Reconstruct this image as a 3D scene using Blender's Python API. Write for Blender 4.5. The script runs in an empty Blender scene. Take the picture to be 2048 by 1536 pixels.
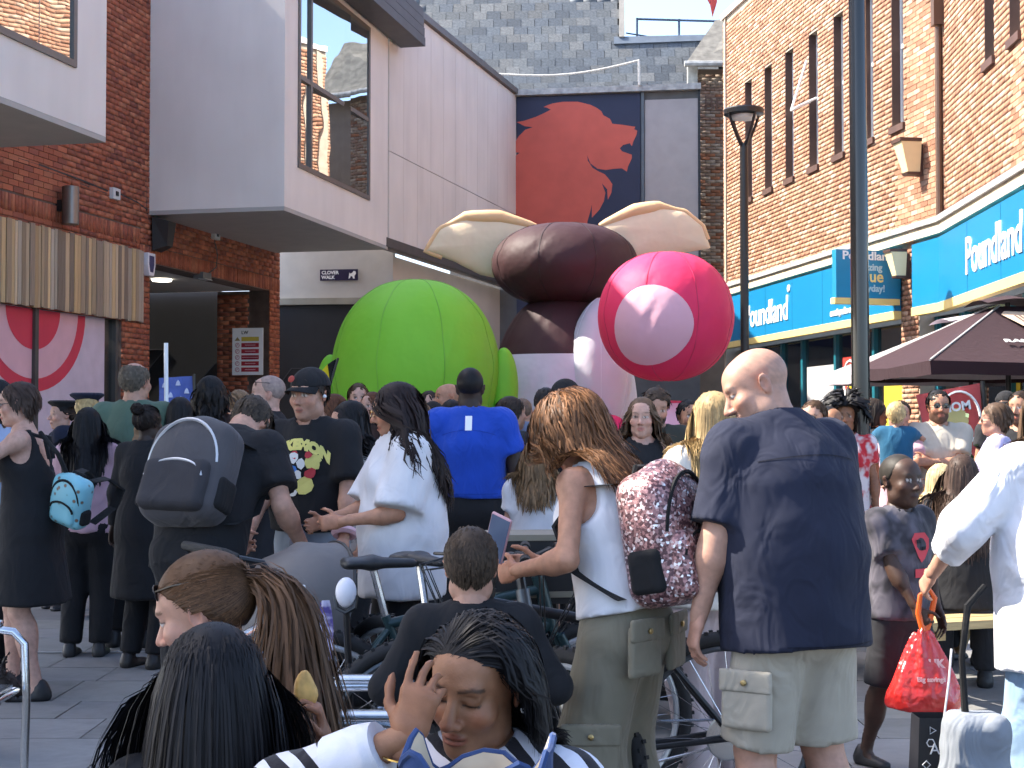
import bpy, bmesh, math, random
import numpy as np
from mathutils import Vector, Matrix
from mathutils.bvhtree import BVHTree

# ------------------------------------------------------------------ camera, sky, sun, exposure
SC = bpy.context.scene
COL = SC.collection
F_PX, CAM_H, PITCH = 2960.0, 1.42, math.radians(1.59)
cam_d = bpy.data.cameras.new('camera')
cam_d.sensor_width = 36.0
cam_d.lens = F_PX / 2048 * 36
cam_d.clip_end = 500
cam = bpy.data.objects.new('camera', cam_d)
cam.location = (0, 0, CAM_H)
cam.rotation_euler = (math.radians(90) + PITCH, 0, 0)
COL.objects.link(cam)
SC.camera = cam
SUN_EL, SUN_AZ = math.radians(46), math.radians(80)      # azimuth measured from +Y towards -X
SDIR = Vector((-math.cos(SUN_EL) * math.sin(SUN_AZ), math.cos(SUN_EL) * math.cos(SUN_AZ), math.sin(SUN_EL)))
world = bpy.data.worlds.new('World')
SC.world = world
world.use_nodes = True
wn = world.node_tree
sky = wn.nodes.new('ShaderNodeTexSky')
sky.sky_type = 'NISHITA'
sky.sun_disc = False
sky.sun_elevation = SUN_EL
sky.sun_rotation = -SUN_AZ
sky.air_density = 0.7
sky.dust_density = 1.6
sky.ozone_density = 0.4
wn.links.new(sky.outputs[0], wn.nodes['Background'].inputs[0])
wn.nodes['Background'].inputs[1].default_value = 0.125
sun_d = bpy.data.lights.new('sun', 'SUN')
sun_d.energy = 3.0
sun_d.angle = math.radians(0.5)
sun_d.color = (1.0, 0.93, 0.82)
sun = bpy.data.objects.new('sun', sun_d)
sun.rotation_euler = SDIR.to_track_quat('Z', 'Y').to_euler()
COL.objects.link(sun)
SC.view_settings.view_transform = 'Standard'
SC.view_settings.look = 'None'
SC.view_settings.gamma = 1
SC.view_settings.use_curve_mapping = False
SC.view_settings.exposure = 2.2
SC.cycles.use_denoising = True
SC.cycles.max_bounces = 5
SC.cycles.diffuse_bounces = 3
SC.cycles.glossy_bounces = 3
SC.cycles.transmission_bounces = 2
SC.cycles.transparent_max_bounces = 6
SC.cycles.use_adaptive_sampling = True
SC.cycles.adaptive_threshold = 0.03
SC.cycles.caustics_reflective = False
SC.cycles.caustics_refractive = False

def PX(px, py, d):
    """world point seen at photo pixel (px, py) lying at distance Y = d"""
    u, v = (px - 1024) / F_PX, (768 - py) / F_PX
    y = math.cos(PITCH) - v * math.sin(PITCH)
    z = math.sin(PITCH) + v * math.cos(PITCH)
    k = d / y
    return Vector((u * k, d, CAM_H + z * k))
def GX(px, d):
    return (px - 1024) / F_PX * d

# ------------------------------------------------------------------ object helpers
def link(o, parent=None):
    COL.objects.link(o)
    if parent is not None:
        o.parent = parent
    return o
def tag(o, label=None, cat=None, group=None, kind=None):
    if label: o['label'] = label
    if cat: o['category'] = cat
    if group: o['group'] = group
    if kind: o['kind'] = kind
    return o
def empty(name, loc=(0, 0, 0), rz=0.0, label=None, cat=None, group=None):
    o = bpy.data.objects.new(name, None)
    o.empty_display_size = 0.1
    o.location = loc
    o.rotation_euler = (0, 0, rz)
    COL.objects.link(o)
    return tag(o, label, cat, group)
def mk_mesh(name, V, Fs, mat=None, smooth=False, col=None):
    me = bpy.data.meshes.new(name)
    V = np.asarray(V, dtype=np.float32)
    if isinstance(Fs, np.ndarray) and Fs.ndim == 2:
        n, k = Fs.shape
        me.vertices.add(len(V)); me.vertices.foreach_set('co', V.ravel())
        me.loops.add(n * k); me.loops.foreach_set('vertex_index', Fs.astype(np.int32).ravel())
        me.polygons.add(n)
        me.polygons.foreach_set('loop_start', np.arange(0, n * k, k, dtype=np.int32))
        if smooth:
            me.polygons.foreach_set('use_smooth', np.ones(n, dtype=bool))
        me.update(calc_edges=True)
    else:
        me.from_pydata([tuple(map(float, v)) for v in V], [], [tuple(map(int, f)) for f in Fs])
        if smooth:
            me.polygons.foreach_set('use_smooth', np.ones(len(me.polygons), dtype=bool))
        me.update()
    if col is not None:
        c = np.ones((len(V), 4), dtype=np.float32); c[:, :3] = col
        at = me.color_attributes.new('Col', 'FLOAT_COLOR', 'POINT')
        at.data.foreach_set('color', c.ravel())
    if mat is not None:
        me.materials.append(mat)
    return me
def mk(name, V, Fs, mat=None, parent=None, smooth=False, col=None):
    return link(bpy.data.objects.new(name, mk_mesh(name, V, Fs, mat, smooth, col)), parent)

class MB:
    """collects boxes, tubes, lathes ... for ONE mesh object"""
    def __init__(s): s.v = []; s.f = []
    def add(s, V, Fs):
        n = len(s.v); s.v.extend([tuple(v) for v in V]); s.f.extend([tuple(i + n for i in f) for f in Fs]); return s
    def box(s, c, size, rz=0.0, M=None, bev=0.0):
        x, y, z = [q / 2 for q in size]
        P = []
        for sx, sy, sz in ((-1,-1,-1),(1,-1,-1),(1,1,-1),(-1,1,-1),(-1,-1,1),(1,-1,1),(1,1,1),(-1,1,1)):
            p = Vector((sx * x, sy * y, sz * z))
            p = (M @ p) if M is not None else Matrix.Rotation(rz, 3, 'Z') @ p
            P.append(p + Vector(c))
        return s.add(P, [(0,3,2,1),(4,5,6,7),(0,1,5,4),(1,2,6,5),(2,3,7,6),(3,0,4,7)])
    def prism(s, poly, n, depth):
        """poly: 3D points (one plane), extruded along n*depth"""
        n = Vector(n) * depth; k = len(poly)
        P = [Vector(p) for p in poly] + [Vector(p) + n for p in poly]
        Fs = [tuple(range(k))[::-1], tuple(range(k, 2 * k))] + [(i, (i + 1) % k, k + (i + 1) % k, k + i) for i in range(k)]
        return s.add(P, Fs)
    def tube(s, pts, r, seg=8, caps=True, closed=False):
        pts = [Vector(p) for p in pts]; n = len(pts)
        rr = r if isinstance(r, (list, tuple)) else [r] * n
        V = []; up = None
        for i in range(n):
            a = pts[(i - 1) % n] if (closed or i > 0) else pts[i]
            b = pts[(i + 1) % n] if (closed or i < n - 1) else pts[i]
            t = (b - a).normalized()
            if up is None:
                up = t.orthogonal().normalized()
            else:
                up = (up - t * up.dot(t))
                up = up.normalized() if up.length > 1e-6 else t.orthogonal().normalized()
            w = t.cross(up)
            for k in range(seg):
                an = 2 * math.pi * k / seg
                V.append(pts[i] + (up * math.cos(an) + w * math.sin(an)) * rr[i])
        Fs = []
        for i in range(n if closed else n - 1):
            j = (i + 1) % n
            for k in range(seg):
                k2 = (k + 1) % seg
                Fs.append((i * seg + k, i * seg + k2, j * seg + k2, j * seg + k))
        if caps and not closed:
            Fs.append(tuple(range(seg))[::-1]); Fs.append(tuple((n - 1) * seg + k for k in range(seg)))
        return s.add(V, Fs)
    def lathe(s, prof, c=(0, 0, 0), seg=24, M=None):
        """prof: (r, z) list, turned round z"""
        V = []
        for r, z in prof:
            for k in range(seg):
                an = 2 * math.pi * k / seg
                p = Vector((r * math.cos(an), r * math.sin(an), z))
                V.append(((M @ p) if M is not None else p) + Vector(c))
        Fs = []
        for i in range(len(prof) - 1):
            for k in range(seg):
                k2 = (k + 1) % seg
                Fs.append((i * seg + k, i * seg + k2, (i + 1) * seg + k2, (i + 1) * seg + k))
        Fs.append(tuple(range(seg))[::-1]); Fs.append(tuple((len(prof) - 1) * seg + k for k in range(seg)))
        return s.add(V, Fs)
    def build(s, name, mat=None, parent=None, smooth=False):
        o = mk(name, s.v, s.f, mat, parent, smooth)
        if smooth:
            try: o.data.set_sharp_from_angle(angle=math.radians(40))
            except Exception: pass
        return o

# ------------------------------------------------------------------ materials
MATS = {}
def nt_new(name):
    m = bpy.data.materials.new(name); m.use_nodes = True
    nt = m.node_tree
    return m, nt, nt.nodes['Principled BSDF']
def setp(b, **k):
    for key, v in k.items():
        b.inputs[key].default_value = v
def c4(c): return (c[0], c[1], c[2], 1.0)
def mat(name, color, rough=0.6, metal=0.0, var=0.12, vscale=4.0, bump=0.0, bscale=60.0, stretch=None, spec=0.5, sheen=0.0, coat=0.0, emit=None, source=None, dirt=0.0, dist=0.004):
    """procedural material: base colour varied by noise, with noise relief; source 'attr' / 'obj' reads the colour from the mesh / object"""
    if name in MATS: return MATS[name]
    m, nt, b = nt_new(name)
    N, L = nt.nodes, nt.links
    tc = N.new('ShaderNodeTexCoord')
    mp = N.new('ShaderNodeMapping')
    if stretch: mp.inputs['Scale'].default_value = stretch
    L.new(tc.outputs['Object'], mp.inputs['Vector'])
    if source == 'attr':
        a = N.new('ShaderNodeAttribute'); a.attribute_name = 'Col'; csock = a.outputs['Color']
    elif source == 'obj':
        a = N.new('ShaderNodeObjectInfo'); csock = a.outputs['Color']
    else:
        a = N.new('ShaderNodeRGB'); a.outputs[0].default_value = c4(color); csock = a.outputs[0]
    if var > 0:
        nz = N.new('ShaderNodeTexNoise'); nz.inputs['Scale'].default_value = vscale; nz.inputs['Detail'].default_value = 2.5
        L.new(mp.outputs[0], nz.inputs['Vector'])
        mr = N.new('ShaderNodeMapRange'); mr.inputs['From Min'].default_value = 0.3; mr.inputs['From Max'].default_value = 0.7
        mr.inputs['To Min'].default_value = 1 - var; mr.inputs['To Max'].default_value = 1 + var
        L.new(nz.outputs['Fac'], mr.inputs['Value'])
        mx = N.new('ShaderNodeVectorMath'); mx.operation = 'SCALE'
        L.new(csock, mx.inputs[0]); L.new(mr.outputs[0], mx.inputs['Scale'])
        csock = mx.outputs[0]
    if dirt > 0:
        n2 = N.new('ShaderNodeTexNoise'); n2.inputs['Scale'].default_value = 0.9; n2.inputs['Detail'].default_value = 4
        mp2 = N.new('ShaderNodeMapping'); mp2.inputs['Scale'].default_value = (3.0, 3.0, 0.5)
        L.new(tc.outputs['Object'], mp2.inputs['Vector']); L.new(mp2.outputs[0], n2.inputs['Vector'])
        r2 = N.new('ShaderNodeMapRange'); r2.inputs['From Min'].default_value = 0.42; r2.inputs['From Max'].default_value = 0.75
        r2.inputs['To Min'].default_value = 1.0; r2.inputs['To Max'].default_value = 1 - dirt
        L.new(n2.outputs['Fac'], r2.inputs['Value'])
        m2 = N.new('ShaderNodeVectorMath'); m2.operation = 'SCALE'
        L.new(csock, m2.inputs[0]); L.new(r2.outputs[0], m2.inputs['Scale']); csock = m2.outputs[0]
    L.new(csock, b.inputs['Base Color'])
    setp(b, Roughness=rough, Metallic=metal)
    b.inputs['Specular IOR Level'].default_value = spec
    if sheen: b.inputs['Sheen Weight'].default_value = sheen
    if coat: b.inputs['Coat Weight'].default_value = coat
    if emit:
        b.inputs['Emission Color'].default_value = c4(emit[0]); b.inputs['Emission Strength'].default_value = emit[1]
    if bump > 0:
        nb = N.new('ShaderNodeTexNoise'); nb.inputs['Scale'].default_value = bscale; nb.inputs['Detail'].default_value = 2
        L.new(mp.outputs[0], nb.inputs['Vector'])
        bp = N.new('ShaderNodeBump'); bp.inputs['Strength'].default_value = bump; bp.inputs['Distance'].default_value = dist
        L.new(nb.outputs['Fac'], bp.inputs['Height']); L.new(bp.outputs[0], b.inputs['Normal'])
    MATS[name] = m
    return m
def cloth(name, color, rough=0.85, folds=0.5, spec=0.2, var=0.1):
    """fabric: broad soft folds plus a fine weave"""
    key = 'cloth_' + name
    if key in MATS: return MATS[key]
    m = mat(key, color, rough, var=var, vscale=7, spec=spec, sheen=0.12 if sum(color) > 0.15 else 0.03)
    nt = m.node_tree; N, L = nt.nodes, nt.links; b = N['Principled BSDF']
    tc = N.new('ShaderNodeTexCoord')
    mp = N.new('ShaderNodeMapping'); mp.inputs['Scale'].default_value = (1, 1, 0.55); mp.inputs['Rotation'].default_value = (0.3, 0.5, 0)
    L.new(tc.outputs['Object'], mp.inputs[0])
    n1 = N.new('ShaderNodeTexNoise'); n1.inputs['Scale'].default_value = 9; n1.inputs['Detail'].default_value = 2; n1.inputs['Distortion'].default_value = 1.2
    n2 = N.new('ShaderNodeTexNoise'); n2.inputs['Scale'].default_value = 350; n2.inputs['Detail'].default_value = 2
    L.new(mp.outputs[0], n1.inputs['Vector']); L.new(tc.outputs['Object'], n2.inputs['Vector'])
    b1 = N.new('ShaderNodeBump'); b1.inputs['Strength'].default_value = folds; b1.inputs['Distance'].default_value = 0.03
    b2 = N.new('ShaderNodeBump'); b2.inputs['Strength'].default_value = 0.25; b2.inputs['Distance'].default_value = 0.002
    L.new(n1.outputs['Fac'], b1.inputs['Height']); L.new(n2.outputs['Fac'], b2.inputs['Height'])
    L.new(b1.outputs[0], b2.inputs['Normal']); L.new(b2.outputs[0], b.inputs['Normal'])
    return m
def recolor(m, fn):
    """fn(nodes, links, texcoord) -> colour socket, replaces the base colour"""
    nt = m.node_tree; b = nt.nodes['Principled BSDF']
    tc = nt.nodes.new('ShaderNodeTexCoord')
    nt.links.new(fn(nt.nodes, nt.links, tc), b.inputs['Base Color'])
    return m
def ramp(N, L, fac, stops, interp='LINEAR'):
    r = N.new('ShaderNodeValToRGB'); r.color_ramp.interpolation = interp
    e = r.color_ramp.elements
    while len(e) < len(stops): e.new(0.5)
    for q, (p, c) in zip(e, stops):
        q.position = p; q.color = c4(c)
    L.new(fac, r.inputs[0]); return r.outputs[0]
def glass(name, tint=(0.05, 0.06, 0.07), refl=0.5, alpha=0.35):
    """pane: part mirror, part see-through"""
    if name in MATS: return MATS[name]
    m, nt, b = nt_new(name)
    N, L = nt.nodes, nt.links
    g = N.new('ShaderNodeBsdfGlossy'); g.inputs['Roughness'].default_value = 0.012; g.inputs['Color'].default_value = (0.9, 0.92, 0.93, 1)
    t = N.new('ShaderNodeBsdfTransparent'); t.inputs['Color'].default_value = (0.75, 0.8, 0.8, 1)
    d = N.new('ShaderNodeBsdfDiffuse'); d.inputs['Color'].default_value = c4(tint)
    m1 = N.new('ShaderNodeMixShader'); m1.inputs[0].default_value = alpha
    L.new(d.outputs[0], m1.inputs[1]); L.new(t.outputs[0], m1.inputs[2])
    fr = N.new('ShaderNodeLayerWeight'); fr.inputs['Blend'].default_value = 0.35
    mr = N.new('ShaderNodeMapRange'); mr.inputs['To Min'].default_value = refl; mr.inputs['To Max'].default_value = 1.0
    L.new(fr.outputs['Fresnel'], mr.inputs['Value'])
    m2 = N.new('ShaderNodeMixShader')
    tcn = N.new('ShaderNodeTexCoord')
    nz = N.new('ShaderNodeTexNoise'); nz.inputs['Scale'].default_value = 1.3; nz.inputs['Detail'].default_value = 1
    L.new(tcn.outputs['Object'], nz.inputs['Vector'])
    bp = N.new('ShaderNodeBump'); bp.inputs['Strength'].default_value = 0.06; bp.inputs['Distance'].default_value = 0.05
    L.new(nz.outputs['Fac'], bp.inputs['Height']); L.new(bp.outputs[0], g.inputs['Normal'])
    L.new(mr.outputs[0], m2.inputs[0]); L.new(m1.outputs[0], m2.inputs[1]); L.new(g.outputs[0], m2.inputs[2])
    L.new(m2.outputs[0], N['Material Output'].inputs[0])
    MATS[name] = m
    return m

# ------------------------------------------------------------------ lettering
def text_mesh(txt, size, bold=0.0, extrude=0.004, squeeze=1.0, align='LEFT', shear=0.0):
    cu = bpy.data.curves.new('lettering', 'FONT')
    cu.body = txt; cu.size = size; cu.extrude = extrude; cu.offset = bold; cu.align_x = align; cu.shear = shear; cu.resolution_u = 3
    o = bpy.data.objects.new('lettering', cu); COL.objects.link(o)
    dg = bpy.context.evaluated_depsgraph_get()
    me = bpy.data.meshes.new_from_object(o.evaluated_get(dg))
    bpy.data.objects.remove(o); bpy.data.curves.remove(cu)
    if squeeze != 1.0:
        me.transform(Matrix.Diagonal((squeeze, 1, 1, 1)))
    return me
def lettering(txt, size, origin, xdir, zdir, m, parent=None, bold=0.0, extrude=0.004, squeeze=1.0, align='LEFT', width=None, shear=0.0):
    """text mesh laid on the plane spanned by xdir / zdir, facing xdir x zdir"""
    me = text_mesh(txt, size, bold, extrude, squeeze, align, shear)
    if width:
        xs = [v.co.x for v in me.vertices]; k = width / (max(xs) - min(xs)); me.transform(Matrix.Diagonal((k, 1, 1, 1)))
    x = Vector(xdir).normalized(); z = Vector(zdir).normalized(); n = x.cross(z)
    M = Matrix(((x.x, z.x, n.x, origin[0]), (x.y, z.y, n.y, origin[1]), (x.z, z.z, n.z, origin[2]), (0, 0, 0, 1)))
    me.transform(M); me.materials.clear(); me.materials.append(m)
    o = bpy.data.objects.new('lettering', me)
    return link(o, parent)
# ------------------------------------------------------------------ distance fields -> smooth continuous surfaces
f32 = np.float32
def nrm(v):
    v = np.asarray(v, float); l = np.linalg.norm(v); return v / l if l > 1e-9 else v
def limb(a, b, r0, r1, side=(1, 0, 0), k=0.02, op='u', flat=0):
    """tapered limb a->b; r = radius or (along side, across); flat bit1 cuts end b square, bit2 cuts end a"""
    r0 = r0 if isinstance(r0, (tuple, list)) else (r0, r0); r1 = r1 if isinstance(r1, (tuple, list)) else (r1, r1)
    a = np.asarray(a, float); b = np.asarray(b, float)
    ax = b - a; L = max(np.linalg.norm(ax), 1e-5); ax = ax / L
    s = np.asarray(side, float); s = s - ax * s.dot(ax)
    if np.linalg.norm(s) < 1e-3:
        s = np.array([0, 1, 0.]); s = s - ax * s.dot(ax)
        if np.linalg.norm(s) < 1e-3: s = np.array([0, 0, 1.]); s = s - ax * s.dot(ax)
    s = nrm(s); n = np.cross(ax, s)
    rm = max(max(r0), max(r1))
    lo = np.minimum(a, b) - rm; hi = np.maximum(a, b) + rm
    return dict(t='limb', a=a, ax=ax, L=L, s=s, n=n, r0=r0, r1=r1, k=k, op=op, flat=flat, lo=lo, hi=hi)
def ell(c, r, R=None, k=0.02, op='u'):
    c = np.asarray(c, float); r = np.asarray((r, r, r) if np.isscalar(r) else r, float)
    m = r.max()
    return dict(t='ell', c=c, r=r, R=None if R is None else np.asarray(R, float), k=k, op=op, lo=c - m, hi=c + m)
def fun(f, lo, hi, k=0.0, op='u'):
    return dict(t='fun', f=f, k=k, op=op, lo=np.asarray(lo, float), hi=np.asarray(hi, float))
def pd(p, X, Y, Z):
    if p['t'] == 'fun': return p['f'](X, Y, Z)
    if p['t'] == 'ell':
        x, y, z = X - p['c'][0], Y - p['c'][1], Z - p['c'][2]
        if p['R'] is not None:
            R = p['R']     # columns = local axes
            x, y, z = (x * R[0, 0] + y * R[1, 0] + z * R[2, 0], x * R[0, 1] + y * R[1, 1] + z * R[2, 1], x * R[0, 2] + y * R[1, 2] + z * R[2, 2])
        rx, ry, rz = p['r']
        k0 = np.sqrt((x / rx) ** 2 + (y / ry) ** 2 + (z / rz) ** 2)
        k1 = np.sqrt((x / rx ** 2) ** 2 + (y / ry ** 2) ** 2 + (z / rz ** 2) ** 2) + 1e-9
        return k0 * (k0 - 1) / k1
    a, ax, s, n, L = p['a'], p['ax'], p['s'], p['n'], p['L']
    x, y, z = X - a[0], Y - a[1], Z - a[2]
    h = x * ax[0] + y * ax[1] + z * ax[2]
    t = np.clip(h / L, 0, 1)
    u = x * s[0] + y * s[1] + z * s[2]
    w = x * n[0] + y * n[1] + z * n[2]
    rx = p['r0'][0] + (p['r1'][0] - p['r0'][0]) * t; ry = p['r0'][1] + (p['r1'][1] - p['r0'][1]) * t
    e = h - t * L
    fl = p['flat']
    if fl & 1: e = np.where(h > L, 0, e)
    if fl & 2: e = np.where(h < 0, 0, e)
    rm = np.minimum(rx, ry)
    k0 = np.sqrt((u / rx) ** 2 + (w / ry) ** 2 + (e / rm) ** 2)
    k1 = np.sqrt((u / rx ** 2) ** 2 + (w / ry ** 2) ** 2 + (e / rm ** 2) ** 2) + 1e-9
    d = k0 * (k0 - 1) / k1
    if fl & 1: d = np.maximum(d, h - L)
    if fl & 2: d = np.maximum(d, -h)
    return d
def comb(A, d, op, k):
    if op == 'u':
        if k <= 0: return np.minimum(A, d)
        h = np.maximum(k - np.abs(A - d), 0) / k
        return np.minimum(A, d) - h * h * k * 0.25
    if op == 's': d = -d
    if k <= 0: return np.maximum(A, d)
    h = np.maximum(k - np.abs(A - d), 0) / k
    return np.maximum(A, d) + h * h * k * 0.25
def eval_pts(prims, P):
    A = np.full(len(P), 9.0)
    for p in prims:
        A = comb(A, pd(p, P[:, 0], P[:, 1], P[:, 2]), p['op'], p['k'])
    return A
def surface(prims, h, post=None, clip=None):
    """field on a grid, then surface nets -> verts, quads"""
    us = [p for p in prims if p['op'] == 'u']
    lo = np.min([p['lo'] for p in us], axis=0) - 2.5 * h; hi = np.max([p['hi'] for p in us], axis=0) + 2.5 * h
    if clip is not None: lo = np.maximum(lo, clip[0]); hi = np.minimum(hi, clip[1])
    n = np.ceil((hi - lo) / h).astype(int) + 1
    xs = [(lo[i] + h * np.arange(n[i])).astype(f32) for i in range(3)]
    A = np.full(tuple(n), 0.6, dtype=f32)
    for p in prims:
        m = p['k'] + 2.5 * h
        if p['op'] == 'i':
            sl = [slice(0, n[i]) for i in range(3)]
        else:
            sl = [slice(max(0, int((p['lo'][i] - m - lo[i]) / h)), min(n[i], int((p['hi'][i] + m - lo[i]) / h) + 2)) for i in range(3)]
        if any(q.stop <= q.start for q in sl): continue
        X, Y, Z = xs[0][sl[0]][:, None, None], xs[1][sl[1]][None, :, None], xs[2][sl[2]][None, None, :]
        d = pd(p, X, Y, Z)
        A[tuple(sl)] = comb(A[tuple(sl)], d, p['op'], p['k'])
    if post is not None:
        A = post(A, xs[0][:, None, None], xs[1][None, :, None], xs[2][None, None, :])
    # closed at the grid border
    A[0] = np.maximum(A[0], h); A[-1] = np.maximum(A[-1], h); A[:, 0] = np.maximum(A[:, 0], h); A[:, -1] = np.maximum(A[:, -1], h)
    A[:, :, 0] = np.maximum(A[:, :, 0], h); A[:, :, -1] = np.maximum(A[:, :, -1], h)
    return nets(A, lo, h)
_CO = np.array([(i, j, k) for i in (0, 1) for j in (0, 1) for k in (0, 1)])
_ED = [(a, b) for a in range(8) for b in range(a + 1, 8) if np.abs(_CO[a] - _CO[b]).sum() == 1]
def nets(A, lo, h):
    S = A < 0
    cnt = np.zeros(tuple(q - 1 for q in A.shape), dtype=np.int8)
    sl = lambda c, m: tuple(slice(c[i], A.shape[i] - 1 + c[i]) for i in range(3))
    for c in _CO: cnt += S[sl(c, 0)]
    I = np.argwhere((cnt > 0) & (cnt < 8))
    if len(I) == 0: return np.zeros((0, 3), f32), np.zeros((0, 4), int)
    idx = np.full(cnt.shape, -1, dtype=np.int32); idx[I[:, 0], I[:, 1], I[:, 2]] = np.arange(len(I))
    val = np.stack([A[I[:, 0] + c[0], I[:, 1] + c[1], I[:, 2] + c[2]] for c in _CO], axis=1).astype(np.float64)
    P = np.zeros((len(I), 3)); W = np.zeros(len(I))
    for a, b in _ED:
        va, vb = val[:, a], val[:, b]
        m = (va < 0) != (vb < 0)
        t = np.where(m, va / np.where(m, va - vb, 1), 0)
        P += np.where(m[:, None], _CO[a] + (_CO[b] - _CO[a]) * t[:, None], 0); W += m
    V = lo + h * (I + P / W[:, None])
    Q = []
    for ax in range(3):
        o1, o2 = [(1, 2), (2, 0), (0, 1)][ax]
        s0 = [slice(None)] * 3; s1 = [slice(None)] * 3
        s0[ax] = slice(0, -1); s1[ax] = slice(1, None)
        for s in (s0, s1):
            s[o1] = slice(1, -1); s[o2] = slice(1, -1)
        a, b = S[tuple(s0)], S[tuple(s1)]
        for inside_first in (True, False):
            E = np.argwhere((a & ~b) if inside_first else (~a & b))
            if len(E) == 0: continue
            E[:, o1] += 1; E[:, o2] += 1
            d1 = np.zeros(3, int); d1[o1] = 1; d2 = np.zeros(3, int); d2[o2] = 1
            c = [E - d1 - d2, E - d2, E, E - d1]
            q = np.stack([idx[x[:, 0], x[:, 1], x[:, 2]] for x in c], axis=1)
            Q.append(q if inside_first else q[:, ::-1])
    return V.astype(f32), np.concatenate(Q)
def wrinkle(seed, amp, freq=14.0, stretch=(1, 1, 1)):
    """soft cloth folds as a displacement field"""
    rg = np.random.RandomState(seed)
    ks = [nrm(rg.normal(size=3)) * np.array(stretch) * freq * rg.uniform(0.55, 1.6) for _ in range(5)]
    ph = rg.uniform(0, 6.28, 5)
    def f(A, X, Y, Z):
        w = np.sin(X * 7.3 + Z * 5.1 + ph[0]) * 0.9 + np.sin(Y * 8.1 - Z * 6.3 + ph[1]) * 0.9
        s = 0
        for q, p in zip(ks, ph):
            s = s + np.sin(X * f32(q[0]) + Y * f32(q[1]) + Z * f32(q[2]) + p + w)
        s = s * 0.3
        return A + (amp * (np.abs(s) - 0.5)).astype(f32)
    return f

# ------------------------------------------------------------------ people
SKIN = dict(pale=(.53, .31, .235), fair=(.48, .265, .185), tan=(.44, .22, .135), brown=(.27, .128, .068), dark=(.060, .030, .019), deep=(.032, .017, .012))
HAIRC = dict(black=(.010, .009, .010), dark=(.028, .018, .013), brown=(.075, .042, .023), light=(.20, .12, .06), blond=(.50, .36, .17), red=(.17, .062, .02), grey=(.30, .29, .28), auburn=(.11, .042, .02))
M_SKIN = mat('skin', (1, 1, 1), 0.52, var=0.13, vscale=38, bump=0.22, bscale=260, source='attr', spec=0.4, dist=0.002)
M_SKIN.node_tree.nodes['Principled BSDF'].inputs['Subsurface Weight'].default_value = 0.06
M_SKIN.node_tree.nodes['Principled BSDF'].inputs['Subsurface Radius'].default_value = (0.012, 0.005, 0.003)
M_HAIR = mat('hair', (1, 1, 1), 0.55, var=0.2, vscale=40, source='attr', spec=0.22)
M_LENS = mat('dark_lens', (.01, .01, .012), 0.08, var=0, spec=0.8)
M_WIRE = mat('glasses_wire', (.05, .045, .04), 0.3, metal=0.6, var=0)

def Rx(a): c, s = math.cos(a), math.sin(a); return np.array([[1, 0, 0], [0, c, -s], [0, s, c]])
def Ry(a): c, s = math.cos(a), math.sin(a); return np.array([[c, 0, s], [0, 1, 0], [-s, 0, c]])
def Rz(a): c, s = math.cos(a), math.sin(a); return np.array([[c, -s, 0], [s, c, 0], [0, 0, 1]])
def ik(S, T, l1, l2, pole):
    S, T = np.asarray(S, float), np.asarray(T, float)
    v = T - S; D = np.linalg.norm(v)
    D2 = min(D, (l1 + l2) * 0.995)
    if D > D2: T = S + v / D * D2
    D2 = max(D2, abs(l1 - l2) + 0.01)
    u = nrm(v); p = np.asarray(pole, float); p = nrm(p - u * p.dot(u))
    a = (l1 * l1 - l2 * l2 + D2 * D2) / (2 * D2)
    hgt = math.sqrt(max(l1 * l1 - a * a, 0))
    return S + u * a + p * hgt, T

def head_prims(C, R, hs, sex, nose=1.0, closed=False, jaw=1.0):
    g = lambda x, y, z: C + R @ (np.array([x, y, z]) * hs)
    e = lambda c, r, k=0.012, op='u', RR=None: ell(g(*c), np.array(r) * hs, R if RR is None else R @ RR, k * hs, op)
    j = (1.06 if sex == 'm' else 0.96) * jaw
    P = [e((0, .016, .036), (.0755, .098, .086)), e((0, -.028, -.038), ((.061 if sex == 'm' else .0575) * j, .070, .082), .03),
         e((0, -.070, -.098), (.026 * j, .022, .020), .03), e((0, -.045, .045), (.058, .048, .05), .03)]
    for s in (-1, 1):
        P += [e((s * .043 * j, -.010, -.073), (.022, .03, .024), .03), e((s * .040, -.066, -.024), (.026, .024, .022), .025)]
    P += [limb(g(-.036, -.083, .029), g(.036, -.083, .029), .0115 * hs, .0115 * hs, k=.018 * hs)]
    for s in (-1, 1):
        P += [e((s * .031, -.107, .008), (.020, .017, .0125), .016, 's')]
    for s in (-1, 1):
        P += [e((s * .031, -.0805, .007), (.0145, .0125, .0125), .003), limb(g(s * .018, -.0905, .0125), g(s * .045, -.083, .0125), .004 * hs, .004 * hs, k=.006 * hs)]
    P += [limb(g(0, -.091, .012), g(0, -.119 * (0.985 + .015 * nose), -.030), (.0075 * hs, .010 * hs), (.012 * nose * hs, .012 * hs), R @ np.array([1, 0, 0]), k=.012 * hs)]
    for s in (-1, 1):
        P += [e((s * .0125 * nose, -.1065, -.035), (.0085, .010, .0075), .008)]
    P += [e((0, -.094, -.0605), (.0235, .012, .0058), .006), e((0, -.0935, -.0725), (.0205, .0125, .0066), .006),
          e((0, -.108, -.0664), (.024, .012, .0016), .003, 's')]
    for s in (-1, 1):
        RR = Ry(s * 0.25) @ Rz(s * 0.35)
        P += [e((s * .080, .014, -.003), (.0085, .021, .033), .006, RR=RR), e((s * .088, .010, -.001), (.0065, .012, .020), .006, 's', RR=RR)]
    return P

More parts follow.
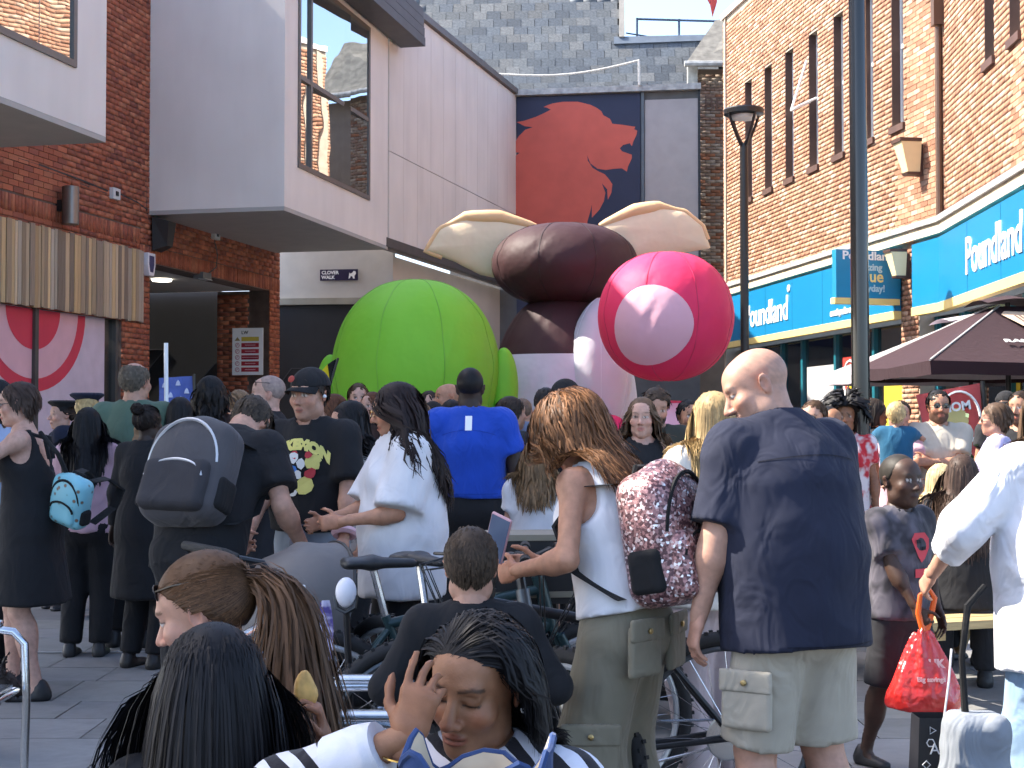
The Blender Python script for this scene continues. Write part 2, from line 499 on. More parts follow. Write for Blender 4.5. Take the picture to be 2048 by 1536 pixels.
def head_colors(V, C, R, hs, skin, browc, beard=0.0, lips=1.0, closed=False, eyes=(.05, .03, .02), beardc=None, shave=0.0):
    L = (V - C) @ R / hs
    x, y, z = L[:, 0], L[:, 1], L[:, 2]; ax = np.abs(x)
    col = np.tile(np.array(skin, float), (len(V), 1))
    def blend(mask, c):
        m = np.clip(mask, 0, 1)[:, None]
        col[:] = col * (1 - m) + np.array(c) * m
    sm = lambda a, b, t: np.clip((t - a) / (b - a), 0, 1)
    front = (y < -.04)
    red = np.array(skin) * np.array([1.08, .80, .76])
    blend(front * .7 * np.exp(-(((ax - .045) / .02) ** 2 + ((z + .025) / .02) ** 2)), red)
    blend(front * .8 * np.exp(-((x / .016) ** 2 + ((z + .030) / .012) ** 2)), red)
    blend((ax > .072) * (np.abs(z) < .045) * .5, red)
    lipc = np.array(skin) * np.array([.88, .50, .50]) if lips <= 1 else np.array([.5, .09, .09])
    blend(front * sm(1.25, .9, (x / .0235) ** 2 + ((z + .0665) / .0125) ** 2) * .85, lipc)
    blend(front * (ax < .021) * sm(.0022, .0008, np.abs(z + .0662)) * .75, np.array(skin) * .25)
    # eyes
    ex = (ax - .031) / .0155; ez = (z - .0055) / .0062
    op = front * (y < -.06)
    blend(op * sm(2.2, 1.0, ex ** 2 + ((z - .008) / .0125) ** 2) * .45, np.array(skin) * .55)
    if closed:
        blend(op * (np.abs(ax - .031) < .0165) * sm(.0030, .0012, np.abs(z - .001 + .08 * np.abs(ax - .031))), (.01, .008, .007))
    else:
        o = op * sm(1.15, .85, ex ** 2 + ez ** 2)
        blend(o, (.62, .58, .55))
        blend(o * sm(1.15, .8, ((ax - .031) / .0062) ** 2 + ((z - .0055) / .0065) ** 2), eyes)
        blend(o * sm(1.1, .7, ((ax - .031) / .003) ** 2 + ((z - .0055) / .003) ** 2), (.004, .004, .004))
        blend(op * sm(1.5, 1.1, ex ** 2 + ((z - .0055) / .0078) ** 2) * sm(.85, 1.05, ex ** 2 + ez ** 2) * (z > .0055), (.012, .009, .008))
    bz = .0285 + .006 * np.exp(-((ax - .038) / .012) ** 2)
    blend(front * (ax > .012) * (ax < .053) * sm(.0052, .0026, np.abs(z - bz)) * .85, browc)
    blend(front * sm(1.3, .6, ((ax - .0085) / .0045) ** 2 + ((z + .0415) / .003) ** 2) * (y < -.095), np.array(skin) * .2)
    if shave > 0:
        blend(shave * sm(-.004, .014, z - hairline(x, y)) * sm(.105, .07, z) * (.6 + .4 * np.sin(x * 300) * np.sin(y * 270 + z * 200)), np.array(skin) * np.array([.62, .68, .74]))
        blend(.35 * np.exp(-((x / .03) ** 2 + ((z - .10) / .03) ** 2)), np.array(skin) * np.array([1.05, .9, .85]))
    if beard > 0:
        bc = np.array(beardc if beardc is not None else browc)
        low = sm(-.040, -.055, z) * (y < .02) * (1 - sm(1.5, 1.1, (x / .0235) ** 2 + ((z + .0665) / .0125) ** 2))
        side = (ax > .05) * sm(.0, -.02, z) * (y < .005) * (y > -.05)
        must = front * (ax < .03) * (z < -.043) * (z > -.057)
        blend(np.maximum(np.maximum(low, side), must) * beard, bc)
    return np.clip(col, 0, 1)

def hand_prims(W, d, palm, curl, sc, spread=1.0, thumb=1, tcurl=0.5):
    """palm + four fingers of unequal length + thumb off the side of the palm; thumb = +1/-1 side"""
    d = nrm(d); palm = np.asarray(palm, float); palm = nrm(palm - d * palm.dot(d)); s = np.cross(d, palm)
    W = np.asarray(W, float); k = .006 * sc
    P = [limb(W - d * .03 * sc, W + d * .02 * sc, (.027 * sc, .021 * sc), (.033 * sc, .017 * sc), s, k=.01 * sc),
         limb(W + d * .02 * sc, W + d * .082 * sc, (.035 * sc, .0165 * sc), (.040 * sc, .0125 * sc), s, k=.012 * sc)]
    Ls = (.072, .082, .076, .060)
    for i, off in enumerate((.030, .0105, -.0095, -.0285)):
        b = W + d * (.084 - .007 * abs(i - 1.2)) * sc + s * off * sc * thumb
        cu = curl[i] if isinstance(curl, (tuple, list)) else curl
        ang = 0.15 + cu * 0.9
        fan = nrm(d + s * thumb * off * 3.2 * spread)
        r = .0088 * sc
        for seg, (fr, step) in enumerate(((.45, 0), (.32, cu * 1.25), (.26, cu * 0.9))):
            ang += step
            v = fan * math.cos(ang) + palm * math.sin(ang)
            e = b + v * Ls[i] * fr * sc
            P.append(limb(b, e, r, r * .91, k=k * .55)); b = e; r *= .91
    tb = W + d * .018 * sc + s * thumb * .026 * sc + palm * .006 * sc
    td = nrm(d * .62 + s * thumb * .75 + palm * .28)
    t1 = tb + td * .040 * sc
    td2 = nrm(td * (1 - .35 * tcurl) + d * .55 + palm * .5 * tcurl - s * thumb * .35 * tcurl)
    t2 = t1 + td2 * .030 * sc
    td3 = nrm(td2 + palm * .35 * tcurl - s * thumb * .3 * tcurl)
    P += [limb(tb, t1, .0135 * sc, .0105 * sc, k=.01 * sc), limb(t1, t2, .0102 * sc, .0095 * sc, k=k), limb(t2, t2 + td3 * .022 * sc, .0093 * sc, .0075 * sc, k=k)]
    return P

def locks(paths, rad, cols, centre=None):
    """paths (n, m, 3) -> tapering ribbon locks lying round the centre, one mesh"""
    n, m, _ = paths.shape
    T = np.gradient(paths, axis=1); T /= (np.linalg.norm(T, axis=2, keepdims=True) + 1e-9)
    out = paths - (np.asarray(centre) if centre is not None else paths.mean(axis=(0, 1)))
    U = np.cross(T, out); U /= (np.linalg.norm(U, axis=2, keepdims=True) + 1e-9)
    tw = np.random.RandomState(n).uniform(-.35, .35, (n, 1, 1)); W = np.cross(T, U); U = U * np.cos(tw) + W * np.sin(tw)
    tt = np.linspace(0, 1, m)
    pr = (0.3 + 0.9 * np.clip(tt / .18, 0, 1)) * (1 - np.clip((tt - .55) / .45, 0, 1) ** 2 * .85)
    r = (np.asarray(rad).reshape(-1, 1) * 1.5 * pr)[:, :, None]
    V = np.stack([paths - U * r, paths + U * r], axis=2).reshape(-1, 3)
    base = (np.arange(n)[:, None] * m + np.arange(m - 1)[None, :]) * 2
    Q = np.stack([base, base + 1, base + 3, base + 2], axis=2).reshape(-1, 4)
    C = np.repeat(cols[:, None, :], m * 2, axis=1).reshape(-1, 3)
    return V.astype(f32), Q, C
def hairline(x, y):
    """lowest z of the hair in head space"""
    return np.interp(y, [-.12, -.075, -.055, -.03, -.005, .02, .05, .09, .13], [.085, .078, .062, .045, .006, .006, -.045, -.075, -.08])

def make_hair(st, C, R, hs, colour, near, body, rg, length=None, tie=None, wave=0.0, part=0.0, volume=1.0, wind=(0, 0, 0), n=None, rad=None, thick=.010, bald=False, vary=.2, hl=None, sweep=(1.0, 1.0), nocoll=False, steps=None):
    """st: buzz / short / long / pony / bun / braids / curly -> verts, quads, colours"""
    cv = np.array(colour)
    length = length or {'short': .045, 'curly': .06, 'bun': .1}.get(st, .3)
    out = []
    g = lambda q: (np.asarray(q) * hs) @ R.T + C
    lift = {'buzz': .004, 'short': .010, 'curly': .016}.get(st, thick) * volume
    def cap(X, Y, Z):
        x, y, z = X - C[0], Y - C[1], Z - C[2]
        l = [(x * R[0, i] + y * R[1, i] + z * R[2, i]) / hs for i in range(3)]
        rx, ry, rz = .0755 + lift, .098 + lift, .086 + lift
        a, b, c = l[0] / rx, (l[1] - .016) / ry, (l[2] - .036) / rz
        k0 = np.sqrt(a * a + b * b + c * c); k1 = np.sqrt((a / rx) ** 2 + (b / ry) ** 2 + (c / rz) ** 2) + 1e-9
        d = k0 * (k0 - 1) / k1
        thr = hairline(l[0], l[1] + 0 * l[0])
        d = np.maximum(d, thr - l[2] + .004 * np.sin(l[0] * 130) * np.sin(l[1] * 90))
        if bald: d = np.maximum(d, np.sqrt((l[0] / .07) ** 2 + ((l[1] - .0) / .085) ** 2 + ((l[2] - .12) / .05) ** 2) * -.03 + .03)
        return d * hs
    hc = {0: .011, 1: .008, 2: .0055}[near]
    V, Q = surface([fun(cap, C - .16 * hs, C + .16 * hs)], hc)
    out.append((V, Q, np.tile(cv * (.9 if st != 'buzz' else 1), (len(V), 1))))
    if st == 'buzz': return out
    n = n or {0: 130, 1: 360, 2: 900}[near]
    i = np.arange(n * 3) + .5
    ph = np.arccos(1 - 2 * i / (n * 3)); th = math.pi * (1 + 5 ** .5) * i
    D = np.stack([np.cos(th) * np.sin(ph), np.sin(th) * np.sin(ph), np.cos(ph)], axis=1)
    P0 = D * np.array([.0755 + lift * .75, .098 + lift * .75, .086 + lift * .75]) + np.array([0, .016, .036])
    keep = P0[:, 2] > hairline(P0[:, 0], P0[:, 1]) + .002
    if bald: keep &= ~((((P0[:, 0] / .07) ** 2 + (P0[:, 1] / .085) ** 2 + ((P0[:, 2] - .12) / .05) ** 2)) < 1)
    P0 = P0[keep]; D = D[keep]
    P0 = P0 + rg.normal(size=P0.shape) * .003
    N = len(P0)
    down = R.T @ np.array([0, 0, -1.0])
    steps = steps or {0: 6, 1: 9, 2: 11}[near]
    sgn = np.where(P0[:, 0] > part, 1.0, -1.0)
    ln = length * rg.uniform(.78, 1.05, N)
    if st in ('short', 'curly'):
        steps = 5
        ln = length * rg.uniform(.6, 1.2, N)
        dirv = np.stack([sgn * .25, .35 * np.ones(N) * np.where(P0[:, 1] < -.03, -1 if hl == 'fringe' else .6, 1), np.where(P0[:, 2] > .07, -.1, -1.0)], axis=1)
    elif st in ('pony', 'bun'):
        tp = np.array(tie if tie is not None else (0, .125, .045))
        dirv = tp[None] - P0
    else:
        fr = np.clip((.03 - P0[:, 1]) / .06, 0, 1)
        dirv = np.stack([sgn * fr * sweep[0] + P0[:, 0] * 5 * (1 - fr), .25 + .7 * fr * sweep[1], -.25 - .9 * (1 - fr)], axis=1)
    nl = D / np.array([.0755, .098, .086]); nl /= np.linalg.norm(nl, axis=1, keepdims=True)
    dirv = dirv - nl * (dirv * nl).sum(1, keepdims=True) * (1.0 if st in ('long', 'braids') else .85)
    dirv /= np.linalg.norm(dirv, axis=1, keepdims=True) + 1e-9
    path = [P0.copy()]
    p = P0.copy(); ds = (ln / steps)[:, None]
    rnd = rg.normal(size=(N, 3)) * .25
    Rt = R.T
    jit = .8 * rg.uniform(.7, 1.3, (N, 1))
    bodyL = body
    for k in range(1, steps + 1):
        if st in ('pony', 'bun'):
            t = k / steps
            q = P0 * (1 - t) + tp * t
            dc = q - np.array([0, .016, .03])
            el = np.sqrt(((dc / np.array([.078 + lift, .100 + lift, .088 + lift])) ** 2).sum(1))
            q = np.where((el < 1)[:, None], np.array([0, .016, .03]) + dc / el[:, None], q)
            path.append(q); continue
        tgt = down[None] + rnd * (.16 + .5 * wave) + (Rt @ np.array(wind))[None] * (k / steps)
        if st == 'curly': tgt = tgt + rg.normal(size=(N, 3)) * 1.6
        if wave > 0: tgt = tgt + .8 * wave * np.stack([np.sin(k * 1.5 + P0[:, 0] * 60 + rnd[:, 0] * 3), np.cos(k * 1.4 + P0[:, 1] * 50 + rnd[:, 1] * 3), np.zeros(N)], axis=1)
        inface = (p[:, 1] < -.035) & (p[:, 2] < .06)
        tgt = tgt + inface[:, None] * np.stack([np.where(p[:, 0] > part, 1, -1) * 1.6, np.full(N, 1.9 * sweep[1]), np.zeros(N)], axis=1)
        mixk = .5 if st in ('long', 'braids') else .2
        if k <= 3 and sweep[1] > 1.5: mixk *= .34
        dirv = dirv * (1 - mixk) + tgt / (np.linalg.norm(tgt, axis=1, keepdims=True) + 1e-9) * mixk
        dirv /= np.linalg.norm(dirv, axis=1, keepdims=True) + 1e-9
        p = p + dirv * ds
        dc = p - np.array([0, .012, .03])
        rr = np.array([.078, .104, .089]) + lift * jit * volume
        el = np.sqrt(((dc / rr) ** 2).sum(1))
        p = np.where((el < 1)[:, None], np.array([0, .012, .03]) + dc / el[:, None], p)
        # cheeks and jaw
        dc = p - np.array([0, -.028, -.038]); rr2 = np.array([.075, .078, .092])
        el = np.sqrt(((dc / rr2) ** 2).sum(1)); inn = el < 1
        if inn.any(): p = np.where(inn[:, None], np.array([0, -.028, -.038]) + dc * np.array([1, 1, 1]) / el[:, None], p)
        if bodyL and not nocoll:
            wp = g(p)
            sd = eval_pts(bodyL, wp)
            bad = sd < .012
            if bad.any():
                q = wp[bad]; e = .006
                gr = np.stack([eval_pts(bodyL, q + np.eye(3)[a] * e) - eval_pts(bodyL, q - np.eye(3)[a] * e) for a in range(3)], axis=1)
                gr /= np.linalg.norm(gr, axis=1, keepdims=True) + 1e-9
                wp[bad] = q + gr * (.012 + rg.uniform(0, .014, bad.sum()) - sd[bad])[:, None]
                p = ((wp - C) @ R) / hs
                gl = gr @ R; dv = dirv[bad]; dn = (dv * gl).sum(1, keepdims=True)
                dv = dv - gl * np.minimum(dn, 0); dv = dv + (R.T @ np.array([0, .35, -.25]))[None]
                dirv[bad] = dv / (np.linalg.norm(dv, axis=1, keepdims=True) + 1e-9)
        path.append(p.copy())
    path = np.stack(path, axis=1)
    rd = rad or {0: .0062, 1: .0036, 2: .0021}[near]
    if st == 'braids': rd = rad or .008
    cols = cv[None] * (1 + vary * rg.normal(size=(N, 1))).clip(.4, 2.2)
    wpth = g(path.reshape(-1, 3)).reshape(path.shape)
    out.append(locks(wpth, rd * hs * rg.uniform(.7, 1.3, N), cols, C))
    if st in ('pony', 'bun'):
        tw = g(tp)
        back = R @ np.array([0, 1, 0])
        m = {0: 60, 1: 170, 2: 2200}[near]; S2 = 12
        o = rg.normal(size=(m, 3)) * .010 * hs
        pos = tw + o; PP = [pos.copy()]
        if st == 'pony':
            v = back[None] * 1.0 + np.array([0, 0, .15]) + rg.normal(size=(m, 3)) * .10 + np.array(wind)[None] * .4
            L2 = length * rg.uniform(.7, 1.05, m) / S2
            sw = rg.uniform(0, 6.28, m)
            for k in range(S2):
                v = v * .62 + (np.array([0, 0, -1.0]) + np.array(wind))[None] * .38 + .10 * wave * np.stack([np.sin(k * .8 + sw * .25), np.cos(k * .7 + sw * .25), np.zeros(m)], axis=1)
                v = v / np.linalg.norm(v, axis=1, keepdims=True)
                pos = pos + v * L2[:, None]
                spread = .0025 * (1 - abs(k / S2 - .4)) * volume
                pos = pos + o * spread / .010 / hs
                if bodyL:
                    sd = eval_pts(bodyL, pos); bad = sd < .015
                    if bad.any():
                        q = pos[bad]; e = .006
                        gr = np.stack([eval_pts(bodyL, q + np.eye(3)[a] * e) - eval_pts(bodyL, q - np.eye(3)[a] * e) for a in range(3)], axis=1)
                        gr /= np.linalg.norm(gr, axis=1, keepdims=True) + 1e-9
                        pos[bad] = q + gr * (.015 + rg.uniform(0, .02, bad.sum()) - sd[bad])[:, None]
                PP.append(pos.copy())
        else:
            bc = tw + back * .03 * hs
            for k in range(S2):
                an = k * .75 + rg.uniform(0, 6.28, m) * (k == 0)
                a2 = o[:, 0] * 300 + k * .6; b2 = o[:, 1] * 300 + k * .35
                PP.append(bc + .036 * hs * np.stack([np.cos(a2) * np.sin(b2), np.sin(a2) * np.sin(b2), np.cos(b2)], axis=1))
        PP = np.stack(PP, axis=1)
        out.append(locks(PP, rd * 1.1 * rg.uniform(.7, 1.3, m), cv[None] * (1 + vary * rg.normal(size=(m, 1))).clip(.4, 2.2)))
    return out

def join(parts):
    V, Q, C = [], [], []; n = 0
    for v, q, c in parts:
        V.append(v); Q.append(q + n); C.append(c); n += len(v)
    return np.concatenate(V), np.concatenate(Q), np.concatenate(C)

PEOPLE = {}
def person(label, px, d, H=1.7, yaw=0.0, sex='f', w=1.0, skin='fair', lean=0.0, side=0.0, hip=None, feet=None, hands=(None, None), poles=(None, None),
           palms=(None, None), curl=(.35, .35), hyaw=0.0, hpitch=0.0, hroll=0.0, hs=1.0, hair=None, haircol='dark', top=None, bottom=None, shoes=(.02, .02, .022),
           beard=0.0, brow=None, closed=False, glasses=None, hat=None, group='people in the crowd', near=None, x=None, z0=0.0, seed=None, belly=0.0, skinmul=1.0, lips=1.0, turn=0.0, jaw=1.0, armw=1.0, nose=1.0, cat='person', shave=0.0):
    s = H / 1.75
    seed = seed if seed is not None else (int(px * 7 + d * 131) % 9973)
    rg = np.random.RandomState(seed)
    if near is None: near = 2 if d < 5.2 else (1 if d < 9.6 else 0)
    hb = {0: .031, 1: .020, 2: .0165}[near]
    X0 = GX(px, d) if x is None else x
    root = empty('person', (X0, d, z0), math.radians(yaw), label, cat, group)
    skinc = np.array(SKIN[skin] if isinstance(skin, str) else skin) * skinmul
    hcol = HAIRC[haircol] if isinstance(haircol, str) else haircol
    male = sex == 'm'
    hipz = (hip if hip is not None else .93) * s
    Rs = Rx(math.radians(lean)) @ Ry(math.radians(side))       # forward (-Y) lean, sideways lean
    up = Rs @ np.array([0, 0, 1.0]); rt = Rs @ np.array([1.0, 0, 0]); rt = Rz(math.radians(turn)) @ rt
    fw = np.cross(up, rt) * -1.0
    fw = nrm(np.cross(rt, up)) * -1 if np.dot(np.cross(rt, up), np.array([0, -1, 0])) < 0 else nrm(np.cross(rt, up))
    pel = np.array([0, 0, hipz])
    Rm = Rx(math.radians(lean * .5)) @ Ry(math.radians(side * .5))
    wai = pel + Rm @ np.array([0, 0, .15 * s])
    che = wai + up * .20 * s
    nek = che + up * .192 * s
    shw = (.178 if male else .155) * s * (0.9 + .1 * w)
    sh = [che + up * .142 * s + rt * shw * q for q in (-1, 1)]
    # head
    Rh = Rs @ Rz(math.radians(hyaw)) @ Rx(math.radians(hpitch - lean * .75)) @ Ry(math.radians(hroll)) if True else None
    hsz = hs * s * (1.0 if male else .965)
    C = nek + up * .040 * s + Rh @ np.array([0, -.016, .105]) * hsz
    # limbs
    l1, l2 = .285 * s, .255 * s
    arms = []
    for i, q in enumerate((-1, 1)):
        T = hands[i]
        if T is None: T = sh[i] + np.array([q * .07, -.07, -.525]) * s
        else: T = np.array(T, float)
        pole = poles[i] if poles[i] is not None else (q * .35, .9, -.15)
        E, Wp = ik(sh[i], T, l1, l2, pole)
        arms.append((sh[i], E, Wp))
    fe = feet or ((-.10, 0.0), (.10, 0.0))
    legs = []
    for i, q in enumerate((-1, 1)):
        hp = pel + np.array([q * .080 * s, 0, -.02 * s])
        an = np.array([fe[i][0] * s, fe[i][1] * s + .03 * s, (fe[i][2] if len(fe[i]) > 2 else .085) * s])
        K, an = ik(hp, an, .425 * s, .415 * s, (q * .08, -1, .05))
        legs.append((hp, K, an))
    ww = w; wl = math.sqrt(w)
    rp = (.160 if not male else .152); rw = (.122 if not male else .140); rc = (.142 if not male else .160)
    TOR = [(pel - np.array([0, 0, .03 * s]), rp * ww, .108 * ww), (wai, rw * ww, .092 * ww + belly), (che, rc * ww, .108 * ww + belly * .3), (che + up * .095 * s, rc * .90 * (.5 + .5 * ww), .090 * ww), (che + up * .175 * s, .078 * (.6 + .4 * ww), .058 * ww)]
    def torso(off, k=.04, lo=0):
        P = []
        for (a, ax_, ay_), (b, bx, by) in list(zip(TOR, TOR[1:]))[lo:]:
            P.append(limb(a, b, ((ax_ * s + off), (ay_ * s + off)), ((bx * s + off), (by * s + off)), rt, k=k))
        return P
    def shoulders(off):
        P = []
        for S, E, Wp in arms:
            P.append(limb(nek - up * .035 * s, S, (.040 * s + off * .6), (.046 * s * armw + off * .7), k=.05 * s))
        if not male and hs < 1.08:
            for q in (-1, 1): P.append(ell(che + rt * q * .066 * s + fw * (.072 * s * ww + off * .4) + up * .015 * s, .058 * s + off * .55, k=.05))
        return P
    nr = (.056 if male else .047) * s * (0.75 + .25 * ww)
    B = torso(0) + shoulders(0)
    for i, (S, E, Wp) in enumerate(arms):
        a = armw * (1 if male else .88) * (0.7 + .3 * ww)
        B += [ell(S + (E - S) * .08, .056 * s * a, k=.04), limb(S, E, .050 * s * a, .040 * s * a, k=.02), limb(E, Wp, .042 * s * a, .027 * s * (0.8 + .2 * a), k=.02),
              ell(E + (Wp - E) * .25, .045 * s * a, k=.03)]
    for hp, K, an in legs:
        B += [limb(hp, K, .084 * s * wl, .056 * s * wl, k=.03), limb(K, an, .054 * s * wl, .036 * s, k=.02), ell(K + (an - K) * .32 + np.array([0, .018 * s, 0]), (.056 * s * wl, .058 * s * wl, .12 * s), k=.03),
              limb(an + np.array([0, .03, -.035]) * s, an + np.array([0, -.13, -.055]) * s, (.036 * s, .03 * s), (.042 * s, .022 * s), k=.03)]
    B.append(limb(nek - up * .05 * s, C + Rh @ np.array([0, .018, -.05]) * hsz, nr * 1.12, nr, k=.035))
    Vb, Qb = surface(B, hb)
    cb = np.tile(skinc, (len(Vb), 1))
    parts = [(Vb, Qb, cb)]
    hh = {0: .0115, 1: .0075, 2: .005}[near]
    HP = head_prims(C, Rh, hsz, sex, nose, closed, jaw) + [limb(C + Rh @ np.array([0, .018, -.055]) * hsz, nek - up * .01 * s, nr * .98, nr * 1.05, k=.03)]
    Vh, Qh = surface(HP, hh if d > 3.2 else .0032)
    bc = brow if brow is not None else np.array(hcol) * .7 + np.array(skinc) * .12
    parts.append((Vh, Qh, head_colors(Vh, C, Rh, hsz, skinc, bc, beard, lips, closed, beardc=hcol, shave=shave)))
    for i, (S, E, Wp) in enumerate(arms):
        dv = nrm(Wp - E)
        q = (-1, 1)[i]
        pn = palms[i] if palms[i] is not None else (-q * .9, .25, 0)
        hd = dv
        if palms[i] is not None and len(palms[i]) == 2: hd, pn = nrm(palms[i][0]), palms[i][1]
        pn = np.array(pn, float)
        pe = nrm(pn - hd * pn.dot(hd)); sv = np.cross(hd, pe)
        th = 1 if sv.dot(np.array([0, -1, .3])) > 0 else -1
        # thumb on the anatomically right side
        th = -q if True else th
        Vk, Qk = surface(hand_prims(Wp, hd, pn, curl[i], s * (1 if male else .92) * (1.05 if hs > 1.05 else 1), thumb=th), .0108 if near == 0 else (.0086 if near == 1 else .0058))
        parts.append((Vk, Qk, np.tile(skinc * np.array([1.02, .95, .93]), (len(Vk), 1))))
    V, Q, Cc = join(parts)
    body = mk('body', V, Q, M_SKIN, root, True, Cc)
    info = dict(root=root, C=C, R=Rh, hs=hsz, arms=arms, legs=legs, pel=pel, che=che, nek=nek, up=up, rt=rt, fw=fw, s=s, TOR=TOR, sh=sh, near=near, wai=wai)
    # ---------------- clothes
    def put(name, prims, m, post=None, h=None, inner=None, clipf=None):
        V, Q = surface(prims, h or {0: .022, 1: .0155, 2: .0105}[near], post)
        return mk(name, V, Q, m, root, True)
    for tp in ([top] if isinstance(top, dict) else (top or [])):
        off = tp.get('off', .016) ; hem = tp.get('hem', -.06) * s; sl = tp.get('sl', .55); fit = tp.get('fit', .5)
        P = torso(off, .05, 1)
        hx = max(TOR[1][1], TOR[2][1] * (.88 + .12 * fit)) * s + off + .012 * fit; hy = max(TOR[1][2], TOR[2][2] * .9) * s + off + .012 * fit + .02 * fit * s
        bot = pel + up * 0 + np.array([0, 0, hem]) + Rm @ np.array([0, 0, 0])
        px_ = max(hx, TOR[0][1] * s + off + .008, (.080 + .090 * wl) * s + off + .014); py_ = max(hy, TOR[0][2] * s + off + .010, .115 * s * wl + off + .02)
        fl = tp.get('flare', 1.0)
        P.append(limb(che - up * .02, wai, (TOR[2][1] * s + off, TOR[2][2] * s + off + belly * .5), (hx, hy), rt, k=.05))
        P.append(limb(wai + up * .05, bot, (hx, hy), (px_ * fl, py_ * fl), rt, k=.03, flat=1))
        lr = max(tp.get('sr', .066) * s * (0.75 + .25 * armw) * (0.8 + .2 * ww), .057 * s * armw * (1 if male else .88) * (0.7 + .3 * ww) + .013)
        carve = []
        if sl > 0:
            P += shoulders(off + .006)
            for S, E, Wp in arms: P.append(ell(S + (E - S) * .08, .057 * s * armw * (1 if male else .88) * (0.7 + .3 * ww) + .014, k=.03))
            for S, E, Wp in arms:
                if sl <= 1:
                    e = S + (E - S) * sl
                    P.append(limb(S, e, lr * .96, lr * (.98 + .10 * fit), k=.03, flat=1))
                else:
                    e = E + (Wp - E) * (sl - 1)
                    P.append(limb(S, E, lr * .96, lr * .82, k=.03)); P.append(limb(E, e, lr * .82, lr * tp.get('cuff', .62), k=.03, flat=1))
        else:
            P += [limb(che + up * .08 * s + rt * q * .085 * s, nek - up * .030 * s + rt * q * .085 * s, (.030 * s, .085 * s), (.022 * s, .050 * s + off), rt, k=.03) for q in (-1, 1)]
            P += shoulders(off)[2:3] * 0 + [p_ for p_ in shoulders(off) if p_['t'] == 'ell']
            for i, (S, E, Wp) in enumerate(arms):
                q = (-1, 1)[i]
                carve.append(ell(S + rt * q * .03 * s - up * .02 * s, (.075 * s, .12 * s, .13 * s), np.stack([rt, fw, up], axis=1), k=.01, op='s'))
        # neck opening
        nd = tp.get('neck', .07)
        carve.append(limb(nek + up * .012 * s + fw * .010 * s, nek + up * .14 * s, nd * s, nd * 1.1 * s, k=.006, op='s'))
        if tp.get('scoop'): carve.append(ell(nek + fw * .06 * s, (.075 * s, .08 * s, tp['scoop'] * s), np.stack([rt, fw, up], axis=1), k=.008, op='s'))
        if tp.get('lowback'):
            carve.append(ell(che + up * .12 * s - fw * .13 * s, (.11 * s, .10 * s, .17 * s), np.stack([rt, fw, up], axis=1), k=.02, op='s'))
            carve.append(ell(che + up * .21 * s + fw * .10 * s, (.10 * s, .12 * s, .10 * s), np.stack([rt, fw, up], axis=1), k=.02, op='s'))
        sk = tp.get('skirt')
        if sk:
            e = pel + np.array([0, 0, -sk[0] * s])
            P.append(limb(wai + up * .02, pel, (hx * .98, hy * .98), (px_, py_), rt, k=.05)); P.append(limb(pel + up * .05, e, (px_, py_), (px_ * sk[1], py_ * sk[1] * 1.1), rt, k=.04, flat=1))
        wr = wrinkle(seed + 5, tp.get('wr', .0055), tp.get('wf', 15), tp.get('ws', (1, 1, .8)))
        o = put(tp.get('name', 'shirt'), P + carve, tp['m'], wr)
        info[tp.get('name', 'shirt')] = o
        if tp.get('collar'):
            cm = MB()
            for lvl in (0,):
                n_ = 20; ring = []
                for k_ in range(n_ + 1):
                    an = -2.6 + 5.2 * k_ / n_
                    ring.append(nek + up * (.018 + .012 * math.cos(an)) * s + rt * math.sin(an) * .074 * s - fw * math.cos(an) * .072 * s + up * .0)
                Vv = []
                for p_ in ring:
                    out_ = nrm(p_ - nek - up * np.dot(p_ - nek, up))
                    Vv += [p_ - up * .030 * s + out_ * .012 * s, p_ + up * .016 * s + out_ * .004 * s, p_ + up * .016 * s - out_ * .004 * s, p_ - up * .02 * s - out_ * .004 * s]
                Fq = []
                for k_ in range(n_):
                    for c_ in range(4):
                        Fq.append((k_ * 4 + c_, k_ * 4 + (c_ + 1) % 4, (k_ + 1) * 4 + (c_ + 1) % 4, (k_ + 1) * 4 + c_))
                cm.add(Vv, Fq)
            cm.build('collar', tp['m'], o, True)
    if bottom:
        bt = bottom; ln = bt.get('len', 1.96); off = bt.get('off', .016)
        P = [limb(pel + up * .07 * s, pel - np.array([0, 0, .03 * s]), (TOR[1][1] * s * 1.02 + off, TOR[1][2] * s + off + .008), (TOR[0][1] * s + off, TOR[0][2] * s + off + .006), rt, k=.03, flat=2)]
        carve = []
        if bt.get('skirt'):
            e = pel + np.array([0, 0, -bt['skirt'][0] * s]); rr = (TOR[0][1] * s + off) * bt['skirt'][1]
            P.append(limb(pel, e, (TOR[0][1] * s + off, TOR[0][2] * s + off), (rr, rr * .8), rt, k=.04, flat=1))
        else:
            for hp, K, an in legs:
                r0 = .088 * s * wl + off * .6; r1 = bt.get('knee', .062) * s * wl + off; r2 = bt.get('ankle', .046) * s + off
                if ln <= 1:
                    e = hp + (K - hp) * ln; re = r0 + (r1 * 1.12 - r0) * ln
                    P.append(limb(hp, e, r0, re, k=.025, flat=1))
                else:
                    e = K + (an - K) * (ln - 1)
                    P.append(limb(hp, K, r0, r1, k=.025)); P.append(limb(K, e, r1, r1 + (r2 - r1) * (ln - 1), k=.03, flat=1))
                P.append(ell(hp + np.array([0, .050 * s, -.01 * s]), (.080 * s * wl, .070 * s * wl, .10 * s), k=.04))
        o = put(bt.get('name', 'trousers'), P + carve, bt['m'], wrinkle(seed + 9, bt.get('wr', .005), 13, (1, 1, .7)), {0: .03, 1: .02, 2: .0135}[near])
        info['bottom'] = o
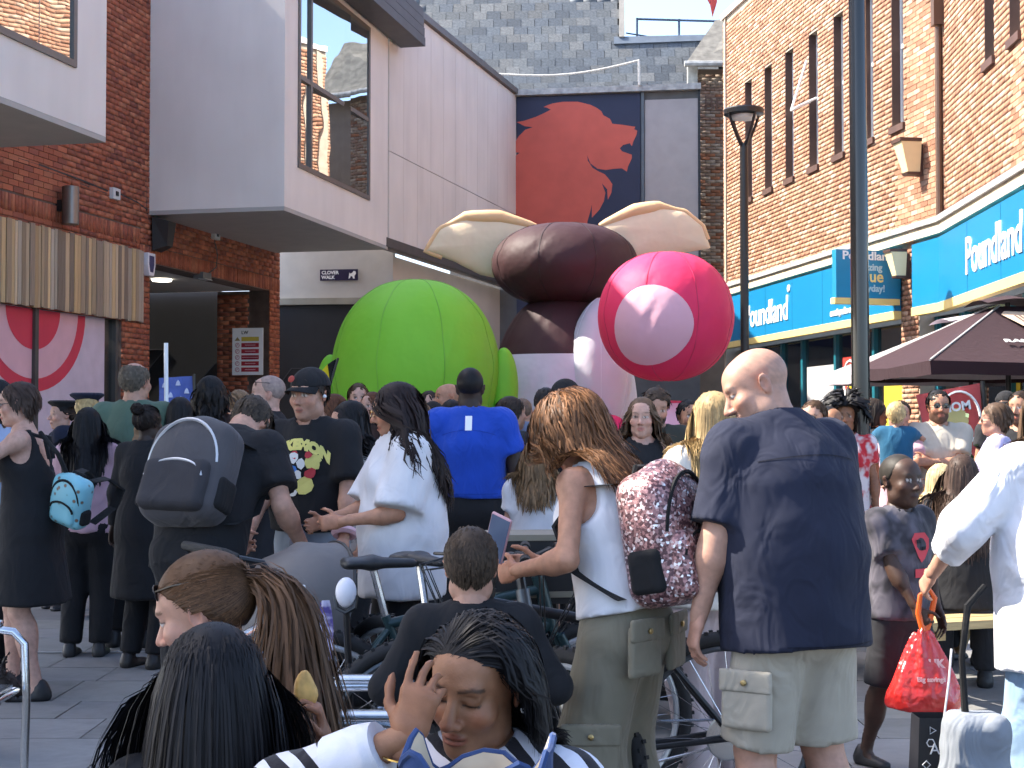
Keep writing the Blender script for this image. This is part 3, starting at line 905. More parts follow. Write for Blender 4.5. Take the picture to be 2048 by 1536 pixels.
    if shoes is not None:
        sm = mat('shoe_%02x%02x%02x' % tuple(int(min(c, 1) * 255) for c in shoes), shoes, 0.5, var=.15, bump=.2, bscale=90)
        for hp, K, an in legs:
            a0 = an + np.array([0, .035, -.045]) * s; a1 = an + np.array([0, -.145, -.055]) * s
            P = [limb(a0, a1, (.040 * s, .042 * s), (.044 * s, .028 * s), (1, 0, 0), k=.02), limb(an + np.array([0, .02, .0]) * s, a0, .045 * s, .044 * s, k=.02),
                 limb(a0 + np.array([0, .008, -.018]) * s, a1 + np.array([0, -.012, -.010]) * s, (.045 * s, .014 * s), (.048 * s, .014 * s), (1, 0, 0), k=.006)]
            fl = an[2] - .083 * s
            P.append(fun(lambda X, Y, Z, fl=fl: fl - Z + 0 * X + 0 * Y, an - .3, an + .3, 0, 'i'))
            V, Q = surface(P, .019 if near < 2 else .012)
            mk('shoe', V, Q, sm, root, True)
    # ---------------- hair, hats, glasses
    if hair:
        hk = dict(hair) if isinstance(hair, dict) else dict(st=hair)
        bl = None
        if hk['st'] in ('long', 'pony', 'braids'):
            bl = torso(.02, .05, 1) + shoulders(.03)
            bl += [limb(nek - up * .05 * s, C + Rh @ np.array([0, .018, -.05]) * hsz, nr * 1.2, nr * 1.1, k=.03)]
            for S, E, Wp in arms: bl.append(limb(S, E, .062 * s, .05 * s, k=.03))
        hk.setdefault('st', 'short')
        pr = make_hair(hk.pop('st'), C, Rh, hsz, hcol, near, bl, rg, **hk)
        V, Q, Cc = join(pr)
        mk('hair', V, Q, M_HAIR, root, True, Cc)
    g = lambda *q: Vector(C + Rh @ (np.array(q) * hsz))
    if glasses:
        mb = MB(); lens = MB()
        up_ = .075 if glasses == 'up' else .006; yy = -.108 if glasses != 'up' else -.072
        for q in (-1, 1):
            ring = [g(q * .033 + .024 * math.cos(t), yy - .002 - .004 * abs(math.sin(t)), up_ + .019 * math.sin(t)) for t in np.linspace(0, 2 * math.pi, 14)[:-1]]
            mb.tube(ring, .0016 * hsz, 5, closed=True)
            if glasses != 'clear':
                lens.add(ring + [g(q * .033, yy - .008, up_)], [(i, (i + 1) % 13, 13) for i in range(13)])
            mb.tube([g(q * .058, yy + .002, up_ + .004), g(q * .080, yy + .05, up_ + .004), g(q * .083, .02, up_ - .002)], .0022 * hsz, 5)
        mb.tube([g(-.011, yy - .003, up_ + .002), g(.011, yy - .003, up_ + .002)], .0018 * hsz, 5)
        gl = mb.build('glasses', M_WIRE if glasses != 'gold' else mat('gold_wire', (.6, .42, .18), .25, metal=1, var=0), root, True)
        if glasses not in ('clear', 'gold'): lens.build('lens', M_LENS, gl, True)
    if hat:
        hm = hat['m']; kd = hat['kind']
        def dome(lift, zc, base):
            def f(X, Y, Z):
                x, y, z = X - C[0], Y - C[1], Z - C[2]
                l = [(x * Rh[0, i] + y * Rh[1, i] + z * Rh[2, i]) / hsz for i in range(3)]
                a = np.sqrt((l[0] / (.0755 + lift)) ** 2 + ((l[1] - .016) / (.098 + lift)) ** 2 + ((l[2] - .036) / (.086 + lift)) ** 2)
                return np.maximum((a - 1) * .085, base - l[2] + .12 * (l[1] - .016) * 0) * hsz
            return f
        if kd == 'cap':
            bk = -1 if hat.get('back') else 1
            V, Q = surface([fun(dome(.017, 0, .042), C - .17 * hsz, C + .17 * hsz)], .009 if near < 2 else .006)
            o = mk('cap', V, Q, hm, root, True)
            V = []; Fq = []; n_ = 14
            for k_ in range(n_ + 1):
                an = -1.15 + 2.3 * k_ / n_
                for r_, dz in ((1.0, .046), (1.75, .034 - .012 * (1 - math.cos(an)))):
                    ex = .075 * (1.0 if r_ == 1 else 1.05)
                    for th_ in (0, -.004):
                        V.append(g(math.sin(an) * (.089 if r_ == 1 else .085), bk * (-math.cos(an) * (.108 if r_ == 1 else .190)) + .016, dz + th_ - (.0 if r_ == 1 else .010 * math.sin(an) ** 2 * 2)))
            for k_ in range(n_):
                b = k_ * 4; c_ = b + 4
                Fq += [(b, b + 2, c_ + 2, c_), (b + 1, c_ + 1, c_ + 3, b + 3), (b + 2, b + 3, c_ + 3, c_ + 2)]
            mk('peak', V, Fq, hm, o, True)
        elif kd == 'officer':
            mb = MB(); RM = Matrix([list(map(float, r)) for r in Rh])
            mb.lathe([(.086 * hsz, .035 * hsz), (.089 * hsz, .075 * hsz), (.128 * hsz, .105 * hsz), (.132 * hsz, .118 * hsz), (.11 * hsz, .130 * hsz), (.02 * hsz, .132 * hsz)], tuple(g(0, .01, 0)), 24, RM)
            mb.build('cap', hm, root, True)
        elif kd == 'scarf':
            V, Q = surface([fun(dome(.020, 0, -.10), C - .17 * hsz, C + .17 * hsz), limb(C + Rh @ np.array([0, .05, -.04]) * hsz, nek + 0 * up, .07 * hsz, .085 * s, k=.04),
                            ell(C + Rh @ np.array([0, -.085, -.02]) * hsz, (.062 * hsz, .06 * hsz, .085 * hsz), Rh, k=.01, op='s')], .010, wrinkle(seed, .004, 40))
            mk('headscarf', V, Q, hm, root, True)
    PEOPLE[label] = info
    return info
def local(info, p):
    """world point from a person's own coordinates"""
    r = info['root']
    c, s_ = math.cos(r.rotation_euler.z), math.sin(r.rotation_euler.z)
    return Vector((r.location.x + c * p[0] - s_ * p[1], r.location.y + s_ * p[0] + c * p[1], r.location.z + p[2]))
def decal(info, on, shapes, centre, m, name, front=True, off=.004):
    """flat print laid onto a garment: shapes = list of 2D polygons in metres round the centre (person space x, z)"""
    o = info[on]; me = o.data
    tri = BVHTree.FromPolygons([v.co for v in me.vertices], [tuple(p.vertices) for p in me.polygons])
    q = -1 if front else 1
    V = []; Fq = []
    for poly in shapes:
        b = len(V); ok = []
        for (u, v) in poly:
            P = Vector((centre[0] + u, q * 1.0, centre[1] + v))
            hit = tri.ray_cast(P, Vector((0, -q, 0)))
            y = hit[0].y if hit[0] is not None else 0
            ok.append(hit[0] is not None); V.append((P.x, y + q * off, P.z))
        if all(ok): Fq.append(tuple(range(b, b + len(poly))))
    return mk(name, V, Fq, m, o, False)
def text_polys(txt, size, arch=0.0, bold=.003):
    me = text_mesh(txt, size, bold, 0.0, align='CENTER')
    P = [[(me.vertices[i].co.x, me.vertices[i].co.y - arch * me.vertices[i].co.x ** 2) for i in p.vertices] for p in me.polygons if p.normal.z > 0]
    if not P: P = [[(me.vertices[i].co.x, me.vertices[i].co.y - arch * me.vertices[i].co.x ** 2) for i in p.vertices] for p in me.polygons]
    bpy.data.meshes.remove(me); return P
# ------------------------------------------------------------------ the place: ground and buildings
RG = np.random.RandomState(7)
M_PAVE = mat('pavement_stone', (.20, .195, .195), .8, var=.16, vscale=3, bump=.25, bscale=70, source='obj', dirt=.38)
M_JOINT = mat('pavement_joint', (.085, .082, .08), .9, var=.2, vscale=9)
gr = MB(); gr.add([(-150, -40, 0), (150, -40, 0), (150, 300, 0), (-150, 300, 0)], [(0, 1, 2, 3)])
tag(gr.build('ground', M_JOINT), kind='structure')
pv = empty('pavement', (0, 4, 0)); tag(pv, kind='structure')
slab_me = MB().box((0, 0, .004), (1, 1, .012)).build('slab', M_PAVE).data
bpy.data.objects.remove(bpy.data.objects['slab'])
row_y, n_slab = 4.3, 0
slab_rot = math.atan(.06)
slabs_far = MB()
while row_y < 34:
    dep = RG.choice([.45, .45, .6]); xo = RG.uniform(0, .9)
    span = (min(.42 * row_y, 8.0) + .9) if row_y < 17 else 6
    u = -span - xo
    while u < span:
        ln = RG.choice([.6, .75, .9])
        cx, cy = u + ln / 2, row_y + dep / 2
        sh_ = .265 * RG.uniform(.84, 1.14)
        if n_slab < 300 and row_y < 15:
            o = bpy.data.objects.new('slab', slab_me); o.location = (cx, cy - 4, RG.uniform(0, .0015)); o.scale = (ln - .008, dep - .008, 1)
            o.color = (sh_, sh_ * .975, sh_ * RG.uniform(.89, .97), 1); link(o, pv); n_slab += 1
        else:
            slabs_far.box((cx, cy - 4, .004), (ln - .008, dep - .008, .012))
        u += ln
    row_y += dep
tag(slabs_far.build('slab_field', mat('pavement_far', (.26, .254, .245), .8, var=.2, vscale=2), pv), kind='stuff')

BRICK_ME = MB().box((0, 0, 0), (1, 1, 1)).build('brick', None).data
bpy.data.objects.remove(bpy.data.objects['brick'])
M_BRICK = mat('brick_face', (1, 1, 1), .85, var=.22, vscale=14, bump=.35, bscale=90, source='obj', dist=.003)
M_BRICKF = mat('brick_field', (1, 1, 1), .85, var=.22, vscale=14, bump=.35, bscale=90, source='attr', dist=.003)
BRICK_ME.materials.append(M_BRICK)
def proj(P):
    v = Vector(P) - Vector((0, 0, CAM_H))
    c, s = math.cos(PITCH), math.sin(PITCH)
    dep = v.y * c + v.z * s; z = -v.y * s + v.z * c
    return 1024 + F_PX * v.x / dep, 768 - F_PX * z / dep, dep
def wall_grid(mb, org, du, length, z0, z1, holes, thick, nv):
    """plain wall with rectangular openings, cut into cells; front face on org line"""
    us = sorted(set([0, length] + [h[0] for h in holes] + [h[1] for h in holes])); zs = sorted(set([z0, z1] + [h[2] for h in holes] + [h[3] for h in holes]))
    us = [u for u in us if 0 <= u <= length]; zs = [z for z in zs if z0 <= z <= z1]
    for a, b in zip(us, us[1:]):
        for c, d in zip(zs, zs[1:]):
            if any(h[0] <= (a + b) / 2 <= h[1] and h[2] <= (c + d) / 2 <= h[3] for h in holes): continue
            q = [org + du * a + Vector((0, 0, c)), org + du * b + Vector((0, 0, c)), org + du * b + Vector((0, 0, d)), org + du * a + Vector((0, 0, d))]
            mb.prism(q, -nv, thick)
def brick_wall(parent, org, du, nv, length, z0, z1, holes, palette, n_ind=300, bl=.225, ch=.075, joint=.010, soldier=None, view=True, depth=.018):
    """real bricks standing proud of recessed joints; the ones that show largest are objects of their own"""
    org = Vector(org); ang = math.atan2(du.y, du.x)
    items = []
    r = 0; z = z0
    sold = soldier or []
    while z + ch <= z1 + .001:
        u = -(bl / 2 if r % 2 else 0)
        while u < length:
            a, b = max(u, 0), min(u + bl, length)
            segs = [(a, b)]
            for h in list(holes) + list(sold):
                if h[3] <= z + .02 or h[2] >= z + ch - .02: continue
                ns = []
                for p, q in segs:
                    if h[1] <= p or h[0] >= q: ns.append((p, q)); continue
                    if h[0] > p: ns.append((p, h[0]))
                    if h[1] < q: ns.append((h[1], q))
                segs = ns
            for p, q in segs:
                if q - p > .03: items.append((p, q, z, z + ch))
            u += bl
        r += 1; z += ch
    for h in sold:
        u = h[0]
        while u < h[1] - .02:
            items.append((u, min(u + ch, h[1]), h[2], h[3])); u += ch
    cols = np.array([palette[RG.choice(len(palette))] for _ in items]) * RG.uniform(.86, 1.14, (len(items), 1))
    sc = []
    for it in items:
        c = org + du * ((it[0] + it[1]) / 2) + Vector((0, 0, (it[2] + it[3]) / 2))
        x, y, dp = proj(c)
        sc.append((0 <= x <= 2048 and 0 <= y <= 860) * (it[1] - it[0]) / dp)
    order = np.argsort(-np.array(sc))
    ind = set(order[:n_ind].tolist()) if view else set()
    V, Fq, CC = [], [], []
    for i, it in enumerate(items):
        w_, h_ = it[1] - it[0] - joint, it[3] - it[2] - joint
        pr = RG.uniform(-.002, .002)
        c = org + du * ((it[0] + it[1]) / 2) + Vector((0, 0, (it[2] + it[3]) / 2)) + nv * (pr - depth / 2 + depth)
        if i in ind and sc[i] > 0:
            o = bpy.data.objects.new('brick', BRICK_ME); o.location = c - parent.location; o.rotation_euler = (0, 0, ang); o.scale = (w_, depth, h_)
            o.color = (*cols[i], 1); link(o, parent)
        else:
            b = len(V); hu, hn, hz = du * w_ / 2, nv * depth / 2, Vector((0, 0, h_ / 2))
            for su, sn, sz in ((-1, -1, -1), (1, -1, -1), (1, 1, -1), (-1, 1, -1), (-1, -1, 1), (1, -1, 1), (1, 1, 1), (-1, 1, 1)):
                V.append(c + hu * su + hn * sn + hz * sz - parent.location)
            Fq += [[b + q for q in f] for f in ((0, 3, 2, 1), (4, 5, 6, 7), (0, 1, 5, 4), (1, 2, 6, 5), (2, 3, 7, 6), (3, 0, 4, 7))]
            CC += [cols[i]] * 8
    if V:
        o = mk('brick_field', V, np.array(Fq), M_BRICKF, parent, False, np.array(CC)); tag(o, kind='stuff')

M_MORTAR_R = mat('mortar_buff', (.40, .33, .25), .95, var=.15, vscale=6)
M_MORTAR_L = mat('mortar_red', (.17, .12, .10), .95, var=.2, vscale=6)
M_TEAL = mat('teal_paint', (.012, .13, .17), .4, var=.08)
M_CREAM = mat('cream_stone', (.72, .62, .42), .8, var=.12, vscale=3, bump=.2, dirt=.2)
M_LEAD = mat('lead_flashing', (.36, .36, .35), .75, var=.3, vscale=8, bump=.4, bscale=25)
M_WHITE = mat('white_upvc', (.78, .79, .80), .35, var=.04)
M_DARKMETAL = mat('dark_metal', (.02, .02, .022), .4, metal=.3, var=.1)
M_SILL = mat('brown_sill_tile', (.085, .045, .035), .6, var=.15)
M_PANE = glass('window_pane', (.10, .12, .14), .45, .2)
M_PANE2 = glass('mirror_pane', (.02, .02, .02), .72, .1)
M_SHOPGLASS = glass('shop_glass', (.03, .03, .03), .14, .85)

# ---- sunny brick building with the blue shop fronts
BUFF = [(.38, .195, .115), (.41, .225, .135), (.33, .155, .088), (.44, .265, .17), (.30, .135, .075), (.46, .30, .205), (.37, .185, .105)]
D1, DK = 30.4, 20.16
A0 = Vector((9.02 - .153 * D1, D1, 0)); AK = Vector((9.02 - .153 * DK, DK, 0))
du1 = (AK - A0).normalized(); L1 = (AK - A0).length; nv1 = Vector((du1.y, -du1.x, 0))
if nv1.x > 0: nv1 = -nv1
du2 = Vector((-.062, -1, 0)).normalized(); nv2 = Vector((du2.y, -du2.x, 0))
if nv2.x > 0: nv2 = -nv2
L2 = 9.5
rb = empty('brick_building', A0, 0, 'long sunlit orange brick building with narrow windows above blue shop fronts', 'building')
def at1(u, z, n=0.0): return A0 + du1 * u + nv1 * n + Vector((0, 0, z))
def at2(u, z, n=0.0): return AK + du2 * u + nv2 * n + Vector((0, 0, z))
def u1(px):
    d = 9.02 / ((px - 1024) / F_PX + .153); return (D1 - d) / abs(du1.y)
def u2(px):
    d = 4.69 / ((px - 1024) / F_PX - .062); return (DK - d) / abs(du2.y)
PAR = 9.78
wins1 = [u1(p) for p in (1501, 1541, 1583.5, 1632, 1683, 1742, 1802)]
wins2 = [u2(p) for p in (1988, 2040)] + [u2(2040) + 1.13 * k for k in (1, 2, 3, 4)]
wb, wt = 5.84, 8.15
h1 = [(u - .23, u + .19, wb, wt) for u in wins1]; h2 = [(u - .23, u + .19, wb, wt) for u in wins2]
mw = MB()
wall_grid(mw, A0 - rb.location, du1, L1, 4.02, PAR, h1, .30, nv1)
wall_grid(mw, AK - rb.location, du2, L2, 4.02, PAR, h2, .30, nv2)
q = [A0 - rb.location + nv1 * .0, A0 - rb.location + Vector((8, .5, 0)), A0 - rb.location + Vector((8, .5, PAR)), A0 - rb.location + Vector((0, 0, PAR))]
mw.prism(q, (0, -1, 0), .25)
mw.build('wall', M_MORTAR_R, rb)
brick_wall(rb, A0, du1, nv1, L1, 4.28, PAR - .06, h1, BUFF, 260, depth=.009)
brick_wall(rb, AK, du2, nv2, L2, 4.28, PAR - .06, h2, BUFF, 40, depth=.009)
# piers between the shop fronts
uK = u1(1806), u1(1840)
pier = MB(); wall_grid(pier, A0 - rb.location, du1, uK[1], 0, 4.02, [(-1, uK[0], 0, 4.02)], .3, nv1)
pier.build('pier', M_MORTAR_R, rb)
brick_wall(rb, A0 + du1 * uK[0], du1, nv1, uK[1] - uK[0], 0, 4.0, [], BUFF, 0, view=False)
cp = MB(); cp.prism([at1(0, PAR) - A0, at1(L1, PAR) - A0, at1(L1, PAR + .12) - A0, at1(0, PAR + .12) - A0], nv1, .06); cp.prism([at1(-.02, PAR, -.3) - A0, at1(L1, PAR, -.3) - A0, at1(L1, PAR + .12, -.3) - A0, at1(-.02, PAR + .12, -.3) - A0], nv1, .298)
cp.prism([at2(.02, PAR) - A0, at2(L2, PAR) - A0, at2(L2, PAR + .12) - A0, at2(.02, PAR + .12) - A0], nv2, .06)
cp.build('coping', mat('coping_white', (.7, .68, .64), .7), rb)
for k, (u, at, du, nv) in enumerate([(u, at1, du1, nv1) for u in wins1] + [(u, at2, du2, nv2) for u in wins2]):
    a, b = u - .23, u + .19
    fr = MB()
    def bar(ua, ub, za, zb, dep=.05, n0=-.17, mbx=fr):
        mbx.prism([at(ua, za, n0) - A0, at(ub, za, n0) - A0, at(ub, zb, n0) - A0, at(ua, zb, n0) - A0], nv, dep)
    bar(a, a + .045, wb, wt); bar(b - .045, b, wb, wt); bar(a + .045, b - .045, wb, wb + .05); bar(a + .045, b - .045, wt - .05, wt); bar(a + .045, b - .045, wb + 1.18, wb + 1.24)
    wo = fr.build('window', M_WHITE, rb)
    pn = MB(); pn.prism([at(a + .045, wb + .05, -.15) - A0, at(b - .045, wb + .05, -.15) - A0, at(b - .045, wt - .05, -.15) - A0, at(a + .045, wt - .05, -.15) - A0], nv, .006)
    pn.build('pane', M_PANE, wo)
    rv = MB()                                  # far jamb only, its shade put into a dark colour
    bar(a - .001, a + .012, wb, wt, .20, -.19, rv)
    rv.build('shaded_reveal', M_SILL, wo)
    sl = MB(); bar(a - .05, b + .05, wb - .10, wb - .002, .24, -.19, sl)
    sl.build('sill', M_SILL, wo)
    if k == 3:                                 # one casement stands open
        oc = MB(); p0 = at(a + .03, wb + 1.15, 0) - A0; ou = nv * .34 - Vector((0, 0, .16))
        z1_ = Vector((0, 0, .72))
        for s_, e_ in ((p0, p0 + ou), (p0 + z1_ + nv * .06, p0 + ou), (p0 + du * .3, p0 + du * .3 + ou), (p0 + ou, p0 + du * .3 + ou)):
            oc.tube([s_, e_], .022, 6)
        oc.build('open_casement', M_WHITE, wo)
# cornice band above the shop signs
for nm, za, zb, pr, m in (('cornice', 4.05, 4.20, .10, M_CREAM), ('flashing', 4.20, 4.28, .14, M_LEAD)):
    c_ = MB()
    for i in range(14):
        a, b = L1 * i / 14, L1 * (i + 1) / 14
        c_.prism([at1(a + .004, za) - A0, at1(b - .004, za) - A0, at1(b - .004, zb) - A0, at1(a + .004, zb) - A0], nv1, pr)
    for i in range(10):
        a, b = L2 * i / 10, L2 * (i + 1) / 10
        c_.prism([at2(a + .004, za) - A0, at2(b - .004, za) - A0, at2(b - .004, zb) - A0, at2(a + .004, zb) - A0], nv2, pr)
    c_.build(nm, m, rb)
dp_ = MB(); q0 = at1(L1 - .10, 0, .05) - A0
dp_.tube([q0 + Vector((0, 0, 4.3)), q0 + Vector((0, 0, 6.9))], .05, 10); dp_.box(tuple(q0 + Vector((0, 0, 8.3))), (.16, .16, 2.75))
dp_.build('downpipe', mat('brown_downpipe', (.10, .055, .035), .5), rb)
# shop fronts under the signs
def shopfront(at, nv, ua, ub, mulls, ztop, nm):
    f = MB()
    for u in mulls:
        f.prism([at(u - .05, 0, -.32) - A0, at(u + .05, 0, -.32) - A0, at(u + .05, ztop, -.32) - A0, at(u - .05, ztop, -.32) - A0], nv, .1)
    f.prism([at(ua, .0, -.31) - A0, at(ub, .0, -.31) - A0, at(ub, .45, -.31) - A0, at(ua, .45, -.31) - A0], nv, .08)
    fo = f.build('shop_front', M_TEAL, rb)
    for a, b in zip(mulls, mulls[1:]):
        p = MB(); p.prism([at(a + .05, .45, -.29) - A0, at(b - .05, .45, -.29) - A0, at(b - .05, ztop, -.29) - A0, at(a + .05, ztop, -.29) - A0], nv, .01)
        p.build('pane', M_SHOPGLASS, fo)
    r = MB()
    r.add([at(ua, 0, -4) - A0, at(ub, 0, -4) - A0, at(ub, ztop, -4) - A0, at(ua, ztop, -4) - A0], [(0, 1, 2, 3)])
    r.add([at(ua, ztop, -4) - A0, at(ub, ztop, -4) - A0, at(ub, ztop, -.2) - A0, at(ua, ztop, -.2) - A0], [(0, 1, 2, 3)])
    r.build('interior', mat('shop_interior', (.16, .16, .15), .9, var=.3, vscale=1.5), fo)
    tl = MB()
    n = int((ub - ua) / 1.6)
    for i in range(n):
        u = ua + (i + .5) * (ub - ua) / n
        for dep in (-1.2, -2.6):
            tl.prism([at(u - .35, ztop - .05, dep) - A0, at(u + .35, ztop - .05, dep) - A0, at(u + .35, ztop - .01, dep) - A0, at(u - .35, ztop - .01, dep) - A0], nv, .1)
    tl.build('tube_light', mat('tube_light', (.8, .8, .7), emit=((1, .95, .8), 2.5)), fo)
    return fo
mulls1 = [.05, u1(1500), u1(1540), u1(1580), u1(1645), u1(1720), u1(1788), uK[0] - .06]
sf1 = shopfront(at1, nv1, 0, uK[0] - .01, mulls1, 2.94, 'a')
m2a = [uK[1] + .06, L1 - .05]
sf2 = shopfront(at1, nv1, uK[1] + .01, L1, m2a, 2.96, 'b')
sf3 = shopfront(at2, nv2, 0, L2, [.05, u2(1985), 2.9, 4.1, 5.4, 6.7, 8.0, L2 - .05], 2.96, 'c')
M_RED = mat('poster_red', (.62, .05, .035), .5, var=.06); M_YEL = mat('poster_yellow', (.78, .58, .04), .5, var=.06)
M_PWHITE = mat('poster_white', (.8, .8, .8), .5, var=.03)
def poster(at, nv, ua, ub, za, zb, m, n=-.275):
    p = MB(); p.prism([at(ua, za, n) - A0, at(ub, za, n) - A0, at(ub, zb, n) - A0, at(ua, zb, n) - A0], nv, .003)
    return p.build('poster', m, sf1)
P1 = poster(at1, nv1, u1(1655), u1(1684), 1.62, 2.55, M_RED)
rv_ = MB()
cu_, cz_ = (u1(1655) + u1(1684)) / 2, 2.15
ring = [at1(cu_ + .27 * math.cos(t), cz_ + .33 * math.sin(t), -.269) - A0 for t in np.linspace(0, 6.283, 24)]
rv_.tube(ring[:-1], .022, 6, closed=True); rv_.build('poster_ring', M_PWHITE, sf1)
st_ = MB(); st_.prism([at1(cu_ + (.16 if k % 2 == 0 else .08) * math.cos(k * .628), cz_ + (.2 if k % 2 == 0 else .1) * math.sin(k * .628), -.269) - A0 for k in range(10)], nv1, .004); st_.build('poster_star', M_YEL, sf1)
poster(at1, nv1, u1(1735), u1(1772), 1.4, 2.3, M_YEL)
poster(at1, nv1, u1(1590), u1(1640), 1.2, 1.75, mat('poster_maroon', (.22, .03, .025), .5))
poster(at2, nv2, u2(2012), u2(2030), 1.9, 2.2, M_YEL); poster(at2, nv2, u2(1985), u2(1995), 1.6, 2.25, M_YEL)
poster(at1, nv1, u1(1585), u1(1641), 1.78, 2.45, mat('poster_grey', (.42, .42, .42), .5))

# ---- signs on that building
M_BLUE = mat('sign_blue', (.007, .18, .38), .35, var=.03, vscale=1)
M_GOLD = mat('sign_gold', (.78, .60, .22), .5, var=.05)
M_SIGNWHITE = mat('sign_white', (.85, .85, .85), .4, var=.02)
def sign_band(lab, segs, txts):
    org = segs[0][0](segs[0][1], 3.5)
    s = empty('shop_sign', org, 0, lab, 'sign', 'blue shop signs')
    for at, ua, ub, nv in segs:
        p = MB(); p.prism([at(ua, 3.09, .0) - org, at(ub, 3.09, .0) - org, at(ub, 3.985, .0) - org, at(ua, 3.985, .0) - org], nv, .11); p.build('panel', M_BLUE, s)
        p = MB(); p.prism([at(ua, 2.97, .0) - org, at(ub, 2.97, .0) - org, at(ub, 3.088, .0) - org, at(ua, 3.088, .0) - org], nv, .125); p.build('gold_strip', M_GOLD, s)
        for k in range(1, int((ub - ua) / 1.6) + 1):
            u = ua + (ub - ua) * k / (int((ub - ua) / 1.6) + 1)
            j = MB(); j.prism([at(u - .006, 3.095, .111) - org, at(u + .006, 3.095, .111) - org, at(u + .006, 3.98, .111) - org, at(u - .006, 3.98, .111) - org], nv, .002); j.build('joint', M_TEAL, s)
    for txt, size, at, u, z, du, nv, wd in txts:
        p = at(u, z, .116) - org
        lettering(txt, size, p, du, (0, 0, 1), M_SIGNWHITE, s, bold=.008, extrude=.01, width=wd)
    return s
sign_band('blue shop sign with white lettering beyond the lamp post', [(at1, 0, uK[0] - .01, nv1)], [('Poundland', .62, at1, u1(1503), 3.30, du1, nv1, u1(1588) - u1(1503)), ('\u00ae', .16, at1, u1(1589), 3.78, du1, nv1, None),
          ('amazing value everyday!', .14, at1, u1(1676), 3.2, du1, nv1, None)])
sign_band('nearer blue shop sign above the maroon parasol, bending with the wall', [(at1, uK[1] + .005, L1, nv1), (at2, .02, L2, nv2)], [('Poundland', .66, at2, u2(1953), 3.32, du2, nv2, 2.5)])
# projecting sign
ps_d = 9.02 / ((1806 - 1024) / F_PX + .153)
pA = PX(1672, 498, ps_d - .35); pB = PX(1800, 598, ps_d - .05)
ps = empty('projecting_sign', (0, 0, 0), 0, 'square blue hanging sign sticking out from the wall behind the black post', 'sign')
pu = Vector((pB.x - pA.x, pB.y - pA.y, 0)); pw = pu.length; pu.normalize(); pn = Vector((pu.y, -pu.x, 0))
zb_, zt_ = pB.z, pA.z
b_ = MB(); b_.prism([Vector((pA.x, pA.y, zb_)), Vector((pA.x, pA.y, zb_)) + pu * pw, Vector((pA.x, pA.y, zt_)) + pu * pw, Vector((pA.x, pA.y, zt_))], -pn, .12); b_.build('panel', mat('sign_blue2', (.012, .21, .40), .4, var=.04), ps)
b_ = MB(); b_.prism([Vector((pA.x, pA.y, zb_ - .09)) - pu * .02, Vector((pA.x, pA.y, zb_ - .09)) + pu * pw, Vector((pA.x, pA.y, zb_ - .002)) + pu * pw, Vector((pA.x, pA.y, zb_ - .002)) - pu * .02], -pn, .13); b_.build('gold_strip', M_GOLD, ps)
hgt = zt_ - zb_
for txt, fr, size, m, wd, al in (('Poundland', .80, .17, M_SIGNWHITE, pw * .80, 'CENTER'), ('amazing', .58, .14, mat('sign_pale', (.45, .62, .68), .5), None, 'CENTER'), ('value', .34, .24, M_GOLD, None, 'CENTER'), ('everyday!', .14, .14, mat('sign_pale', (.45, .62, .68)), None, 'CENTER')):
    lettering(txt, size, Vector((pA.x, pA.y, zb_ + hgt * fr)) + pu * pw * .5 + pn * .006, pu, (0, 0, 1), m, ps, bold=.004, extrude=.004, align=al, width=wd)
b_ = MB(); q = Vector((pA.x, pA.y, 0)) + pu * (pw + .10) - pn * .06
b_.tube([q + Vector((0, 0, zb_ - .25)), q + Vector((0, 0, zt_ + .1))], .035, 8)
for z in (zb_ + .05, zt_ - .25): b_.tube([q + Vector((0, 0, z)) - pu * .12, q + Vector((0, 0, z)) + pu * .35], .02, 6)
b_.build('bracket', M_TEAL, ps)
# wall lamps
def wall_lamp(px, py, d, sc, lab):
    p = PX(px, py, d); n = nv1; t = du1
    o = empty('wall_lamp', p, 0, lab, 'lamp', 'lamps on the brick wall')
    m = MB()
    pts = lambda w, dep, z: [t * -w + n * .10 * sc + Vector((0, 0, z)), t * w + n * .10 * sc + Vector((0, 0, z)), t * w + n * (.10 * sc + dep) + Vector((0, 0, z)), t * -w + n * (.10 * sc + dep) + Vector((0, 0, z))]
    A, B = pts(.15 * sc, .30 * sc, .22 * sc), pts(.09 * sc, .18 * sc, -.2 * sc)
    m.add(A + B, [(0, 1, 2, 3), (7, 6, 5, 4), (0, 4, 5, 1), (1, 5, 6, 2), (2, 6, 7, 3), (3, 7, 4, 0)]); m.build('diffuser', mat('lamp_cream', (.80, .66, .38), .45, var=.05), o)
    m = MB(); A, B = pts(.165 * sc, .33 * sc, .27 * sc), pts(.16 * sc, .32 * sc, .222 * sc)
    m.add(A + B, [(0, 1, 2, 3), (7, 6, 5, 4), (0, 4, 5, 1), (1, 5, 6, 2), (2, 6, 7, 3), (3, 7, 4, 0)])
    A, B = pts(.10 * sc, .20 * sc, -.202 * sc), pts(.09 * sc, .18 * sc, -.24 * sc)
    m.add(A + B, [(0, 1, 2, 3), (7, 6, 5, 4), (0, 4, 5, 1), (1, 5, 6, 2), (2, 6, 7, 3), (3, 7, 4, 0)])
    m.build('lid', M_SILL, o)
    m = MB(); m.prism([t * -.05 * sc + Vector((0, 0, -.25 * sc)), t * .05 * sc + Vector((0, 0, -.25 * sc)), t * .05 * sc + Vector((0, 0, .2 * sc)), t * -.05 * sc + Vector((0, 0, .2 * sc))], n, .12 * sc); m.build('bracket', M_SILL, o)
ud = 9.02 / ((1848 - 1024) / F_PX + .153); wall_lamp(1848, 318, ud, 1.0, 'tapered cream wall lamp high on the sunlit bricks')
ud = 9.02 / ((1822 - 1024) / F_PX + .153); wall_lamp(1818, 530, ud - .1, .8, 'boxy cream floodlight on the brick pier beside the hanging sign')
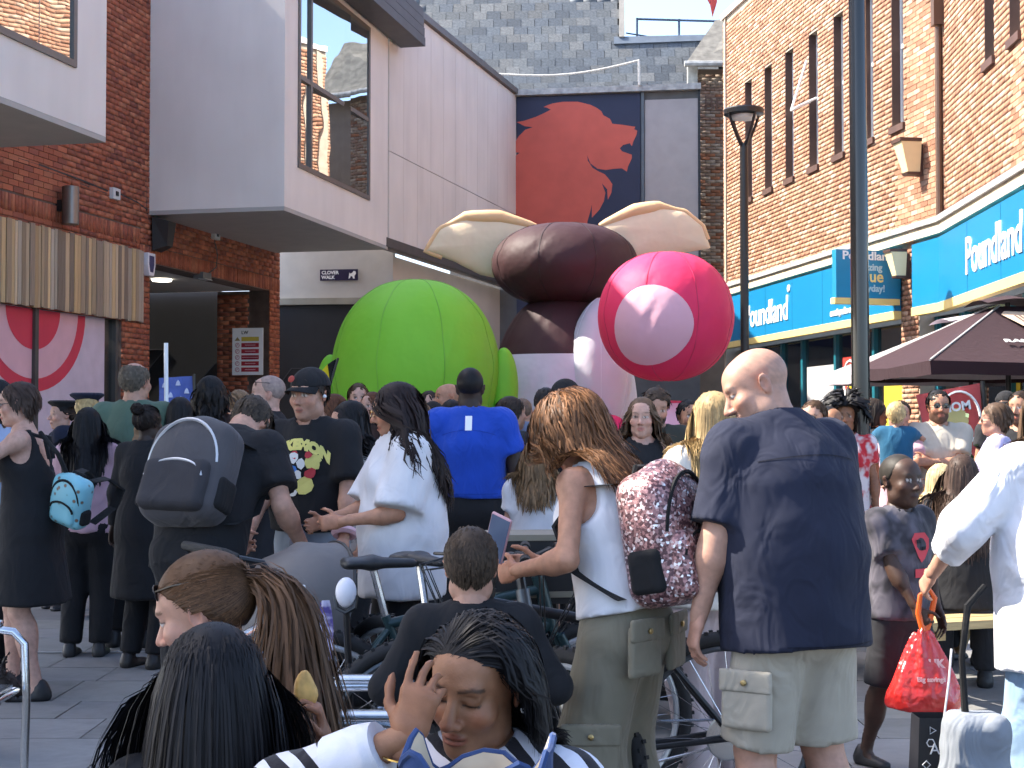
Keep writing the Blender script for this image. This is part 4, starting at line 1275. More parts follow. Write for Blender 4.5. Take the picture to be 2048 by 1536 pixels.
# ------------------------------------------------------------------ shaded red brick building with the white box bays
RED = [(.36, .105, .052), (.40, .125, .062), (.31, .088, .045), (.43, .15, .076), (.27, .08, .048), (.37, .11, .056)]
def LW(d): return Vector((-9.97 + .228 * d, d, 0))
duL = Vector((.228, 1, 0)).normalized(); nvL = Vector((1, -.228, 0)).normalized()
LB0 = LW(2.0)
lb = empty('red_brick_building', LB0, 0, 'dark red brick building with white box bays and a timber shop fascia', 'building')
def uL(px):
    d = 9.97 / (.228 - (px - 1024) / F_PX); return (d - 2.0) / duL.y
def atL(u, z, n=0.0): return LB0 + duL * u + nvL * n + Vector((0, 0, z)) - LB0
LT = 9.2
uP0, uP1 = uL(241), uL(296)          # pier beside the shop window
uQ0, uQ1 = uL(537), uL(557)          # end pillar of the passage
holesL = [(-1, uP0, 0, 2.86), (uP1, uQ0, 0, 3.73), (uL(262), uL(262) + 0, 0, 0)]
mw = MB(); wall_grid(mw, Vector((0, 0, 0)), duL, uQ1, 0, LT, holesL, .35, nvL)
# recessed return high up between the bays
mw.build('wall', M_MORTAR_L, lb)
brick_wall(lb, LB0, duL, nvL, uQ1, 0, LT - .03, holesL + [(-1, uL(208) - 5, 4.4, LT)], RED, 300, soldier=[(uP1 - .3, uQ1, 3.74, 3.97), (uL(0) - 2, uP1 - .3, 3.96, 4.18)])
# pillar face turned to the street end, and the passage
pf = MB(); pw_ = .95
c0 = atL(uQ0, 0); perp = -nvL
pf.prism([c0, c0 + perp * pw_, c0 + perp * pw_ + Vector((0, 0, 3.73)), c0 + Vector((0, 0, 3.73))], duL, .4)
pf.build('pillar', M_MORTAR_L, lb)
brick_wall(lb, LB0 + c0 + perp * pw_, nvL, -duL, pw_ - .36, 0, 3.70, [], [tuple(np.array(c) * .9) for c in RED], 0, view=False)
M_HOARD = mat('hoarding_black', (.018, .018, .021), .6, var=.1)
M_SOFFIT = mat('soffit_white', (.62, .60, .57), .7, var=.05)
hb_ = MB(); h0 = c0 + duL * .15 + perp * pw_
hb_.prism([h0, h0 + perp * 3.2, h0 + perp * 3.2 + Vector((0, 0, 3.75)), h0 + Vector((0, 0, 3.75))], duL, .08)
ho = hb_.build('hoarding', M_HOARD, lb)
ln_ = MB()
def hline(pts):
    for (a, za), (b, zb) in zip(pts, pts[1:]):
        ln_.tube([h0 + perp * a + Vector((0, 0, za)) - duL * .004, h0 + perp * b + Vector((0, 0, zb)) - duL * .004], .010, 4)
hline([(2.6, 1.9), (1.75, 2.75), (1.05, 2.75), (1.6, 2.15)]); hline([(1.3, 1.2), (.1, 2.5)]); hline([(.45, 1.2), (.1, 1.6)])
ln_.build('line_print', mat('hoarding_line', (.07, .07, .075), .6), ho)
sf_ = MB(); sf_.add([atL(uP1, 3.735), atL(uQ0, 3.735), atL(uQ0, 3.735) + perp * 4.2, atL(uP1, 3.735) + perp * 4.2], [(0, 3, 2, 1)])
sf_.build('passage_ceiling', M_SOFFIT, lb)
bk = MB(); bk.add([atL(uP1, 0) + perp * .36, atL(uP1, 0) + perp * 4.2, atL(uP1, 3.73) + perp * 4.2, atL(uP1, 3.73) + perp * .36, atL(uQ0, 0) + perp * 4.2, atL(uQ0, 3.73) + perp * 4.2], [(0, 1, 2, 3), (1, 4, 5, 2)])
bk.build('passage_wall', M_HOARD, lb)
dl = MB(); dl.lathe([(.16, 0), (.15, -.03), (.05, -.035)], tuple(atL((uP1 + uQ0) / 2, 3.73) + perp * .9), 16); dl.build('ceiling_light', mat('downlight', (.8, .8, .75), emit=((1, .93, .8), 1.6)), lb)
# white box bays
M_RENDER = mat('white_render', (.78, .72, .66), .85, var=.04, vscale=1.2, bump=.15, bscale=160, dist=.002, dirt=.07)
M_FRAME = mat('bay_frame', (.16, .145, .13), .45, metal=.3, var=.06)
def bay(d_near, d_far, px_corner_depth, wins, zb=4.47, zt=8.15, out=2.06):
    a = LW(d_near) - LB0; b = LW(d_far) - LB0
    oa, ob = a + nvL * out, b + nvL * out
    ln = (b - a).length
    m = MB()
    wh = [(w[0], w[1], w[2], w[3]) for w in wins]
    wall_grid(m, oa, duL, ln, zb, zt, wh, .15, nvL)
    m.prism([a + Vector((0, 0, zb)), oa - nvL * .15 + Vector((0, 0, zb)), oa - nvL * .15 + Vector((0, 0, zt)), a + Vector((0, 0, zt))], duL, .15)
    e0 = b - duL * .15
    m.prism([e0 + Vector((0, 0, zb)), e0 + nvL * (out - .15) + Vector((0, 0, zb)), e0 + nvL * (out - .15) + Vector((0, 0, zt)), e0 + Vector((0, 0, zt))], duL, .15)
    o = m.build('box_bay', M_RENDER, lb)
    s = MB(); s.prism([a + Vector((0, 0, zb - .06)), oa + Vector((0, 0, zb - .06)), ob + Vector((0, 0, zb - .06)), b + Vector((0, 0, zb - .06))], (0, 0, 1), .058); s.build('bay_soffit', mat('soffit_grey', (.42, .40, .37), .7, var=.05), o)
    r = MB(); r.prism([a + Vector((0, 0, zt)), oa + Vector((0, 0, zt)), ob + Vector((0, 0, zt)), b + Vector((0, 0, zt))], (0, 0, 1), .1); r.build('bay_roof', M_FRAME, o)
    inn = MB(); ia, ib = a + nvL * .4 + duL * .2, a + nvL * .4 + duL * (ln - .2)
    inn.prism([ia + Vector((0, 0, zb + .1)), ib + Vector((0, 0, zb + .1)), ib + Vector((0, 0, zt - .05)), ia + Vector((0, 0, zt - .05))], nvL, .1)
    inn.build('bay_inside', mat('bay_inside', (.05, .05, .05), .9), o)
    for (u0, u1_, z0, z1, vs, hs_) in wins:
        f = MB()
        P = lambda u, z, n=0: oa + duL * u + nvL * n + Vector((0, 0, z))
        def br(ua, ub, za, zc, n0=-.06, dep=.085): f.prism([P(ua, za, n0), P(ub, za, n0), P(ub, zc, n0), P(ua, zc, n0)], nvL, dep)
        t = .07
        br(u0, u0 + t, z0, z1); br(u1_ - t, u1_, z0, z1); br(u0 + t, u1_ - t, z0, z0 + t); br(u0 + t, u1_ - t, z1 - t, z1)
        for v in vs: br(v - t / 2, v + t / 2, z0 + t, z1 - t, -.06, .08)
        for h_ in hs_: br(u0 + t, u1_ - t, h_ - t / 2, h_ + t / 2, -.06, .075)
        w = f.build('window', M_FRAME, o)
        us = [u0 + t] + list(vs) + [u1_ - t]; zs = [z0 + t] + list(hs_) + [z1 - t]
        for ua, ub in zip(us, us[1:]):
            for za, zc in zip(zs, zs[1:]):
                p = MB(); q_ = nvL * -.03; tl = .037 * (ub - ua) + RG.uniform(-.004, .004)
                p.add([P(ua, za, -.03 - tl), P(ub, za, -.03 + tl), P(ub, zc, -.03 + tl), P(ua, zc, -.03 - tl)], [(0, 1, 2, 3)]); p.build('pane', M_PANE2, w)
    return o
# second bay: corner (565 px) at 20.54, end (773 px) at 25.14
dn = 20.54 + out_y if False else 21.0
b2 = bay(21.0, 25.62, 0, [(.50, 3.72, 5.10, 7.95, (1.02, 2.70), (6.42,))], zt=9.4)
b1 = bay(2.6, 16.05, 0, [(9.4, 13.15, 5.05, 7.9, (10.8, 12.4), ()), (1.5, 7.5, 5.05, 7.9, (3, 4.5, 6), ())], zt=8.35)  # unseen near stretch added, its roof height set for the shade it casts
ev = MB(); e_a = LW(21.0) - LB0; e_b = LW(26.2) - LB0
for k in range(4):
    ev.prism([e_a + nvL * (2.10) + Vector((0, 0, 8.02 + k * .17)), e_b + nvL * 2.10 + duL * 0 + Vector((0, 0, 8.02 + k * .17)), e_b + nvL * 2.10 + Vector((0, 0, 8.17 + k * .17)), e_a + nvL * 2.10 + Vector((0, 0, 8.17 + k * .17))], nvL, .45 - k * .012)
ev.build('eaves', mat('eaves_grey', (.10, .098, .10), .6, var=.08), lb)
# planked fascia over the shop window
uA = uL(-60); uB = uL(276)
M_PLANK = mat('plank_wood', (1, 1, 1), .75, var=.35, vscale=5, bump=.4, bscale=20, stretch=(6, 6, .5), source='obj', spec=.2)
pk = MB().box((0, 0, 0), (1, 1, 1)).build('plank', M_PLANK); pk_me = pk.data; bpy.data.objects.remove(pk)
u = uA; angL = math.atan2(duL.y, duL.x)
WOOD = [(.50, .37, .23), (.58, .45, .30), (.36, .27, .18), (.64, .46, .25), (.48, .40, .31), (.30, .23, .17), (.56, .38, .20)]
while u < uB:
    w_ = RG.uniform(.055, .12)
    o = bpy.data.objects.new('plank', pk_me); zz = RG.uniform(-.01, .012)
    o.location = atL(u + w_ / 2, 3.36 + zz, .05 + RG.uniform(0, .018)); o.rotation_euler = (0, 0, angL); o.scale = (w_ - .006, .035, 1.0)
    c = np.array(WOOD[RG.choice(len(WOOD))]) * RG.uniform(.75, 1.1); o.color = (*c, 1); link(o, lb); u += w_
fb = MB(); fb.prism([atL(uA, 2.87), atL(uB, 2.87), atL(uB, 3.85), atL(uA, 3.85)], nvL, .03); fb.build('fascia_back', M_DARKMETAL, lb)
# shop window with the round poster
sw = MB()
for u in (uL(-30), uL(76), uL(236)):
    sw.prism([atL(u - .04, .3, -.12), atL(u + .04, .3, -.12), atL(u + .04, 2.86, -.12), atL(u - .04, 2.86, -.12)], nvL, .1)
sw.prism([atL(uL(-60), 0, -.12), atL(uP0, 0, -.12), atL(uP0, .3, -.12), atL(uL(-60), .3, -.12)], nvL, .1)
swo = sw.build('shop_window', mat('shop_frame_dark', (.06, .058, .055), .5), lb)
for a, b in ((uL(-30) + .04, uL(76) - .04), (uL(76) + .04, uL(236) - .04)):
    p = MB(); p.add([atL(a, .3, -.08), atL(b, .3, -.08), atL(b, 2.86, -.08), atL(a, 2.86, -.08)], [(0, 1, 2, 3)]); p.build('pane', M_SHOPGLASS, swo)
M_PINK = mat('poster_pink', (.72, .42, .47), .6, var=.05); M_TRED = mat('poster_target_red', (.62, .035, .075), .6, var=.05)
bd = MB(); bd.add([atL(uL(-60), .3, -.074), atL(uL(236) - .25, .3, -.074), atL(uL(236) - .25, 2.86, -.074), atL(uL(-60), 2.86, -.074)], [(0, 1, 2, 3)]); bd.build('poster', mat('poster_lilac', (.62, .52, .60), .6, var=.08), swo)
tc_ = (uL(75), 2.85)
for r_, n_, m_ in ((1.02, -.070, M_TRED), (.86, -.066, M_PINK), (.50, -.062, M_TRED)):
    c_ = MB(); pts = [atL(tc_[0] + r_ * 1.25 * math.cos(t), tc_[1] + r_ * math.sin(t), n_) for t in np.linspace(math.pi, 2 * math.pi, 28)]
    c_.add(pts, [tuple(range(len(pts)))]); c_.build('poster_disc', m_, swo)
bi = MB(); bi.prism([atL(uA - 3, 0, -.6), atL(uP0, 0, -.6), atL(uP0, 2.9, -.6), atL(uA - 3, 2.9, -.6)], nvL, .05); bi.build('shop_back', mat('shop_back', (.12, .1, .1), .9), swo)
# fittings on the red wall
def fit(name, lab, cat, build, loc):
    o = empty(name, loc, 0, lab, cat); build(o); return o
def wp(px, py, n=0.0):
    d = 9.97 / (.228 - (px - 1024) / F_PX); p = PX(px, py, d); return p + nvL * n
MZ = Matrix.Rotation(angL, 3, 'Z')
def b_updown(o):
    MB().lathe([(.10, -.24), (.105, -.235), (.105, .235), (.10, .24)], (0.20 * nvL.x, .20 * nvL.y, 0), 20).build('cylinder_shade', mat('anodised_grey', (.19, .18, .17), .35, metal=.7, var=.05), o, True)
    MB().box(tuple(nvL * .06), (.10, .16, .14), angL).build('wall_plate', M_DARKMETAL, o)
fit('wall_lamp', 'grey cylinder up-and-down lamp on the dark red bricks above the timber fascia', 'lamp', b_updown, wp(112, 412))
def b_speaker(o):
    m = MB(); m.add([tuple(MZ @ Vector(p)) for p in [(-.14, -.02, -.24), (.14, -.02, -.24), (.16, -.02, .24), (-.16, -.02, .24), (-.09, -.22, -.17), (.09, -.22, -.17), (.12, -.26, .18), (-.12, -.26, .18)]],
          [(0, 1, 2, 3), (7, 6, 5, 4), (0, 4, 5, 1), (1, 5, 6, 2), (2, 6, 7, 3), (3, 7, 4, 0)]); m.build('cabinet', mat('speaker_black', (.015, .015, .016), .5), o)
    MB().tube([tuple(MZ @ Vector((0, 0.01, .05))), tuple(MZ @ Vector((0, -.05, .05)))], .03, 8).build('bracket', M_DARKMETAL, o)
fit('loudspeaker', 'black outdoor loudspeaker under the corner of the white box bay', 'speaker', b_speaker, wp(305, 470, .05))
def b_alarm(o):
    m = MB(); m.prism([tuple(MZ @ Vector(p)) for p in [(-.11, -.001, .15), (-.12, -.001, -.02), (-.07, -.001, -.17), (.07, -.001, -.17), (.12, -.001, -.02), (.11, -.001, .15)]], nvL, .09); m.build('case', mat('alarm_white', (.75, .75, .78), .4), o)
    m = MB(); m.prism([tuple(MZ @ Vector(p) + nvL * .091) for p in [(-.07, 0, .11), (-.075, 0, 0), (-.04, 0, -.12), (.04, 0, -.12), (.075, 0, 0), (.07, 0, .11)]], nvL, .006); m.build('badge', mat('alarm_navy', (.03, .03, .12), .4), o)
fit('alarm_box', 'white and navy shield-shaped alarm box below the loudspeaker', 'alarm', b_alarm, wp(289, 528, .02))
def b_jb(o):
    MB().box((0, 0, 0), (.20, .09, .15), angL).build('case', mat('junction_grey', (.62, .62, .6), .5), o); MB().box(tuple(nvL * .05), (.06, .02, .06), angL).build('knockout', M_DARKMETAL, o)
fit('junction_box', 'white junction box where the wall cables meet', 'junction box', b_jb, wp(221, 388, .05))
fit('junction_box', 'pale twin switch box on the lintel under the white bay', 'junction box', b_jb, wp(424, 470, .05))
cb = MB()
def wcable(pts, r=.018): cb.tube([wp(*p, .03) - wp(0, 300) for p in pts], r, 5)
wcable([(-20, 300), (60, 325), (150, 358), (210, 382)]); wcable([(-20, 305), (60, 332), (150, 365), (210, 388)], .012)
wcable([(210, 378), (213, 312), (222, 306), (275, 328), (287, 345), (288, 420), (296, 445)], .012); wcable([(235, 388), (270, 405), (290, 420)], .014)
cbo = cb.build('wall_cable', mat('cable_black', (.02, .018, .017), .6)); cbo.location = wp(0, 300); tag(cbo, 'dark cables clipped along the red brick wall to a junction box', 'cable')
c2 = MB(); c2.tube([wp(*p, .03) - wp(424, 470) for p in ((424, 478), (431, 510), (428, 535), (412, 548))], .014, 5); o_ = c2.build('wall_cable', mat('cable_grey', (.08, .075, .07), .6)); o_.location = wp(424, 470); tag(o_, 'short grey cable hanging down the lintel from the twin switch box', 'cable')
def b_flood(o):
    MB().box((0, 0, 0), (.30, .16, .10), angL).build('housing', mat('flood_grey', (.14, .14, .14), .5), o); MB().box(tuple(nvL * .05 + Vector((0, 0, -.056))), (.26, .12, .01), angL).build('lens', mat('flood_lens', (.6, .6, .58), .3), o)
fit('floodlight', 'small grey floodlight fixed below the passage lintel', 'lamp', b_flood, wp(405, 552, .0))
# notice board on the pillar
nb0 = LB0 + c0 + perp * (pw_ - .06)
pN = PX(467, 657, 25.45); pM = PX(530, 750, 25.3)
nbx = nvL; nbw = .56; nh = pN.z - pM.z
N0 = Vector((pN.x, pN.y - .06, pM.z))
nb = empty('notice_board', N0, 0, 'white notice board with yellow and red bars on the brick pillar', 'sign')
def nbp(name, a, b, c, d, m, n): 
    p = MB(); p.prism([nbx * a + Vector((0, 0, c)), nbx * b + Vector((0, 0, c)), nbx * b + Vector((0, 0, d)), nbx * a + Vector((0, 0, d))], -duL, n); p.build(name, m, nb)
nbp('backing', 0, nbw, 0, nh, M_PWHITE, .02)
nbp('yellow_bar', nbw * .3, nbw * .87, nh * .72, nh * .81, mat('notice_yellow', (.55, .42, .05), .5), .023)
for k in range(5): nbp('red_bar', nbw * .3, nbw * .87, nh * (.59 - .13 * k), nh * (.68 - .13 * k), mat('notice_red', (.36, .015, .03), .5), .023)
for k in range(5):
    r_ = [nbx * (nbw * .17 + .035 * math.cos(t)) + Vector((0, 0, nh * (.635 - .13 * k) + .035 * math.sin(t))) - duL * .023 for t in np.linspace(0, 6.283, 14)][:-1]
    rm = MB(); rm.tube(r_, .007, 4, closed=True); rm.tube([r_[2], r_[8]], .006, 4); rm.build('ban_symbol', mat('notice_ring', (.5, .25, .28), .5), nb)
tr_ = MB(); tr_.prism([nbx * (nbw * .17 - .05) + Vector((0, 0, nh * .73)) - duL * .021, nbx * (nbw * .17 + .05) + Vector((0, 0, nh * .73)) - duL * .021, nbx * (nbw * .17) + Vector((0, 0, nh * .81)) - duL * .021], -duL, .004); tr_.build('warning_triangle', mat('notice_tri', (.3, .22, .08), .5), nb)
lettering('LW', .08, nbx * nbw * .3 + Vector((0, 0, nh * .87)) - duL * .022, nbx, (0, 0, 1), M_DARKMETAL, nb, extrude=.002, bold=.002)
for k in range(5):
    nbp('print_line', nbw * (.42 if k != 2 else .33), nbw * (.76 if k != 2 else .85), nh * (.627 - .13 * k), nh * (.643 - .13 * k), mat('notice_print', (.65, .35, .37), .5), .026)

# ------------------------------------------------------------------ white clad wall with the lion mural at its end
wA = Vector((-2.13, 25.3, 0)); wB = Vector((.075, 33.1, 0)); duW = (wB - wA).normalized(); LWn = (wB - wA).length; nvW = Vector((duW.y, -duW.x, 0))
wc = empty('white_building', wA, 0, 'pale clad building with overhanging upper wall beyond the box bays', 'building')
M_CLAD = mat('clad_white', (.73, .675, .62), .75, var=.05, vscale=1.0, bump=.05, dirt=.10)
def atW(u, z, n=0.0): return duW * u + nvW * n + Vector((0, 0, z))
npan = 11
for i in range(npan):
    a, b = LWn * i / npan, LWn * (i + 1) / npan
    for z0, z1 in ((4.62, 6.12), (6.135, 8.82)):
        p = MB(); p.prism([atW(a + .0035, z0), atW(b - .0035, z0), atW(b - .0035, z1), atW(a + .0035, z1)], nvW, .02); p.build('panel', M_CLAD, wc)
p = MB(); p.prism([atW(0, 4.5), atW(LWn, 4.5), atW(LWn, 8.9), atW(0, 8.9)], -nvW, .3); p.build('wall', mat('clad_gap', (.26, .24, .23), .8), wc)
p = MB(); p.prism([atW(-.2, 4.46, -.05), atW(LWn, 4.46, -.05), atW(LWn, 4.615, -.05), atW(-.2, 4.615, -.05)], nvW, .11); p.build('drip_trim', mat('trim_brown', (.07, .06, .055), .5), wc)
p = MB(); p.prism([atW(-.1, 8.83, -.3), atW(LWn, 8.83, -.3), atW(LWn, 8.95, -.3), atW(-.1, 8.95, -.3)], nvW, .40); p.build('coping', mat('coping_brown', (.13, .11, .10), .5), wc)
M_LOW = mat('lower_cream', (.55, .50, .45), .85, var=.05, vscale=1.5)
p = MB(); p.prism([atW(1.2, 0, -.35), atW(LWn + .3, 0, -.35), atW(LWn + .3, 4.46, -.35), atW(1.2, 4.46, -.35)], -nvW, .2); p.build('lower_wall', M_LOW, wc)
# return wall with the street name, dark shutters below
s0 = LB0 + atL(uQ1, 0) - wA + duL * .9 - nvL * .9
s1 = atW(1.2, 0, -.35)
sd = (s1 - s0).normalized(); sn = Vector((sd.y, -sd.x, 0))
p = MB(); p.prism([s0 + Vector((0, 0, 3.72)), s1 + Vector((0, 0, 3.72)), s1 + Vector((0, 0, 4.9)), s0 + Vector((0, 0, 4.9))], -sn, .2); p.build('lintel', mat('lintel_grey', (.50, .475, .45), .85, var=.05), wc)
p = MB(); p.prism([s0 + Vector((0, 0, 3.60)) + sn * .05, s1 + Vector((0, 0, 3.60)) + sn * .05, s1 + Vector((0, 0, 3.715)) + sn * .05, s0 + Vector((0, 0, 3.715)) + sn * .05], -sn, .2); p.build('shutter_box', mat('shutter_box', (.30, .28, .23), .6), wc)
p = MB(); p.prism([s0 - sn * .05, s1 - sn * .05, s1 - sn * .05 + Vector((0, 0, 3.6)), s0 - sn * .05 + Vector((0, 0, 3.6))], -sn, .1); sh_o = p.build('shutter', M_HOARD, wc)
ln_ = MB(); wS = (s1 - s0).length
for (a, za), (b, zb) in (((.1, 1.6), (.75, 2.45)), ((.75, 2.45), (wS - .1, 2.45)), ((.1, .9), (wS - .2, 2.35))): ln_.tube([s0 + sd * a + Vector((0, 0, za)) - sn * .045, s0 + sd * b + Vector((0, 0, zb)) - sn * .045], .010, 4)
ln_.build('line_print', mat('hoarding_line', (.07, .07, .075)), sh_o)
ss = empty('street_sign', wA + s0 + sd * (wS * .36 + .35) + Vector((0, 0, 4.03)) + sn * .02, 0, 'navy street name plate with a white lion above the dark shutter', 'sign')
plW, plH = .70, .20
p = MB(); p.prism([Vector((0, 0, 0)), sd * plW, sd * plW + Vector((0, 0, plH)), Vector((0, 0, plH))], sn, .02); p.build('plate', mat('plate_navy', (.018, .012, .05), .4), ss)
lettering('CLOVER', .085, sd * .03 + sn * .022 + Vector((0, 0, .115)), sd, (0, 0, 1), M_SIGNWHITE, ss, extrude=.002, bold=.003); lettering('WALK', .085, sd * .03 + sn * .022 + Vector((0, 0, .03)), sd, (0, 0, 1), M_SIGNWHITE, ss, extrude=.002, bold=.003)
li = [(0, 0), (.03, .01), (.04, .045), (.07, .04), (.085, 0), (.115, 0), (.11, .05), (.14, .09), (.13, .13), (.095, .14), (.07, .105), (.03, .09), (.015, .11), (.01, .06)]
p = MB(); p.prism([sd * (.53 + a) + Vector((0, 0, .03 + b)) + sn * .021 for a, b in li], sn, .003); p.build('lion_emblem', M_SIGNWHITE, ss)
# cameras and boxes at that corner
def cctv(px, py, d, lab, down):
    p = PX(px, py, d); o = empty('security_camera', p, 0, lab, 'camera', 'security cameras')
    RMx = Matrix.Rotation(.35, 3, 'Y') if down else Matrix.Rotation(0, 3, 'Y')
    m = MB(); m.lathe([(.001, -.16), (.052, -.16), (.055, -.10), (.055, .13), (.045, .14)], (0, 0, 0), 14, Matrix.Rotation(math.radians(-70), 3, 'Y') @ Matrix.Rotation(.5, 3, 'X')); m.build('housing', mat('cctv_cream', (.55, .54, .45), .5), o, True)
    m = MB(); m.tube([(.03, 0, .02), (.10, .02, .12), (.10, .06, .15)], .018, 6); m.build('arm', mat('cctv_cream', (.55, .54, .45)), o)
cctv(700, 597, 27.2, 'cream bullet camera pointing down over the green inflatable', True)
p0 = PX(697, 562, 27.3); o = empty('junction_box', p0, 0, 'cream camera junction box beside the street name plate', 'junction box')
MB().box((0, 0, 0), (.26, .14, .10)).build('case', mat('cctv_cream', (.55, .54, .45)), o); MB().lathe([(.03, 0), (.05, .02), (.05, .06), (.02, .08)], (.02, 0, .05), 12).build('dome', mat('cctv_cream', (.55, .54, .45)), o, True)
cbl = MB(); cbl.tube([PX(*q, 27.0) - PX(700, 500, 27) for q in ((699, 490), (700, 518), (715, 525), (735, 528), (736, 575))], .022, 5); o_ = cbl.build('wall_cable', mat('cable_black', (.02, .018, .017))); o_.location = PX(700, 500, 27); tag(o_, 'black cable bent round the corner by the street name plate', 'cable')

# ---- lion mural wall
mA = Vector((.08, 33.1, 0)); mB = Vector((4.12, 32.45, 0)); duM = (mB - mA).normalized(); LM = (mB - mA).length; nvM = Vector((duM.y, -duM.x, 0))
mu = empty('mural_wall', mA, 0, 'end wall with a red lion head mural on navy and a grey panel', 'wall')
def onM(px, py, n=0.0):
    """ray of the photo pixel met with the mural wall"""
    o = Vector((0, 0, CAM_H)); r = PX(px, py, 10) - o
    t = (mA - o).dot(nvM) / r.dot(nvM); return o + r * t + nvM * n - mA
M_NAVY = mat('mural_navy', (.020, .026, .062), .6, var=.06, vscale=2); M_LION = mat('mural_red', (.58, .105, .07), .6, var=.07, vscale=2.5)
p = MB(); p.prism([duM * -1.5, duM * LM, duM * LM + Vector((0, 0, 8.9)), duM * -1.5 + Vector((0, 0, 8.9))], -nvM, .3); p.build('wall', mat('mural_wall_base', (.12, .12, .12), .8), mu)
def um(px): return onM(px, 300).dot(duM)
def pan(name, a, b, z0, z1, m, n): 
    p = MB(); p.prism([duM * a + Vector((0, 0, z0)), duM * b + Vector((0, 0, z0)), duM * b + Vector((0, 0, z1)), duM * a + Vector((0, 0, z1))], nvM, n); return p.build(name, m, mu)
pan('navy_panel', .03, um(1281), 3.2, 8.78, M_NAVY, .03)
pan('grey_panel', um(1290), um(1396), 3.2, 8.62, mat('panel_grey', (.40, .37, .365), .8, var=.05), .03)
pan('mullion', um(1283), um(1289), 3.2, 8.80, mat('mullion_grey', (.10, .12, .14), .5), .06)
pan('mullion', um(1397), um(1401), 3.2, 8.80, M_DARKMETAL, .06)
pan('gutter', -.02, LM + .05, 8.80, 8.93, M_LEAD, .16)
LION = [(1031, 470), (1031, 313), (1040, 306), (1031, 305), (1031, 284), (1039, 272), (1051, 260), (1066, 255), (1050, 253), (1034, 245), (1049, 242), (1073, 234), (1090, 226), (1102, 220), (1094, 216), (1087, 215), (1095, 211), (1105, 207.5), (1127, 204), (1156, 204), (1181, 210), (1195, 217), (1203, 223), (1207, 231), (1220, 238), (1225, 248), (1244, 250), (1271, 254), (1268.5, 259), (1275, 262), (1273, 271), (1267, 283), (1264, 293), (1260, 287), (1246.5, 290.5), (1240, 297), (1244, 303), (1264, 310), (1264, 317), (1256, 334), (1254, 344), (1244, 337), (1229, 338), (1212, 340.5), (1195, 338), (1181, 327), (1174.5, 311), (1176, 322), (1185.5, 336), (1195, 342), (1210, 349), (1220, 361), (1225, 369), (1223, 386), (1216, 400), (1214.5, 379), (1204, 367), (1211, 386), (1208, 403), (1199, 420), (1184, 436), (1184, 410), (1180, 427), (1175, 444), (1172, 470)]
lv = [onM(a, b, .034) for a, b in LION]
from mathutils.geometry import tessellate_polygon
tri = tessellate_polygon([[Vector((v.dot(duM), v.z, 0)) for v in lv]])
mk('lion_emblem', lv, [tuple(t) for t in tri], M_LION, mu)
# ---- slate roof behind, with railing
SLATE = [(.10, .115, .13), (.12, .132, .142), (.088, .102, .118), (.125, .135, .14), (.145, .15, .15)]
rf = empty('slate_roof', (0, 34.5, 8.9), 0, 'tall grey slate roof slope behind the lion mural', 'roof')
M_SLATE = mat('slate', (1, 1, 1), .6, var=.25, vscale=6, bump=.3, bscale=30, source='obj', spec=.4); M_SLATEF = mat('slate_field', (1, 1, 1), .6, var=.25, vscale=6, bump=.3, bscale=30, source='attr', spec=.4)
sl_me = MB().box((0, 0, 0), (1, 1, 1)).build('slate', M_SLATE).data; bpy.data.objects.remove(bpy.data.objects['slate'])
tilt = math.radians(62); eu = Vector((1, -.06, 0)).normalized(); eup = Vector((.02, math.cos(tilt), math.sin(tilt))).normalized(); en = eu.cross(eup)
nsl = 0; V, Fq, CC = [], [], []
cand = []
for r in range(26):
    for c in range(-12, 26):
        w_ = .335; cx = c * w_ + (w_ / 2 if r % 2 else 0); cy = r * .255
        P = Vector((0, 34.5, 8.9)) + eu * cx + eup * cy
        x, y, dp = proj(P)
        lim = 1247 if y < 84 else 1440
        if x > lim or x < 760: continue
        cand.append((0 <= y < 190 and x > 850, cx, cy, w_))
for vis, cx, cy, w_ in cand:
    c_ = np.array(SLATE[RG.choice(len(SLATE))]) * RG.uniform(.8, 1.2)
    w2 = w_ * RG.choice([.98, .98, .96]); tl = RG.uniform(-.012, .012)
    pos = eu * cx + eup * cy + en * (.02 + RG.uniform(0, .008))
    if vis and nsl < 300:
        o = bpy.data.objects.new('slate', sl_me); o.location = pos
        Rm_ = Matrix((eu, eup, en)).transposed() @ Matrix.Rotation(tl, 3, 'Z') @ Matrix.Rotation(.045, 3, 'X')
        o.rotation_euler = Rm_.to_euler(); o.scale = (w2, .30, .012); o.color = (*c_, 1); link(o, rf); nsl += 1
    else:
        b = len(V)
        for su, sv, sw_ in ((-1, -1, -1), (1, -1, -1), (1, 1, -1), (-1, 1, -1), (-1, -1, 1), (1, -1, 1), (1, 1, 1), (-1, 1, 1)): V.append(pos + eu * su * w2 / 2 + eup * sv * .15 + en * sw_ * .006)
        Fq += [[b + q for q in f] for f in ((0, 3, 2, 1), (4, 5, 6, 7), (0, 1, 5, 4), (1, 2, 6, 5), (2, 3, 7, 6), (3, 0, 4, 7))]; CC += [c_] * 8
if V: tag(mk('slate_field', V, np.array(Fq), M_SLATEF, rf, False, np.array(CC)), kind='stuff')
def onR(px, py):
    o = Vector((0, 0, CAM_H)); r = PX(px, py, 10) - o; O = Vector((0, 34.5, 8.9))
    t = (O - o).dot(en) / r.dot(en); return o + r * t - O
bs = MB(); q = [onR(740, 200), onR(1450, 190), onR(1450, 84), onR(1247, 84), onR(1247, -60), onR(740, -60)]
q = [p - en * .02 for p in q]
bs.prism(q, -en, .1); bs.build('roof_board', mat('roof_board', (.03, .035, .04), .9), rf)
